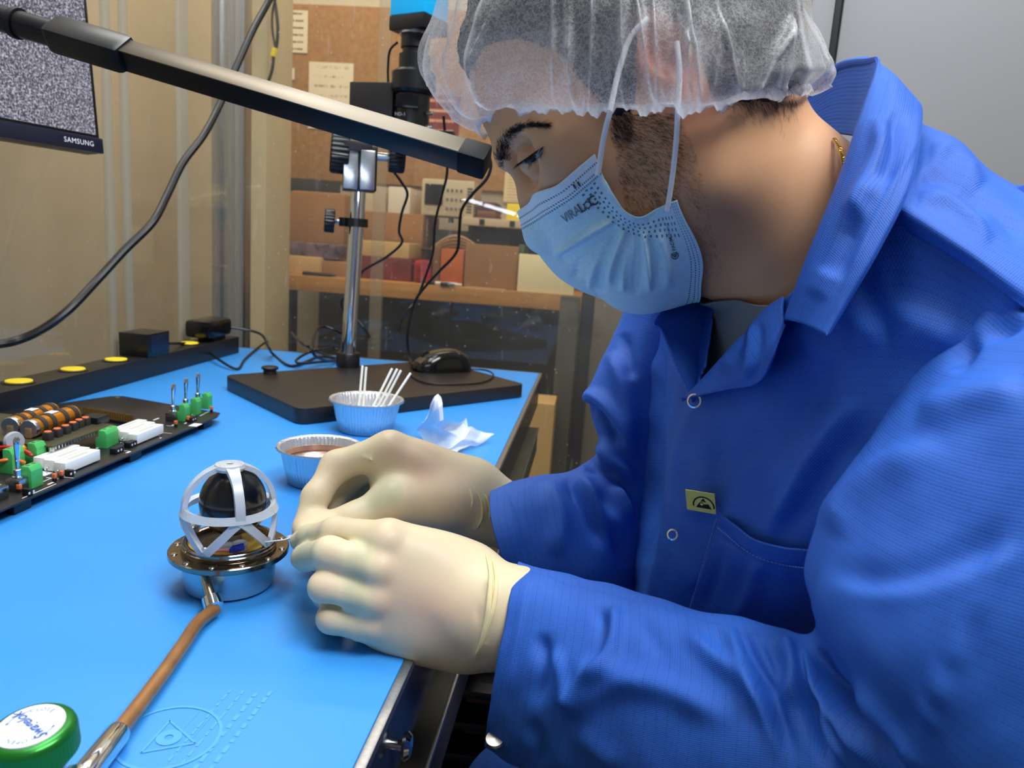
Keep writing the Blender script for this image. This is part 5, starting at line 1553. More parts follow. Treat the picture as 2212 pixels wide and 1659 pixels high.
def coat_mat():
    t = NT('blue_coat_cloth'); tc = t.add('ShaderNodeTexCoord'); sp = t.add('ShaderNodeSeparateXYZ'); t.link(tc.outputs['UV'], sp.inputs[0])
    u, v = sp.outputs['X'], sp.outputs['Y']
    ob = t.coord('Object'); n = t.noise(ob, 14, 4)
    base = t.ramp(n, [(.3, lin((18, 76, 176))), (.7, lin((28, 96, 200)))])
    ln = t.math('LESS_THAN', t.math('FRACT', t.math('MULTIPLY', u, 1 / .0056)), .10)
    ds = t.math('LESS_THAN', t.math('FRACT', t.math('MULTIPLY', v, 1 / .0022)), .62)
    base = t.mix(t.math('MULTIPLY', t.math('MULTIPLY', ln, ds), .45), base, lin((8, 30, 84)))
    tw = t.math('SINE', t.math('MULTIPLY', t.math('ADD', v, t.math('MULTIPLY', u, .35)), 6.283 / .00105))
    tk = t.math('SINE', t.math('MULTIPLY', u, 6.283 / .0014))
    base = t.mix(t.math('MULTIPLY', t.math('ADD', t.math('MULTIPLY', tw, tk), 1.0), .17), base, lin((96, 146, 238)))
    t.link(base, t.b.inputs['Base Color']); t.b.inputs['Roughness'].default_value = .56; t.b.inputs['Specular IOR Level'].default_value = .28
    t.b.inputs['Sheen Weight'].default_value = .08; t.b.inputs['Sheen Roughness'].default_value = .4; t.b.inputs['Sheen Tint'].default_value = (*lin((90, 150, 255)), 1)
    t.bump(t.math('ADD', t.math('MULTIPLY', tw, .6), t.math('MULTIPLY', tk, .4)), .36, .0003); return t.m


M['coat'] = coat_mat()
M['stitch'] = mat('blue_stitching', (84, 126, 206), .7)


def ring_sleeve(rings, nu, nv, sq=.9):
    """rings: (upper px, lower px, Y of centre, half depth); one closed ring of points each"""
    rows = []
    for (T, B, Y, rd) in rings:
        t_ = npv(aty(*T, Y)); b_ = npv(aty(*B, Y)); c = (t_ + b_) / 2; a = (t_ - b_) / 2
        rows.append([c + a * math.copysign(abs(math.cos(q)) ** sq, math.cos(q)) + npv((0, -rd, 0)) * math.copysign(abs(math.sin(q)) ** sq, math.sin(q)) for q in np.linspace(0, 2 * PI, 20, endpoint=False)])
    G = cat1(np.array(rows), nu); return np.swapaxes(cat1(np.swapaxes(G, 0, 1), nv, True), 0, 1)


# torso: both front panels, near side and back as one sheet
rows = [
    [(1380, 620, .70), (1400, 630, .66), (1440, 640, .60), (1520, 650, .53), (1630, 650, .455), (1770, 560, .40), (1940, 455, .375), (2080, 530, .35), (2240, 640, .33), (2330, 520, .40), (2200, 400, .56), (2120, 420, .68)],
    [(1365, 720, .71), (1385, 740, .66), (1425, 760, .58), (1490, 770, .505), (1610, 770, .445), (1750, 720, .395), (1920, 690, .365), (2065, 720, .345), (2220, 780, .335), (2480, 720, .42), (2400, 560, .56), (2330, 600, .68)],
    [(1350, 850, .71), (1372, 860, .65), (1418, 868, .565), (1478, 872, .49), (1605, 885, .435), (1745, 885, .390), (1885, 885, .360), (2000, 905, .345), (2110, 950, .35), (2560, 980, .43), (2520, 880, .56), (2440, 900, .68)],
    [(1345, 1050, .71), (1362, 1050, .65), (1405, 1050, .56), (1450, 1050, .478), (1575, 1060, .435), (1700, 1070, .395), (1810, 1085, .370), (1890, 1110, .366), (1980, 1150, .385), (2500, 1250, .45), (2500, 1250, .58), (2420, 1250, .68)],
    [(1340, 1200, .71), (1352, 1200, .65), (1385, 1200, .555), (1425, 1200, .472), (1545, 1215, .437), (1650, 1235, .410), (1750, 1255, .394), (1815, 1280, .400), (1880, 1310, .425), (2400, 1450, .48), (2400, 1500, .58), (2360, 1500, .68)],
    [(1330, 1340, .71), (1340, 1340, .65), (1360, 1340, .555), (1392, 1340, .480), (1505, 1360, .452), (1605, 1390, .436), (1705, 1410, .426), (1775, 1425, .432), (1850, 1450, .455), (2300, 1620, .50), (2300, 1680, .58), (2280, 1680, .68)],
    [(1300, 1520, .71), (1310, 1520, .65), (1325, 1520, .56), (1355, 1520, .490), (1480, 1535, .465), (1590, 1555, .452), (1690, 1570, .445), (1770, 1580, .452), (1850, 1600, .47), (2200, 1720, .52), (2200, 1780, .58), (2200, 1780, .68)],
    [(1090, 1612, .70), (1082, 1606, .64), (1078, 1606, .56), (1200, 1670, .495), (1440, 1740, .475), (1570, 1760, .462), (1680, 1770, .455), (1770, 1780, .462), (1850, 1800, .48), (2150, 1880, .53), (2150, 1920, .58), (2150, 1920, .68)],
    [(940, 1730, .68), (950, 1735, .63), (985, 1745, .56), (1110, 1790, .50), (1380, 1880, .48), (1540, 1900, .47), (1660, 1910, .46), (1770, 1920, .47), (1850, 1940, .49), (2150, 2020, .54), (2150, 2050, .58), (2150, 2050, .68)]]
G = net(rows, 170, 245)
G = G + orient(G) * (wav(G, 3, 9, 3) * .0022 + wav(G, 4, 34, 2) * .0005)[..., None]
Nn = orient(G)
G = fold(G, Nn, [
    # placket edge and the deep vertical fold of the far front
    ([(1500, 870), (1470, 960), (1447, 1080), (1425, 1210), (1395, 1330)], .0035, 13), ([(1395, 640), (1385, 800), (1378, 950), (1372, 1100), (1362, 1260)], .010, 16),
    ([(1425, 650), (1415, 850), (1410, 1050), (1400, 1220)], -.008, 18), ([(1350, 760), (1350, 930), (1352, 1100)], -.006, 10),
    # pull lines across the chest towards the arm
    ([(1655, 1165), (1745, 1010), (1840, 865)], .0050, 20), ([(1700, 1150), (1790, 1010), (1880, 900)], -.0040, 22), ([(1530, 1000), (1525, 1060), (1500, 1120)], .0035, 24),
    ([(1560, 900), (1555, 980), (1525, 1060)], -.0025, 20), ([(1640, 980), (1600, 1080), (1570, 1150)], .0022, 26), ([(1760, 760), (1760, 850), (1700, 960)], -.0045, 30), ([(1830, 720), (1960, 700), (2100, 760)], .006, 45),
    ([(1850, 560), (1880, 660), (1960, 740)], -.005, 30), ([(1690, 730), (1730, 800), (1740, 900)], -.004, 24), ([(1900, 960), (1860, 1060), (1800, 1160)], -.007, 26),
    # yoke seam in front of the shoulder
    ([(1948, 455), (2010, 490), (2075, 530), (2140, 575), (2212, 632)], -.0020, 6), ([(1955, 442), (2020, 480), (2085, 520), (2150, 565), (2215, 620)], .0018, 9),
    ([(1500, 1260), (1560, 1330), (1600, 1400)], -.004, 20), ([(1670, 1280), (1640, 1340), (1600, 1390)], .005, 22), ([(1740, 1240), (1700, 1310), (1650, 1370)], -.006, 20)])
G = soften(push_out(push_out(G, head, .004), body, .004), 1)


def in_poly(p, poly):
    c = np.zeros(len(p), bool); n = len(poly)
    for i in range(n):
        (x0, y0), (x1, y1) = poly[i], poly[(i + 1) % n]
        c ^= ((y0 > p[:, 1]) != (y1 > p[:, 1])) & (p[:, 0] < (x1 - x0) * (p[:, 1] - y0) / (y1 - y0 + 1e-9) + x0)
    return c


F_ = out_faces(G, grid_faces(G.shape[0], G.shape[1]))
VN = [(1489, 862), (1522, 790), (1536, 700), (1540, 560), (1760, 500), (1745, 600), (1688, 652), (1598, 736)]
GV = G.reshape(-1, 3).copy(); qv = project(GV); iv = in_poly(qv, VN); keep = ~iv[F_].all(1)
for k in np.unique(F_[keep][iv[F_[keep]]]):                  # snap the cut onto the neckline
    best = None
    for i in range(len(VN)):
        A0, B0 = npv(VN[i]), npv(VN[(i + 1) % len(VN)]); t_ = np.clip(((qv[k] - A0) @ (B0 - A0)) / ((B0 - A0) @ (B0 - A0)), 0, 1); P0 = A0 + t_ * (B0 - A0); dd = np.hypot(*(qv[k] - P0))
        if best is None or dd < best[0]: best = (dd, P0)
    if best[0] < 30: GV[k] = npv(aty(*best[1], GV[k][1]))
coat = mesh_np('lab_coat', GV, F_[keep], M['coat'], person, arc_uv(G))
md = coat.modifiers.new('thickness', 'SOLIDIFY'); md.thickness = .0012; md.offset = -1
tag(coat, 'royal blue lab coat open at the neck')
GT = G


def lift(px, py, d=.002):
    """point of the coat front under a pixel of the photograph, raised by d"""
    V = GT.reshape(-1, 3); q = project(V); k = np.argsort(((q - (px, py)) ** 2).sum(1))[:40]
    front = k[np.argmin(np.linalg.norm(V[k] - CAM, axis=1) + .0004 * np.sqrt(((q[k] - (px, py)) ** 2).sum(1)))]
    return npv(aty(px, py, V[front][1] - d))


# shoulder yoke and upper back, falling away behind the collar
rows = [[(2420, 760, .318), (2250, 690, .322), (2070, 560, .345), (1930, 480, .378), (1870, 440, .400)],
        [(2400, 655, .320), (2250, 632, .326), (2085, 530, .341), (1952, 448, .368), (1880, 425, .395)],
        [(2420, 600, .335), (2290, 545, .345), (2110, 460, .362), (1985, 395, .388), (1920, 380, .41)],
        [(2420, 540, .375), (2290, 470, .385), (2140, 390, .40), (2030, 320, .415), (1950, 320, .43)],
        [(2420, 520, .43), (2290, 455, .44), (2150, 376, .45), (2068, 300, .46), (1985, 262, .46)],
        [(2420, 540, .51), (2300, 470, .52), (2150, 395, .53), (2060, 330, .53), (1985, 320, .52)],
        [(2420, 600, .60), (2320, 530, .60), (2160, 465, .61), (2060, 420, .60), (1980, 400, .58)]]
G = net(rows, 70, 90)
G = G + orient(G) * (wav(G, 8, 10, 3) * .002)[..., None]
G = fold(G, orient(G), [([(2010, 330), (2060, 330), (2120, 400)], .004, 18), ([(1990, 380), (2050, 390), (2130, 470)], -.004, 18), ([(1985, 430), (2060, 440), (2140, 520)], .004, 16), ([(2080, 400), (2150, 450), (2215, 520)], -.003, 18)])
sheet('yoke', G, M['coat'], coat, .0012)

# near sleeve
rings = [((1115, 1230), (1050, 1592), .424, .041), ((1165, 1246), (1095, 1615), .416, .043), ((1215, 1262), (1150, 1640), .409, .045), ((1310, 1284), (1250, 1700), .395, .048), ((1400, 1308), (1340, 1760), .382, .052), ((1500, 1338), (1430, 1820), .368, .056),
         ((1620, 1362), (1540, 1900), .350, .060), ((1720, 1392), (1690, 2010), .333, .064), ((1770, 1408), (1900, 2120), .318, .068), ((1785, 1400), (2150, 2080), .306, .070), ((1768, 1350), (2340, 1850), .300, .072), ((1760, 1270), (2440, 1600), .300, .072),
         ((1790, 1180), (2500, 1330), .304, .070), ((1850, 1080), (2520, 1130), .310, .068), ((1930, 950), (2530, 930), .316, .064), ((2020, 820), (2520, 740), .322, .060), ((2110, 715), (2490, 590), .332, .054), ((2190, 640), (2440, 480), .345, .044), ((2160, 580), (2350, 430), .385, .034), ((2100, 500), (2220, 400), .44, .020)]
G = ring_sleeve(rings, 260, 150)
N_ = orient(G, True); G = G + N_ * (wav(G, 21, 8, 3) * .0022 + wav(G, 22, 30, 2) * .0007)[..., None]
N_ = orient(G, True)
G = fold(G, N_, [
    # cuff hem
    ([(1152, 1242), (1128, 1360), (1106, 1480), (1092, 1600)], -.0012, 4), ([(1145, 1240), (1122, 1360), (1100, 1480), (1086, 1600)], .0012, 8),
    # forearm wrinkles
    ([(1290, 1310), (1306, 1350), (1296, 1400), (1262, 1450)], -.0050, 12), ([(1318, 1310), (1330, 1350), (1310, 1420), (1240, 1500), (1225, 1530)], .0070, 16), ([(1170, 1370), (1175, 1440), (1160, 1520)], -.0050, 16), ([(1195, 1400), (1215, 1470), (1230, 1530)], .0045, 14),
    ([(1215, 1545), (1290, 1500), (1390, 1470)], .0038, 20), ([(1230, 1440), (1330, 1455), (1470, 1500), (1580, 1560)], .0048, 26), ([(1250, 1580), (1290, 1620), (1330, 1659)], .003, 22), ([(1150, 1560), (1165, 1610), (1155, 1659)], -.004, 14),
    ([(1480, 1370), (1540, 1420), (1610, 1470), (1680, 1560)], .0055, 18), ([(1590, 1350), (1630, 1430), (1670, 1520), (1710, 1640)], -.0075, 15), ([(1570, 1345), (1605, 1420), (1640, 1500), (1690, 1640)], .0060, 14), ([(1380, 1330), (1410, 1380), (1440, 1420)], -.002, 18),
    # bunched elbow
    ([(1760, 1400), (1790, 1470), (1880, 1560), (1960, 1650)], -.0130, 16), ([(1735, 1400), (1765, 1480), (1840, 1570), (1900, 1660)], .0090, 16), ([(1690, 1380), (1720, 1450), (1700, 1520)], .0080, 18), ([(1725, 1400), (1745, 1480), (1760, 1560), (1800, 1660)], -.0090, 13),
    ([(1800, 1540), (1815, 1600), (1850, 1659)], .0090, 14), ([(1660, 1380), (1680, 1440), (1670, 1500)], -.006, 14), ([(1840, 1490), (1930, 1580), (2000, 1670)], .0060, 22),
    # upper arm: crease under the shoulder bulge and the long seam edge
    ([(1790, 1262), (1880, 1284), (1990, 1276), (2110, 1235), (2212, 1180)], .0012, 18), ([(1790, 1230), (1880, 1248), (1990, 1236), (2110, 1190), (2212, 1140)], -.0030, 34), ([(1795, 1150), (1830, 1090), (1910, 1020), (2030, 960)], .005, 34),
    ([(2190, 1120), (2120, 1290), (2030, 1480), (1955, 1659)], .0045, 10, .5), ([(2175, 1110), (2105, 1280), (2015, 1470), (1935, 1659)], -.0030, 12), ([(1990, 900), (2100, 860), (2212, 840)], .004, 34), ([(2090, 745), (2150, 690), (2212, 660)], .007, 16), ([(2060, 800), (2110, 730), (2212, 690)], -.007, 16)], True)
sl_ = sheet('sleeve', soften(G, 1, True), M['coat'], coat, .0012, True)
GS = G

# far sleeve
rings = [((1062, 1056), (1122, 1236), .560, .040), ((1105, 1046), (1165, 1250), .566, .042), ((1160, 1034), (1220, 1262), .575, .044), ((1230, 1018), (1300, 1278), .59, .048), ((1285, 985), (1390, 1290), .61, .052), ((1300, 950), (1440, 1230), .63, .055),
         ((1272, 880), (1460, 1080), .645, .056), ((1268, 842), (1462, 950), .65, .056), ((1290, 790), (1468, 860), .655, .055), ((1325, 730), (1480, 770), .66, .054), ((1352, 670), (1495, 690), .665, .052), ((1365, 600), (1510, 600), .67, .050), ((1400, 530), (1520, 520), .67, .045)]
G = ring_sleeve(rings, 200, 120)
N_ = orient(G, True); G = G + N_ * (wav(G, 33, 9, 3) * .003)[..., None]; N_ = orient(G, True)
G = fold(G, N_, [([(1095, 1050), (1125, 1130), (1140, 1230)], -.0012, 5), ([(1262, 850), (1300, 870), (1340, 930), (1370, 990)], .010, 16), ([(1270, 870), (1310, 910), (1338, 960)], -.010, 12), ([(1300, 950), (1330, 1000), (1370, 1040)], .010, 14),
               ([(1262, 1005), (1310, 1010), (1370, 1060)], -.009, 12), ([(1320, 760), (1350, 850), (1368, 950)], .007, 16), ([(1345, 720), (1365, 820)], -.006, 12), ([(1250, 1030), (1290, 1090), (1340, 1150)], .009, 16), ([(1225, 1030), (1260, 1100), (1300, 1180)], -.008, 14),
               ([(1180, 1040), (1210, 1110), (1200, 1200)], .006, 20), ([(1290, 1060), (1320, 1130), (1350, 1220)], -.007, 14), ([(1330, 1050), (1360, 1120)], .008, 12)], True)
sheet('sleeve', soften(G, 1, True), M['coat'], coat, .0012, True)

# collar: stand round the neck and the fall over it
roll = [(1692, 690, .405), (1728, 590, .400), (1768, 490, .402), (1812, 380, .410), (1856, 250, .428), (1893, 137, .462), (1868, 132, .500), (1812, 142, .545), (1765, 180, .575), (1728, 214, .60), (1700, 330, .62), (1660, 480, .62)]
fall = [(1790, 726, .350), (1830, 660, .352), (1898, 545, .356), (1968, 402, .372), (1990, 290, .408), (1990, 225, .460), (1960, 220, .52), (1890, 240, .585), (1820, 260, .62), (1770, 300, .64), (1720, 400, .66), (1670, 520, .66)]
mid = [tuple((np.array(a) * .55 + np.array(b) * .45) + np.array((2, -6, -.012))) for a, b in zip(roll, fall)]
midb = [tuple((np.array(a) * .88 + np.array(b) * .12) + np.array((-1, -3, -.008))) for a, b in zip(roll, fall)]
fall2 = [tuple((np.array(a) * .12 + np.array(b) * .88) + np.array((1, -1, -.006))) for a, b in zip(roll, fall)]
stand = [(1700, 700, .425), (1742, 600, .425), (1785, 500, .428), (1828, 400, .434), (1852, 330, .450), (1850, 300, .480), (1830, 292, .515), (1790, 290, .55), (1750, 300, .575), (1720, 330, .59), (1690, 420, .60), (1650, 520, .60)]
stm = [tuple(np.array(a) * .5 + np.array(b) * .5) for a, b in zip(roll, stand)]
G = net([stand, stm, roll, midb, mid, fall2, fall], 90, 150)
N_ = orient(G)
G = fold(G, N_, [([(1980, 300), (1940, 380), (1880, 500), (1800, 680)], .0015, 8), ([(1900, 250), (1905, 330), (1860, 420), (1830, 500)], .0045, 22), ([(1935, 240), (1925, 330), (1890, 420)], -.0040, 18), ([(1850, 480), (1870, 430), (1920, 380)], .003, 16), ([(1800, 600), (1830, 520), (1850, 450)], -.003, 22), ([(1760, 640), (1790, 580)], .0025, 22)])
G = push_out(G, head, .003)
sheet('collar', G, M['coat'], coat, .0014)
# lapels
G = net([[(1471, 865, .480), (1472, 864, .479), (1474, 863, .478), (1476, 862, .477)],
         [(1530, 802, .470), (1545, 815, .452), (1560, 832, .438), (1568, 842, .434)],
         [(1595, 730, .455), (1608, 755, .428), (1622, 790, .409), (1636, 828, .405)],
         [(1650, 668, .440), (1655, 700, .414), (1662, 740, .397), (1668, 772, .393)],
         [(1690, 640, .425), (1688, 665, .412), (1690, 690, .400), (1697, 702, .398)]], 50, 40)
G = fold(G, orient(G), [([(1628, 700), (1622, 760), (1612, 820)], .0030, 9), ([(1610, 700), (1606, 760), (1596, 815)], -.0018, 8), ([(1645, 700), (1640, 770), (1628, 820)], -.0015, 7), ([(1560, 780), (1590, 790)], .001, 14)])
sheet('lapel', G, M['coat'], coat, .0016)
G = net([[(1500, 868, .478), (1499, 867, .478), (1498, 866, .478)],
         [(1502, 838, .486), (1485, 815, .480), (1462, 786, .478)],
         [(1528, 775, .500), (1480, 745, .492), (1430, 712, .488)],
         [(1540, 700, .515), (1485, 690, .505), (1416, 690, .496)],
         [(1548, 600, .535), (1510, 600, .530), (1478, 618, .530)]], 50, 40)
sheet('lapel', G, M['coat'], coat, .0016)

# chest pocket
e = [(1556, 1112), (1590, 1138), (1628, 1166), (1690, 1184), (1730, 1188), (1768, 1192)]; bt = [(1482, 1330), (1535, 1345), (1590, 1360), (1650, 1380), (1710, 1395), (1758, 1400)]
rows = [[lift(a[0] + (b[0] - a[0]) * t, a[1] + (b[1] - a[1]) * t, .0045 - .0025 * t + .004 * math.sin(PI * i / 5) * (1 - t)) for i, (a, b) in enumerate(zip(e, bt))] for t in (0, .12, .35, .6, 1)]
G = net(rows, 40, 50)
G = fold(G, orient(G), [([(1545, 1150), (1600, 1190), (1680, 1225), (1765, 1232)], -.0008, 5), ([(1640, 1200), (1625, 1270), (1590, 1340)], .003, 18), ([(1560, 1180), (1545, 1250), (1520, 1320)], -.002, 14)])
pk = sheet('chest_pocket', G, M['coat'], coat, .0012)


def stitches(pts, name='stitching', r=.00035, d=.0062, par=None):
    P = [Vector(lift(px, py, d)) for px, py in pts]; P = catmull(P, 6); g = MB(); acc = 0
    for a, b in zip(P[:-1], P[1:]):
        if int(acc / .0022) % 1 == 0: g.tube([a, a + (b - a) * .72], r, 5, False)
    return g.build(name, M['stitch'], par or coat)


stitches([(1550, 1140), (1572, 1158), (1600, 1182), (1640, 1206), (1690, 1220), (1730, 1226), (1764, 1228)], d=.0082)
stitches([(1548, 1120), (1536, 1160), (1518, 1220), (1500, 1280), (1488, 1320)], d=.0062)
# yellow static-safe tag
c4 = [(1486, 1058), (1549, 1068), (1541, 1111), (1480, 1098)]
P4_ = [Vector(lift(*q, .0075)) for q in c4]; ym = mat('tag_yellow', (236, 226, 110), .6)
cn = (P4_[0] + P4_[1] + P4_[2] + P4_[3]) / 4
Mt = frame(cn, P4_[1] - P4_[0], P4_[0] - P4_[3]); tw_, th_ = (P4_[1] - P4_[0]).length, (P4_[0] - P4_[3]).length
lb = MB().box((0, 0, 0), (tw_, th_, .0006)); lb.v = [tuple(Mt @ Vector(v)) for v in lb.v]; lb = lb.build('safety_tag', ym, coat)
blk = mat('tag_black', (16, 16, 14), .6); g = MB(); q = th_ * .40
ox = tw_ * .10; Mz = Mt @ Matrix.Translation((ox, -th_ * .04, .00045))
vs, fs = ring_flat((0, -q * .35), q * 1.12, q * .16, 40, math.radians(-8), math.radians(188), Mz); g.add(vs, fs)
tri = [(-q * .85, -q * .62), (q * .85, -q * .62), (q * .52, -q * .02), (0, -q * .16), (-.1 * q, q * .12), (-q * .44, q * .02)]
g.add([Mz @ Vector((x, y, 0)) for x, y in tri], [tuple(range(len(tri)))])
tri = [(-q * .36, q * .14), (q * .02, q * .22), (q * .30, q * .10), (q * .02, q * .62)]
g.add([Mz @ Vector((x, y, 0)) for x, y in tri], [tuple(range(4))])
g.build('static_symbol', blk, lb, smooth=False)
g = MB(); p = [(-q * .42, -q * .18), (-q * .2, q * .04), (-q * .02, -q * .10), (-q * .16, -q * .34)]
g.add([Mz @ Vector((x, y, .0001)) for x, y in p], [(0, 1, 2, 3)]); g.build('static_symbol_hand', ym, lb, smooth=False)
# snap rings
for (px, py, d, r) in ((1500, 866, .006, .0040), (1453, 1155, .006, .0030)):
    c = Vector(lift(px, py, d)); n_ = (Vector(CAM) - c).normalized(); n_ = (n_ + Vector((-.4, 0, 0))).normalized()
    MB().lathe([(r - .0005, 0), (r + .0005, 0), (r + .0006, .0006), (r - .0004, .0008), (r - .0005, 0)], c, n_, 28).build('snap_ring', M['chrome'], coat)
c = Vector(aty(1068, 1597, .384))
MB().lathe([(0, -.002), (.0018, -.002), (.0022, .0030), (.0040, .0036), (.0060, .0052), (.0052, .0062), (0, .0066)], c + Vector((.001, 0, -.0035)), (-.1, -.35, 1), 24).build('cuff_snap', mat('snap_nickel', (150, 146, 140), .3, 1.0), sl_)

# tee shirt at the open neck, chain
G = net([[(1520, 590, .53), (1545, 612, .50), (1590, 645, .470), (1640, 660, .450), (1695, 645, .435), (1760, 560, .43)],
         [(1515, 620, .535), (1548, 650, .50), (1600, 690, .468), (1650, 695, .448), (1705, 680, .43), (1775, 590, .42)],
         [(1510, 720, .54), (1550, 750, .50), (1600, 770, .475), (1660, 770, .455), (1720, 740, .43), (1790, 660, .41)],
         [(1500, 860, .53), (1545, 880, .50), (1600, 890, .475), (1660, 890, .455), (1720, 880, .43), (1790, 800, .41)]], 40, 60)
G = push_out(push_out(G, head, .0035), body, .005, 16)
sheet('tee_shirt', G, mat('grey_jersey', (118, 122, 124), .85, bump=.3, bscale=900, bdist=.0004), person, .0014)
ch = [aty(*q) for q in ((1802, 300, .46), (1815, 322, .446), (1822, 350, .438), (1820, 380, .433), (1810, 410, .431), (1800, 440, .430))]
ch = [Vector(q) for q in push_out(npv([list(q) for q in catmull(ch, 12)])[None], head, .0014)[0]]
g = MB()
for i in range(0, len(ch) - 2):
    d_ = (ch[i + 1] - ch[i]); n_ = Vector((0, -1, .2)) if i % 2 else Vector((-.3, -.3, 1))
    u_ = d_.normalized(); w_ = u_.cross(n_).normalized()
    ring = [ch[i] + d_ * .5 + u_ * (.0016 * math.cos(a)) + w_ * (.0010 * math.sin(a)) for a in np.linspace(0, 2 * PI, 11)]
    g.tube(ring, .00026, 5, False, False)
g.build('neck_chain', mat('gold_chain', (214, 170, 82), .25, 1.0), person)
# ------------------------------------------------------------------ face mask
from mathutils.bvhtree import BVHTree
BH = BVHTree.FromPolygons([tuple(v) for v in Vh], [tuple(int(i) for i in f) for f in Fh])


def hit(px, py):
    d = Vector(ray(px, py)).normalized(); r = BH.ray_cast(Vector(CAM), d)
    return (r[0], r[1]) if r[0] is not None else (None, None)


near = [[(1118, 458, 0), (1150, 434, -.031), (1215, 384, -.059), (1284, 332, -.072)],
        [(1136, 500, 0), (1182, 470, -.037), (1245, 425, -.063), (1302, 378, -.070)],
        [(1165, 552, 0), (1225, 512, -.036), (1288, 462, -.060), (1326, 425, -.070)],
        [(1212, 604, 0), (1276, 556, -.038), (1334, 500, -.060), (1350, 457, -.069)],
        [(1285, 641, 0), (1340, 588, -.036), (1380, 520, -.057), (1384, 470, -.067)],
        [(1362, 652, 0), (1404, 592, -.034), (1428, 520, -.055), (1424, 448, -.066)],
        [(1440, 638, 0), (1456, 585, -.031), (1463, 512, -.051), (1448, 434, -.064)],
        [(1506, 604, -.004), (1506, 555, -.028), (1494, 492, -.048), (1470, 421, -.062)]]
nr = np.array([[H_(*q) for q in row] for row in near]); fr_ = nr[:, ::-1].copy(); fr_[:, :, 1] = 2 * HY - fr_[:, :, 1]
ctl = np.concatenate([fr_[:, :-1], nr[:, :1] * np.array([1, 0, 1]) + np.array([0, HY, 0]), nr[:, 1:]], 1)
NU_, NV_ = 150, 161
G = cat1(ctl, NU_); G = np.swapaxes(cat1(np.swapaxes(G, 0, 1), NV_), 0, 1)
N_ = grid_normals(G); N_ = N_ if ((G - H_(1380, 450)) * N_).sum() > 0 else -N_
G = push_out(G, head, .0024, 12); G = soften(G, 2); N_ = grid_normals(G); N_ = N_ if ((G - H_(1380, 450)) * N_).sum() > 0 else -N_
G = fold(G, N_, [
    ([(1332, 474), (1290, 496), (1240, 526), (1195, 552)], .0040, 8), ([(1336, 488), (1296, 510), (1246, 540), (1206, 562)], -.0034, 8),
    ([(1348, 492), (1335, 530), (1322, 575), (1318, 612)], .0040, 8), ([(1362, 498), (1348, 540), (1336, 585), (1330, 626)], -.0040, 8), ([(1338, 498), (1318, 542), (1296, 584)], -.0026, 8),
    ([(1388, 500), (1394, 550), (1404, 632)], .0034, 6), ([(1378, 502), (1380, 555), (1372, 638)], -.0036, 8), ([(1400, 508), (1414, 560), (1420, 625)], -.0020, 9),
    ([(1352, 515), (1344, 575), (1348, 632)], .0030, 7), ([(1292, 560), (1280, 596), (1276, 626)], .0030, 7), ([(1304, 566), (1298, 605), (1300, 634)], -.0028, 7), ([(1262, 552), (1246, 584), (1240, 604)], -.0022, 8),
    ([(1420, 495), (1438, 560), (1442, 628)], .0016, 10), ([(1300, 372), (1345, 448)], -.0015, 7), ([(1230, 470), (1290, 440)], .0012, 14)])
G = push_out(G, head, .0012, 6)

uv = np.stack(np.meshgrid(np.linspace(0, 1, NU_), np.linspace(-1, 1, NV_), indexing='ij'), -1).reshape(-1, 2)
GM = G


def mask_mat():
    t = NT('mask_fabric'); tc = t.add('ShaderNodeTexCoord'); sp = t.add('ShaderNodeSeparateXYZ'); t.link(tc.outputs['UV'], sp.inputs[0])
    u = sp.outputs['X']; v = t.math('ABSOLUTE', sp.outputs['Y'])
    ob = t.coord('Object'); n = t.noise(ob, 500, 3)
    band = t.math('LESS_THAN', u, .115)
    blue = t.ramp(n, [(.3, lin((184, 226, 246))), (.7, lin((206, 238, 252)))])
    base = t.mix(t.math('MULTIPLY', band, .7), blue, lin((236, 245, 253)))

    def row(x, x0, w, y, step, duty):
        a = t.math('LESS_THAN', t.math('ABSOLUTE', t.math('SUBTRACT', x, x0)), w)
        return t.math('MULTIPLY', a, t.math('LESS_THAN', t.math('FRACT', t.math('MULTIPLY', y, step)), duty))
    dots = None
    for (x0, w) in ((.052, .006), (.100, .006), (.124, .006)):
        r = row(u, x0, w, v, 48, .55); dots = r if dots is None else t.math('MAXIMUM', dots, r)
    for x0 in (.905, .935, .965):
        dots = t.math('MAXIMUM', dots, row(u, x0, .004, v, 46, .6))
    inn = t.math('MULTIPLY', t.math('GREATER_THAN', u, .14), t.math('LESS_THAN', u, .87))
    for k, x0 in enumerate((.74, .79, .84, .89)):
        dots = t.math('MAXIMUM', dots, t.math('MULTIPLY', inn, row(v, x0, .013, t.math('ADD', u, .010 * (k % 2)), 27, .36)))
    base = t.mix(t.math('MULTIPLY', dots, .8), base, lin((44, 72, 96)))
    t.link(base, t.b.inputs['Base Color']); t.b.inputs['Roughness'].default_value = .75; t.b.inputs['Specular IOR Level'].default_value = .2
    t.b.inputs['Subsurface Weight'].default_value = .15; t.b.inputs['Subsurface Radius'].default_value = (.004, .004, .004)
    t.bump(t.math('SUBTRACT', t.math('MULTIPLY', n, .5), dots), .25, .0003); return t.m


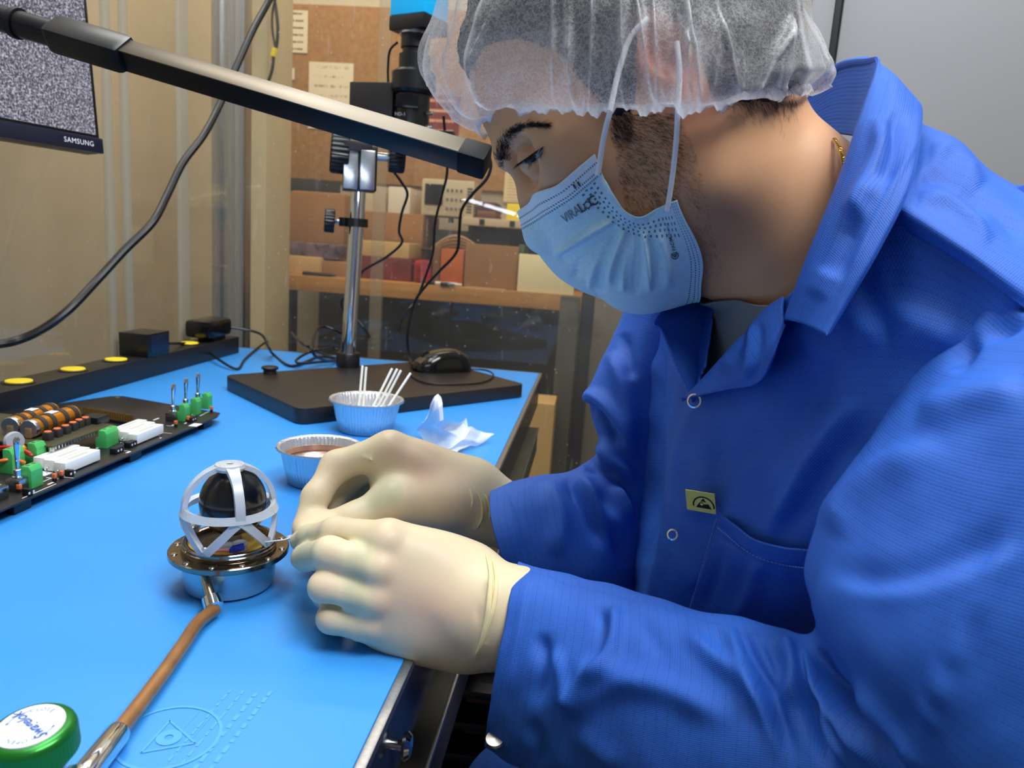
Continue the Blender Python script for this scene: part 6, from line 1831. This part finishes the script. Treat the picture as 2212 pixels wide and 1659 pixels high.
FM = grid_faces(NU_, NV_); fn = np.cross(GM.reshape(-1, 3)[FM[:, 1]] - GM.reshape(-1, 3)[FM[:, 0]], GM.reshape(-1, 3)[FM[:, 2]] - GM.reshape(-1, 3)[FM[:, 0]])
FM = FM if (fn * (GM.reshape(-1, 3)[FM[:, 0]] - H_(1400, 450))).sum() > 0 else FM[:, ::-1]
msk = mesh_np('face_mask', GM.reshape(-1, 3), FM, mask_mat(), person, uv)
md = msk.modifiers.new('thickness', 'SOLIDIFY'); md.thickness = .0008; md.offset = -1
tag(msk, 'pale blue pleated face mask')
BMK = BVHTree.FromPolygons([tuple(v) for v in GM.reshape(-1, 3)], [tuple(int(i) for i in f) for f in grid_faces(NU_, NV_)])


def on_mask(px, py, lift_=.0009):
    d = Vector(ray(px, py)).normalized(); r = BMK.ray_cast(Vector(CAM), d)
    return None if r[0] is None else r[0] - d * lift_


def mask_text(s, p0, p1, size, m, bold=0.0, name='lettering', shapes=None):
    """lettering laid on the mask along p0-p1 (pixels of the photograph), upright side to the left of travel"""
    vs, fs = shapes if shapes else text_mesh(s, 1.0, bold=bold); a = npv([*p0]); b = npv([*p1]); L_ = np.linalg.norm(b - a); e = (b - a) / L_; up = npv([e[1], -e[0]])
    xs = [v.x for v in vs]; w = max(xs) - min(xs); x0 = min(xs); out = []
    for v in vs:
        q = a + e * ((v.x - x0) / w * L_) + up * v.y * size; p = on_mask(*q)
        if p is None: return
        out.append(p)
    MB().add(out, fs).build(name, m, msk, smooth=False)


mk = mat('mask_print', (62, 72, 88), .7); mkl = mat('mask_print_light', (96, 116, 140), .7)
mask_text('VIRA', (1216, 476), (1252, 452), 30, mkl)
mask_text('L', (1252, 452), (1263, 445), 31, mk, .01)
gv, gf = [], []
for k in range(24):
    pass
gear = MB(); gear.add(*ring_flat((0, 0), .36, .13, 32))
for k in range(6):
    a = k * PI / 3 + .3; gear.add([Vector((r * math.cos(a + d), r * math.sin(a + d), 0)) for r, d in ((.40, -.16), (.56, -.13), (.56, .13), (.40, .16))], [(0, 1, 2, 3)])
mask_text('', (1260, 449), (1278, 437), 19, mk, shapes=([Vector(v) for v in gear.v], gear.f))
mask_text('C', (1274, 440), (1289, 430), 31, mk, .015)
mask_text('PADM', (1457, 541), (1448, 513), 11, mk, .01); mask_text('Medical', (1447, 512), (1439, 482), 9, mkl)
sw = MB(); sw.add(*ring_flat((0, 0), .45, .12, 28, .6, 5.9)); sw.add(*ring_flat((0, 0), .16, .16, 20)); sw.add(*ring_flat((.1, 0), .30, .08, 20, -1.5, 1.8))
mask_text('', (1460, 560), (1456, 545), 16, mk, shapes=([Vector(v) for v in sw.v], sw.f))
sg = MB()
for x in (-.28, .28): sg.add([Vector((x - .12, -.5, 0)), Vector((x + .12, -.5, 0)), Vector((x + .12, .5, 0)), Vector((x - .12, .5, 0))], [(0, 1, 2, 3)])
mask_text('', (1239, 404), (1252, 396), 11, mk, shapes=([Vector(v) for v in sg.v], sg.f))
lp = mat('white_elastic', (238, 238, 240), .7, bump=.4, bscale=900, bdist=.0005)
for pts in ([(1290, 378, -.0735), (1294, 362, -.0745), (1300, 320, -.078), (1309, 275, -.082), (1318, 240, -.084), (1335, 160, -.084), (1362, 80, -.084), (1400, 40, -.082)],
            [(1440, 455, -.068), (1446, 425, -.0705), (1455, 360, -.075), (1461, 300, -.079), (1464, 240, -.082), (1468, 160, -.082), (1462, 90, -.080)]):
    P = [Vector(q) for q in push_out(npv([list(H_(*q)) for q in pts])[None], head, .0022)[0]]
    MB().tube(P, .0015, 10).build('ear_loop', lp, msk)

# ------------------------------------------------------------------ hair: scalp, sideburn, stubble, brow, lashes
hair_m = mat('dark_hair', (30, 23, 20), .5, var=.5, vscale=90, bump=.8, bscale=220, bdist=.002, stretch=(1, 1, 3))
Vm = Vh.copy(); Vm[:, 1] = np.minimum(Vm[:, 1], 2 * HY - Vm[:, 1]); pv = project(Vm)
hp = [(960, 175), (1012, 158), (1050, 92), (1120, 78), (1215, 110), (1268, 190), (1318, 246), (1368, 240), (1372, 130), (1368, 30), (1420, 5), (1470, 60), (1520, 140), (1545, 215), (1620, 214), (1690, 214), (1850, 60), (1850, -600), (800, -600)]
ins_ = in_poly(pv, hp).astype(float)
Fq = Fh
for _ in range(5):                                           # feather the edge
    S = np.zeros(len(Vh)); c = np.zeros(len(Vh))
    for a, b in ((0, 1), (1, 2), (2, 3), (3, 0)):
        np.add.at(S, Fq[:, a], ins_[Fq[:, b]]); np.add.at(S, Fq[:, b], ins_[Fq[:, a]]); np.add.at(c, Fq[:, a], 1); np.add.at(c, Fq[:, b], 1)
    ins_ = S / np.maximum(c, 1)
gN = np.stack([sample(head, Vh + .002 * v) - sample(head, Vh - .002 * v) for v in np.eye(3)], -1); gN /= np.linalg.norm(gN, axis=1, keepdims=True) + 1e-9
keep = (ins_[Fq] > .25).all(1); th = np.clip((ins_ - .3) * 1.4, -.05, 1)
Vq = Vh + gN * (.006 * th * (1 + .5 * wav(Vh, 5, 40, 3)))[:, None]
used = np.unique(Fq[keep]); rm = np.full(len(Vh), -1); rm[used] = np.arange(len(used))
hair = mesh_np('hair', Vq[used], rm[Fq[keep]], hair_m, person)
tag(hair, 'dark short hair under the net')


class Strands:
    def __init__(s): s.v = []; s.f = []

    def add(s, P, r):
        n = len(P); o = len(s.v); T = (P[-1] - P[0]).normalized(); u = T.orthogonal().normalized(); w = T.cross(u)
        for i in range(n - 1):
            rr = r * (1 - .75 * i / (n - 1))
            for k in range(3):
                a = 2.094 * k; s.v.append(tuple(P[i] + (u * math.cos(a) + w * math.sin(a)) * rr))
        s.v.append(tuple(P[-1]))
        for i in range(n - 2):
            for k in range(3):
                s.f.append((o + 3 * i + k, o + 3 * i + (k + 1) % 3, o + 3 * i + 3 + (k + 1) % 3, o + 3 * i + 3 + k))
        for k in range(3): s.f.append((o + 3 * (n - 2) + k, o + 3 * (n - 2) + (k + 1) % 3, o + 3 * (n - 1)))

    def build(s, name, m, parent):
        me = bpy.data.meshes.new(name); off = Vector(parent_loc(parent)); me.from_pydata([tuple(Vector(v) - off) for v in s.v], [], s.f)
        o = finish(name, me, m, parent, True, 180); o['kind'] = 'stuff'; return o


rh = random.Random(11)


def rand_in(poly):
    xs = [p[0] for p in poly]; ys = [p[1] for p in poly]
    while True:
        q = (rh.uniform(min(xs), max(xs)), rh.uniform(min(ys), max(ys)))
        if in_poly(np.array([q]), poly)[0]: return q


def grow(S, px, py, dx, dy, r, rise=.35, droop=.0, segs=2, step=6.0):
    """a hair rooted under that pixel of the face, running along (dx, dy) on the skin"""
    p, n = hit(px, py)
    if p is None: return
    L_ = math.hypot(dx, dy); q, _ = hit(px + dx / L_ * 3, py + dy / L_ * 3)
    if q is None or (q - p).length > .006: return
    t = (q - p).normalized(); ln = L_ * p.y / FPX; P = [p - n * .0004]
    for k in range(1, segs + 1):
        f = k / segs; P.append(p + t * ln * f + n * ln * rise * (f - droop * f * f))
    S.add(P, r)


bm_hair = mat('beard_hair', (34, 24, 19), .5)
S = Strands()
burn = [(1316, 244), (1462, 243), (1470, 330), (1466, 420), (1438, 448), (1388, 476), (1350, 455), (1336, 392), (1326, 330), (1312, 282)]
for k in range(3000):
    px, py = rand_in(burn); edge = min(1, (px - 1308) / 40); top_ = max(0, 1 - (py - 243) / 110)
    if rh.random() > (.32 + .5 * edge) * (.75 + .5 * top_): continue
    a = .62 + .25 * math.sin(py / 60) + rh.gauss(0, .22); l = rh.uniform(9, 18) * (1 + .25 * top_)
    grow(S, px, py, l * math.cos(a), l * math.sin(a), rh.uniform(.00005, .000085), .28)
for k in range(900):
    px, py = rand_in([(1462, 250), (1500, 330), (1530, 470), (1560, 590), (1506, 606), (1500, 480), (1474, 420)])
    if rh.random() < (px - 1462) / 170: continue
    a = .5 + rh.gauss(0, .4); l = rh.uniform(6, 13); grow(S, px, py, l * math.cos(a), l * math.sin(a), .00005, .3)
for k in range(420):
    px = rh.uniform(1556, 1722); py = 210 + rh.expovariate(.09); a = 1.15 + (px - 1640) / 160 + rh.gauss(0, .25); l = rh.uniform(14, 42) * (.5 + .5 * (px > 1600))
    grow(S, px, py, l * math.cos(a), l * math.sin(a), .00006, .15, .5, 3)
for k in range(260):
    px = rh.uniform(1316, 1362); py = rh.uniform(238, 300); a = .9 + rh.gauss(0, .2); l = rh.uniform(16, 30); grow(S, px, py, l * math.cos(a), l * math.sin(a), .00009, .2, .4, 3)
S.build('beard', bm_hair, person)
brow_m = mat('brow_hair', (16, 12, 11), .5)
S = Strands(); path = cat1(np.array([(1080, 348), (1083, 318), (1096, 290), (1122, 274), (1150, 268), (1186, 270)], float), 60)
for k in range(1900):
    i = min(58, int(58 * rh.random() ** 1.2)); t_ = path[i + 1] - path[i]; t_ /= np.linalg.norm(t_); w = 17 * (1 - (i / 60) ** 1.2) + 1; s_ = max(-.8, min(1.25, rh.gauss(.2, .42))) * w
    px, py = path[i][0] - t_[1] * s_, path[i][1] + t_[0] * s_; a = math.atan2(t_[1], t_[0]) + rh.gauss(.02, .33); l = rh.uniform(9, 22)
    grow(S, px, py, l * math.cos(a), l * math.sin(a), .00011, .14)
for k in range(90):
    px, py = rh.uniform(1079, 1090), rh.uniform(335, 362); a = 2.6 + rh.gauss(0, .4); l = rh.uniform(7, 13); grow(S, px, py, l * math.cos(a), l * math.sin(a), .00009, .5)
S.build('eyebrow', brow_m, person)
# eye opening, iris and lashes of the eye in view
em = mat('eye_white', (150, 142, 140), .15); im = mat('iris_dark', (34, 30, 30), .1)


def patch(upper, lower, m, name, lift_=.0005, parent=person):
    U = cat1(np.array(upper, float), 14); Lw = cat1(np.array(lower, float), 14); vs = []
    for j in range(14):
        for t_ in np.linspace(0, 1, 6):
            q = U[j] * (1 - t_) + Lw[j] * t_; p, n = hit(*q)
            vs.append(p + n * (lift_ + .0007 * math.sin(PI * t_) * math.sin(PI * j / 13)))
    return MB().add(vs, [(j * 6 + k, (j + 1) * 6 + k, (j + 1) * 6 + k + 1, j * 6 + k + 1) for j in range(13) for k in range(5)]).build(name, m, parent, angle=180)


ey = patch([(1123, 352), (1140, 341), (1156, 329), (1174, 317)], [(1125, 354), (1146, 352), (1164, 342), (1175, 320)], em, 'eye')
patch([(1134, 346), (1143, 340), (1152, 333), (1160, 327)], [(1136, 352), (1146, 352), (1156, 347), (1163, 340)], im, 'iris', .0009, ey)
S = Strands()
for k in range(110):
    t_ = rh.random(); q = cat1(np.array([(1120, 353), (1140, 340), (1156, 328), (1176, 315)], float), 40)[int(t_ * 39)]
    p, n = hit(*q)
    if p is None: continue
    dn = (Vector(aty(q[0] - 6 - 10 * (1 - t_), q[1] + 26, p.y)) - p).normalized(); l = rh.uniform(.004, .0075); off = Vector((rh.gauss(0, .12), rh.gauss(-.25, .15), rh.gauss(0, .12)))
    P = [p + n * .0004, p + (dn + off * .6 + n * .6).normalized() * l * .55, p + (dn + off + n * .35).normalized() * l]; S.add(P, .0001)
for k in range(44):
    t_ = rh.random(); q = (1142 + 30 * t_, 354 - 26 * t_); p, n = hit(*q)
    if p is None: continue
    dn = (Vector(aty(q[0] + 2, q[1] + 20, p.y)) - p).normalized(); l = rh.uniform(.002, .004); S.add([p + n * .0003, p + (dn + n * .5) * l * .6, p + (dn + n * .4 + Vector((rh.gauss(0, .2), 0, 0))) * l], .00007)
for k in range(26):
    p = Vector(H_(1112 - 10 * rh.random(), 356 + 12 * rh.random(), .016 + .01 * rh.random())); d_ = Vector((-1, -.1, -.25 + rh.gauss(0, .2))).normalized(); l = rh.uniform(.004, .007); S.add([p, p + d_ * l * .6, p + d_ * l + Vector((0, 0, -.001))], .0001)
S.build('eyelashes', brow_m, person)
# loose strands over the scalp, seen through the net
S = Strands()
for k in range(2600):
    px, py = rand_in([(1000, 150), (1050, 80), (1130, 60), (1225, 90), (1290, 215), (1350, 230), (1366, 120), (1370, 20), (1440, 0), (1540, 190), (1700, 200), (1700, -50), (980, -50)])
    a = (2.2 if px < 1200 else .9) + .5 * math.sin(px / 90 + py / 70) + rh.gauss(0, .35); l = rh.uniform(20, 46)
    p, n = hit(px, py)
    if p is None: continue
    q, _ = hit(px + 3 * math.cos(a), py + 3 * math.sin(a))
    if q is None or (q - p).length > .006: continue
    t_ = (q - p).normalized(); ln = l * .0003; b = p + n * rh.uniform(.004, .009)
    S.add([b, b + t_ * ln * .5 + n * .002, b + t_ * ln - n * .001], .00010)
S.build('hair_strands', hair_m, hair)

# ------------------------------------------------------------------ bouffant hair net
hem = [(1046, 288, 0), (1066, 250, -.034), (1100, 236, -.056), (1160, 241, -.070), (1215, 250, -.076), (1270, 242, -.080), (1325, 236, -.083), (1375, 243, -.084), (1430, 236, -.084), (1485, 243, -.083), (1545, 236, -.076), (1590, 221, -.068), (1650, 214, -.052), (1700, 213, -.030), (1728, 212, 0)]
low = [(975, 252, 0), (1010, 240, -.040), (1060, 215, -.066), (1140, 205, -.083), (1205, 205, -.092), (1270, 200, -.096), (1325, 195, -.098), (1375, 195, -.100), (1430, 195, -.100), (1485, 200, -.098), (1550, 200, -.090), (1610, 200, -.080), (1680, 200, -.060), (1744, 198, -.034), (1758, 194, 0)]
wid = [(918, 150, 0), (958, 140, -.044), (1030, 120, -.074), (1130, 105, -.092), (1205, 100, -.100), (1270, 95, -.104), (1325, 92, -.106), (1375, 90, -.107), (1430, 90, -.107), (1485, 92, -.104), (1550, 98, -.097), (1620, 105, -.086), (1690, 118, -.062), (1750, 130, -.034), (1764, 140, 0)]
hi_ = [(938, 40, 0), (975, 25, -.046), (1050, -10, -.074), (1140, -30, -.090), (1205, -40, -.096), (1270, -45, -.099), (1325, -48, -.101), (1375, -48, -.101), (1430, -45, -.100), (1485, -40, -.097), (1550, -20, -.090), (1620, 0, -.076), (1690, 20, -.054), (1735, 42, -.030), (1750, 52, 0)]
tp_ = [(1020, -110, 0), (1050, -115, -.030), (1110, -135, -.050), (1170, -150, -.060), (1220, -158, -.066), (1270, -160, -.070), (1320, -160, -.072), (1370, -155, -.072), (1420, -150, -.070), (1470, -140, -.066), (1520, -125, -.058), (1570, -105, -.048), (1620, -80, -.034), (1655, -60, -.018), (1668, -52, 0)]
tp_ = [(x, y - 95, dy) for x, y, dy in tp_]
cr_ = [(1330 + (x - 1330) * .1, -290, dy * .1) for x, y, dy in tp_]
inn_ = [(1052, 262, 0), (1074, 232, -.034), (1106, 222, -.054), (1165, 226, -.067), (1218, 232, -.073), (1272, 226, -.077), (1326, 222, -.080), (1375, 226, -.081), (1430, 221, -.081), (1483, 226, -.079), (1540, 222, -.072), (1586, 210, -.064), (1645, 202, -.048), (1694, 202, -.027), (1714, 200, 0)]
loops = []
for rowp in (inn_, hem, low, wid, hi_, tp_, cr_):
    nr = np.array([H_(*q) for q in rowp]); fr_ = nr[1:-1][::-1].copy(); fr_[:, 1] = 2 * HY - fr_[:, 1]; loops.append(np.concatenate([nr, fr_]))
NS, NP = 96, 520
G = cat1(np.array(loops), NS); G = np.swapaxes(cat1(np.swapaxes(G, 0, 1), NP, True), 0, 1)
N_ = orient(G, True)
s_ = np.linspace(0, 1, NS)[:, None]; ph = np.linspace(0, 2 * PI, NP, endpoint=False)[None, :]
rc = np.random.RandomState(12); ridge = np.zeros((NS, NP)); fat = np.zeros((NS, NP))
for k in range(64):
    p0 = rc.uniform(0, 2 * PI); sl0 = rc.uniform(-.55, .55); w = rc.uniform(.010, .038); a = rc.uniform(.002, .0075); top_ = rc.uniform(.35, .95); s0 = rc.choice([0.0, 0.0, .15, .3])
    e0 = np.clip((s_ - .25) * 5, 0, 1); dphi = (ph - p0 - sl0 * s_ + PI) % (2 * PI) - PI; e = np.clip((s_ - s0 + .06) * 8, 0, 1) * np.clip((top_ - s_) * 5, 0, 1)
    prof = np.exp(-np.abs(dphi / w) ** 1.3); ridge += a * prof * e * e0; fat += np.exp(-np.abs(dphi / (w * .42)) ** 2) * e * rc.uniform(.3, 1)
gath = .0012 * np.sin(ph * 47 + 3 * np.sin(ph * 5)) * np.exp(-((s_ - .14) / .10) ** 2) + .0007 * np.sin(ph * 83 + 2 * np.sin(ph * 7)) * np.exp(-((s_ - .14) / .07) ** 2)
G = G + N_ * (ridge + wav(G, 44, 13, 3) * .0035 * np.clip((s_ - .2) * 4, 0, 1))[..., None]
ep = np.exp(-((s_ - .165) / .06) ** 2) * (.0024 * np.sin(ph * 15 + 2 * np.sin(ph * 3)) + .0014 * np.sin(ph * 41 + np.sin(ph * 5)) + .0006 * np.sin(ph * 97))
G[..., 2] += ep
G = push_out(G, head, .004, 6); k_ = int(NS * .42); G[k_:] = push_out(G[k_:], head, .013, 10); G[k_ - 4:k_ + 6] = soften(G[k_ - 4:k_ + 6], 3, True)
fat = np.clip(fat + 1.25 * np.exp(-((s_ - .15) / .075) ** 2) + .35 * np.clip(wav(G, 9, 18, 2), 0, 1) + .75 * np.clip(wav(G, 17, 11, 2) + .15, 0, 1) * np.exp(-((s_ - .24) / .14) ** 2), 0, 1.6)
cap = mesh_np('hair_net', G.reshape(-1, 3), grid_faces(NS, NP, True), M['coat'], person, arc_uv(G))
at_ = cap.data.attributes.new('layers', 'FLOAT', 'POINT'); at_.data.foreach_set('value', fat.astype(np.float32).ravel())


def cap_mat():
    t = NT('nonwoven_white'); t.n.remove(t.b)
    at = t.add('ShaderNodeAttribute'); at.attribute_name = 'layers'
    v = t.coord('Object')
    vs = t.coord('Object', (1, 1, 1)); w = t.add('ShaderNodeTexNoise'); w.inputs['Scale'].default_value = 120; w.inputs['Detail'].default_value = 2; t.link(vs, w.inputs['Vector'])
    # fibres: thin iso-lines of two warped noises
    f1 = t.math('ABSOLUTE', t.math('SUBTRACT', t.noise(v, 260, 3, .6), .5)); f2 = t.math('ABSOLUTE', t.math('SUBTRACT', t.noise(v, 430, 2, .6), .5))
    fib = t.math('MAXIMUM', t.math('LESS_THAN', f1, .022), t.math('LESS_THAN', f2, .028))
    op = t.math('ADD', t.math('ADD', .19, t.math('MULTIPLY', fib, .22)), t.math('MULTIPLY', at.outputs['Fac'], .50))
    op = t.math('MINIMUM', op, .93)
    tr = t.add('ShaderNodeBsdfTransparent'); df = t.add('ShaderNodeBsdfDiffuse'); df.inputs[0].default_value = (.86, .86, .88, 1)
    tl = t.add('ShaderNodeBsdfTranslucent'); tl.inputs[0].default_value = (.8, .8, .82, 1)
    m0 = t.add('ShaderNodeMixShader'); m0.inputs[0].default_value = .35; t.link(df.outputs[0], m0.inputs[1]); t.link(tl.outputs[0], m0.inputs[2])
    gl = t.add('ShaderNodeBsdfGlossy'); gl.inputs['Roughness'].default_value = .35; m1 = t.add('ShaderNodeMixShader'); m1.inputs[0].default_value = .06; t.link(m0.outputs[0], m1.inputs[1]); t.link(gl.outputs[0], m1.inputs[2])
    m2 = t.add('ShaderNodeMixShader'); t.link(op, m2.inputs[0]); t.link(tr.outputs[0], m2.inputs[1]); t.link(m1.outputs[0], m2.inputs[2]); t.link(m2.outputs[0], t.out.inputs[0])
    return t.m


cap.data.materials[0] = cap_mat(); tag(cap, 'sheer white bouffant hair net')
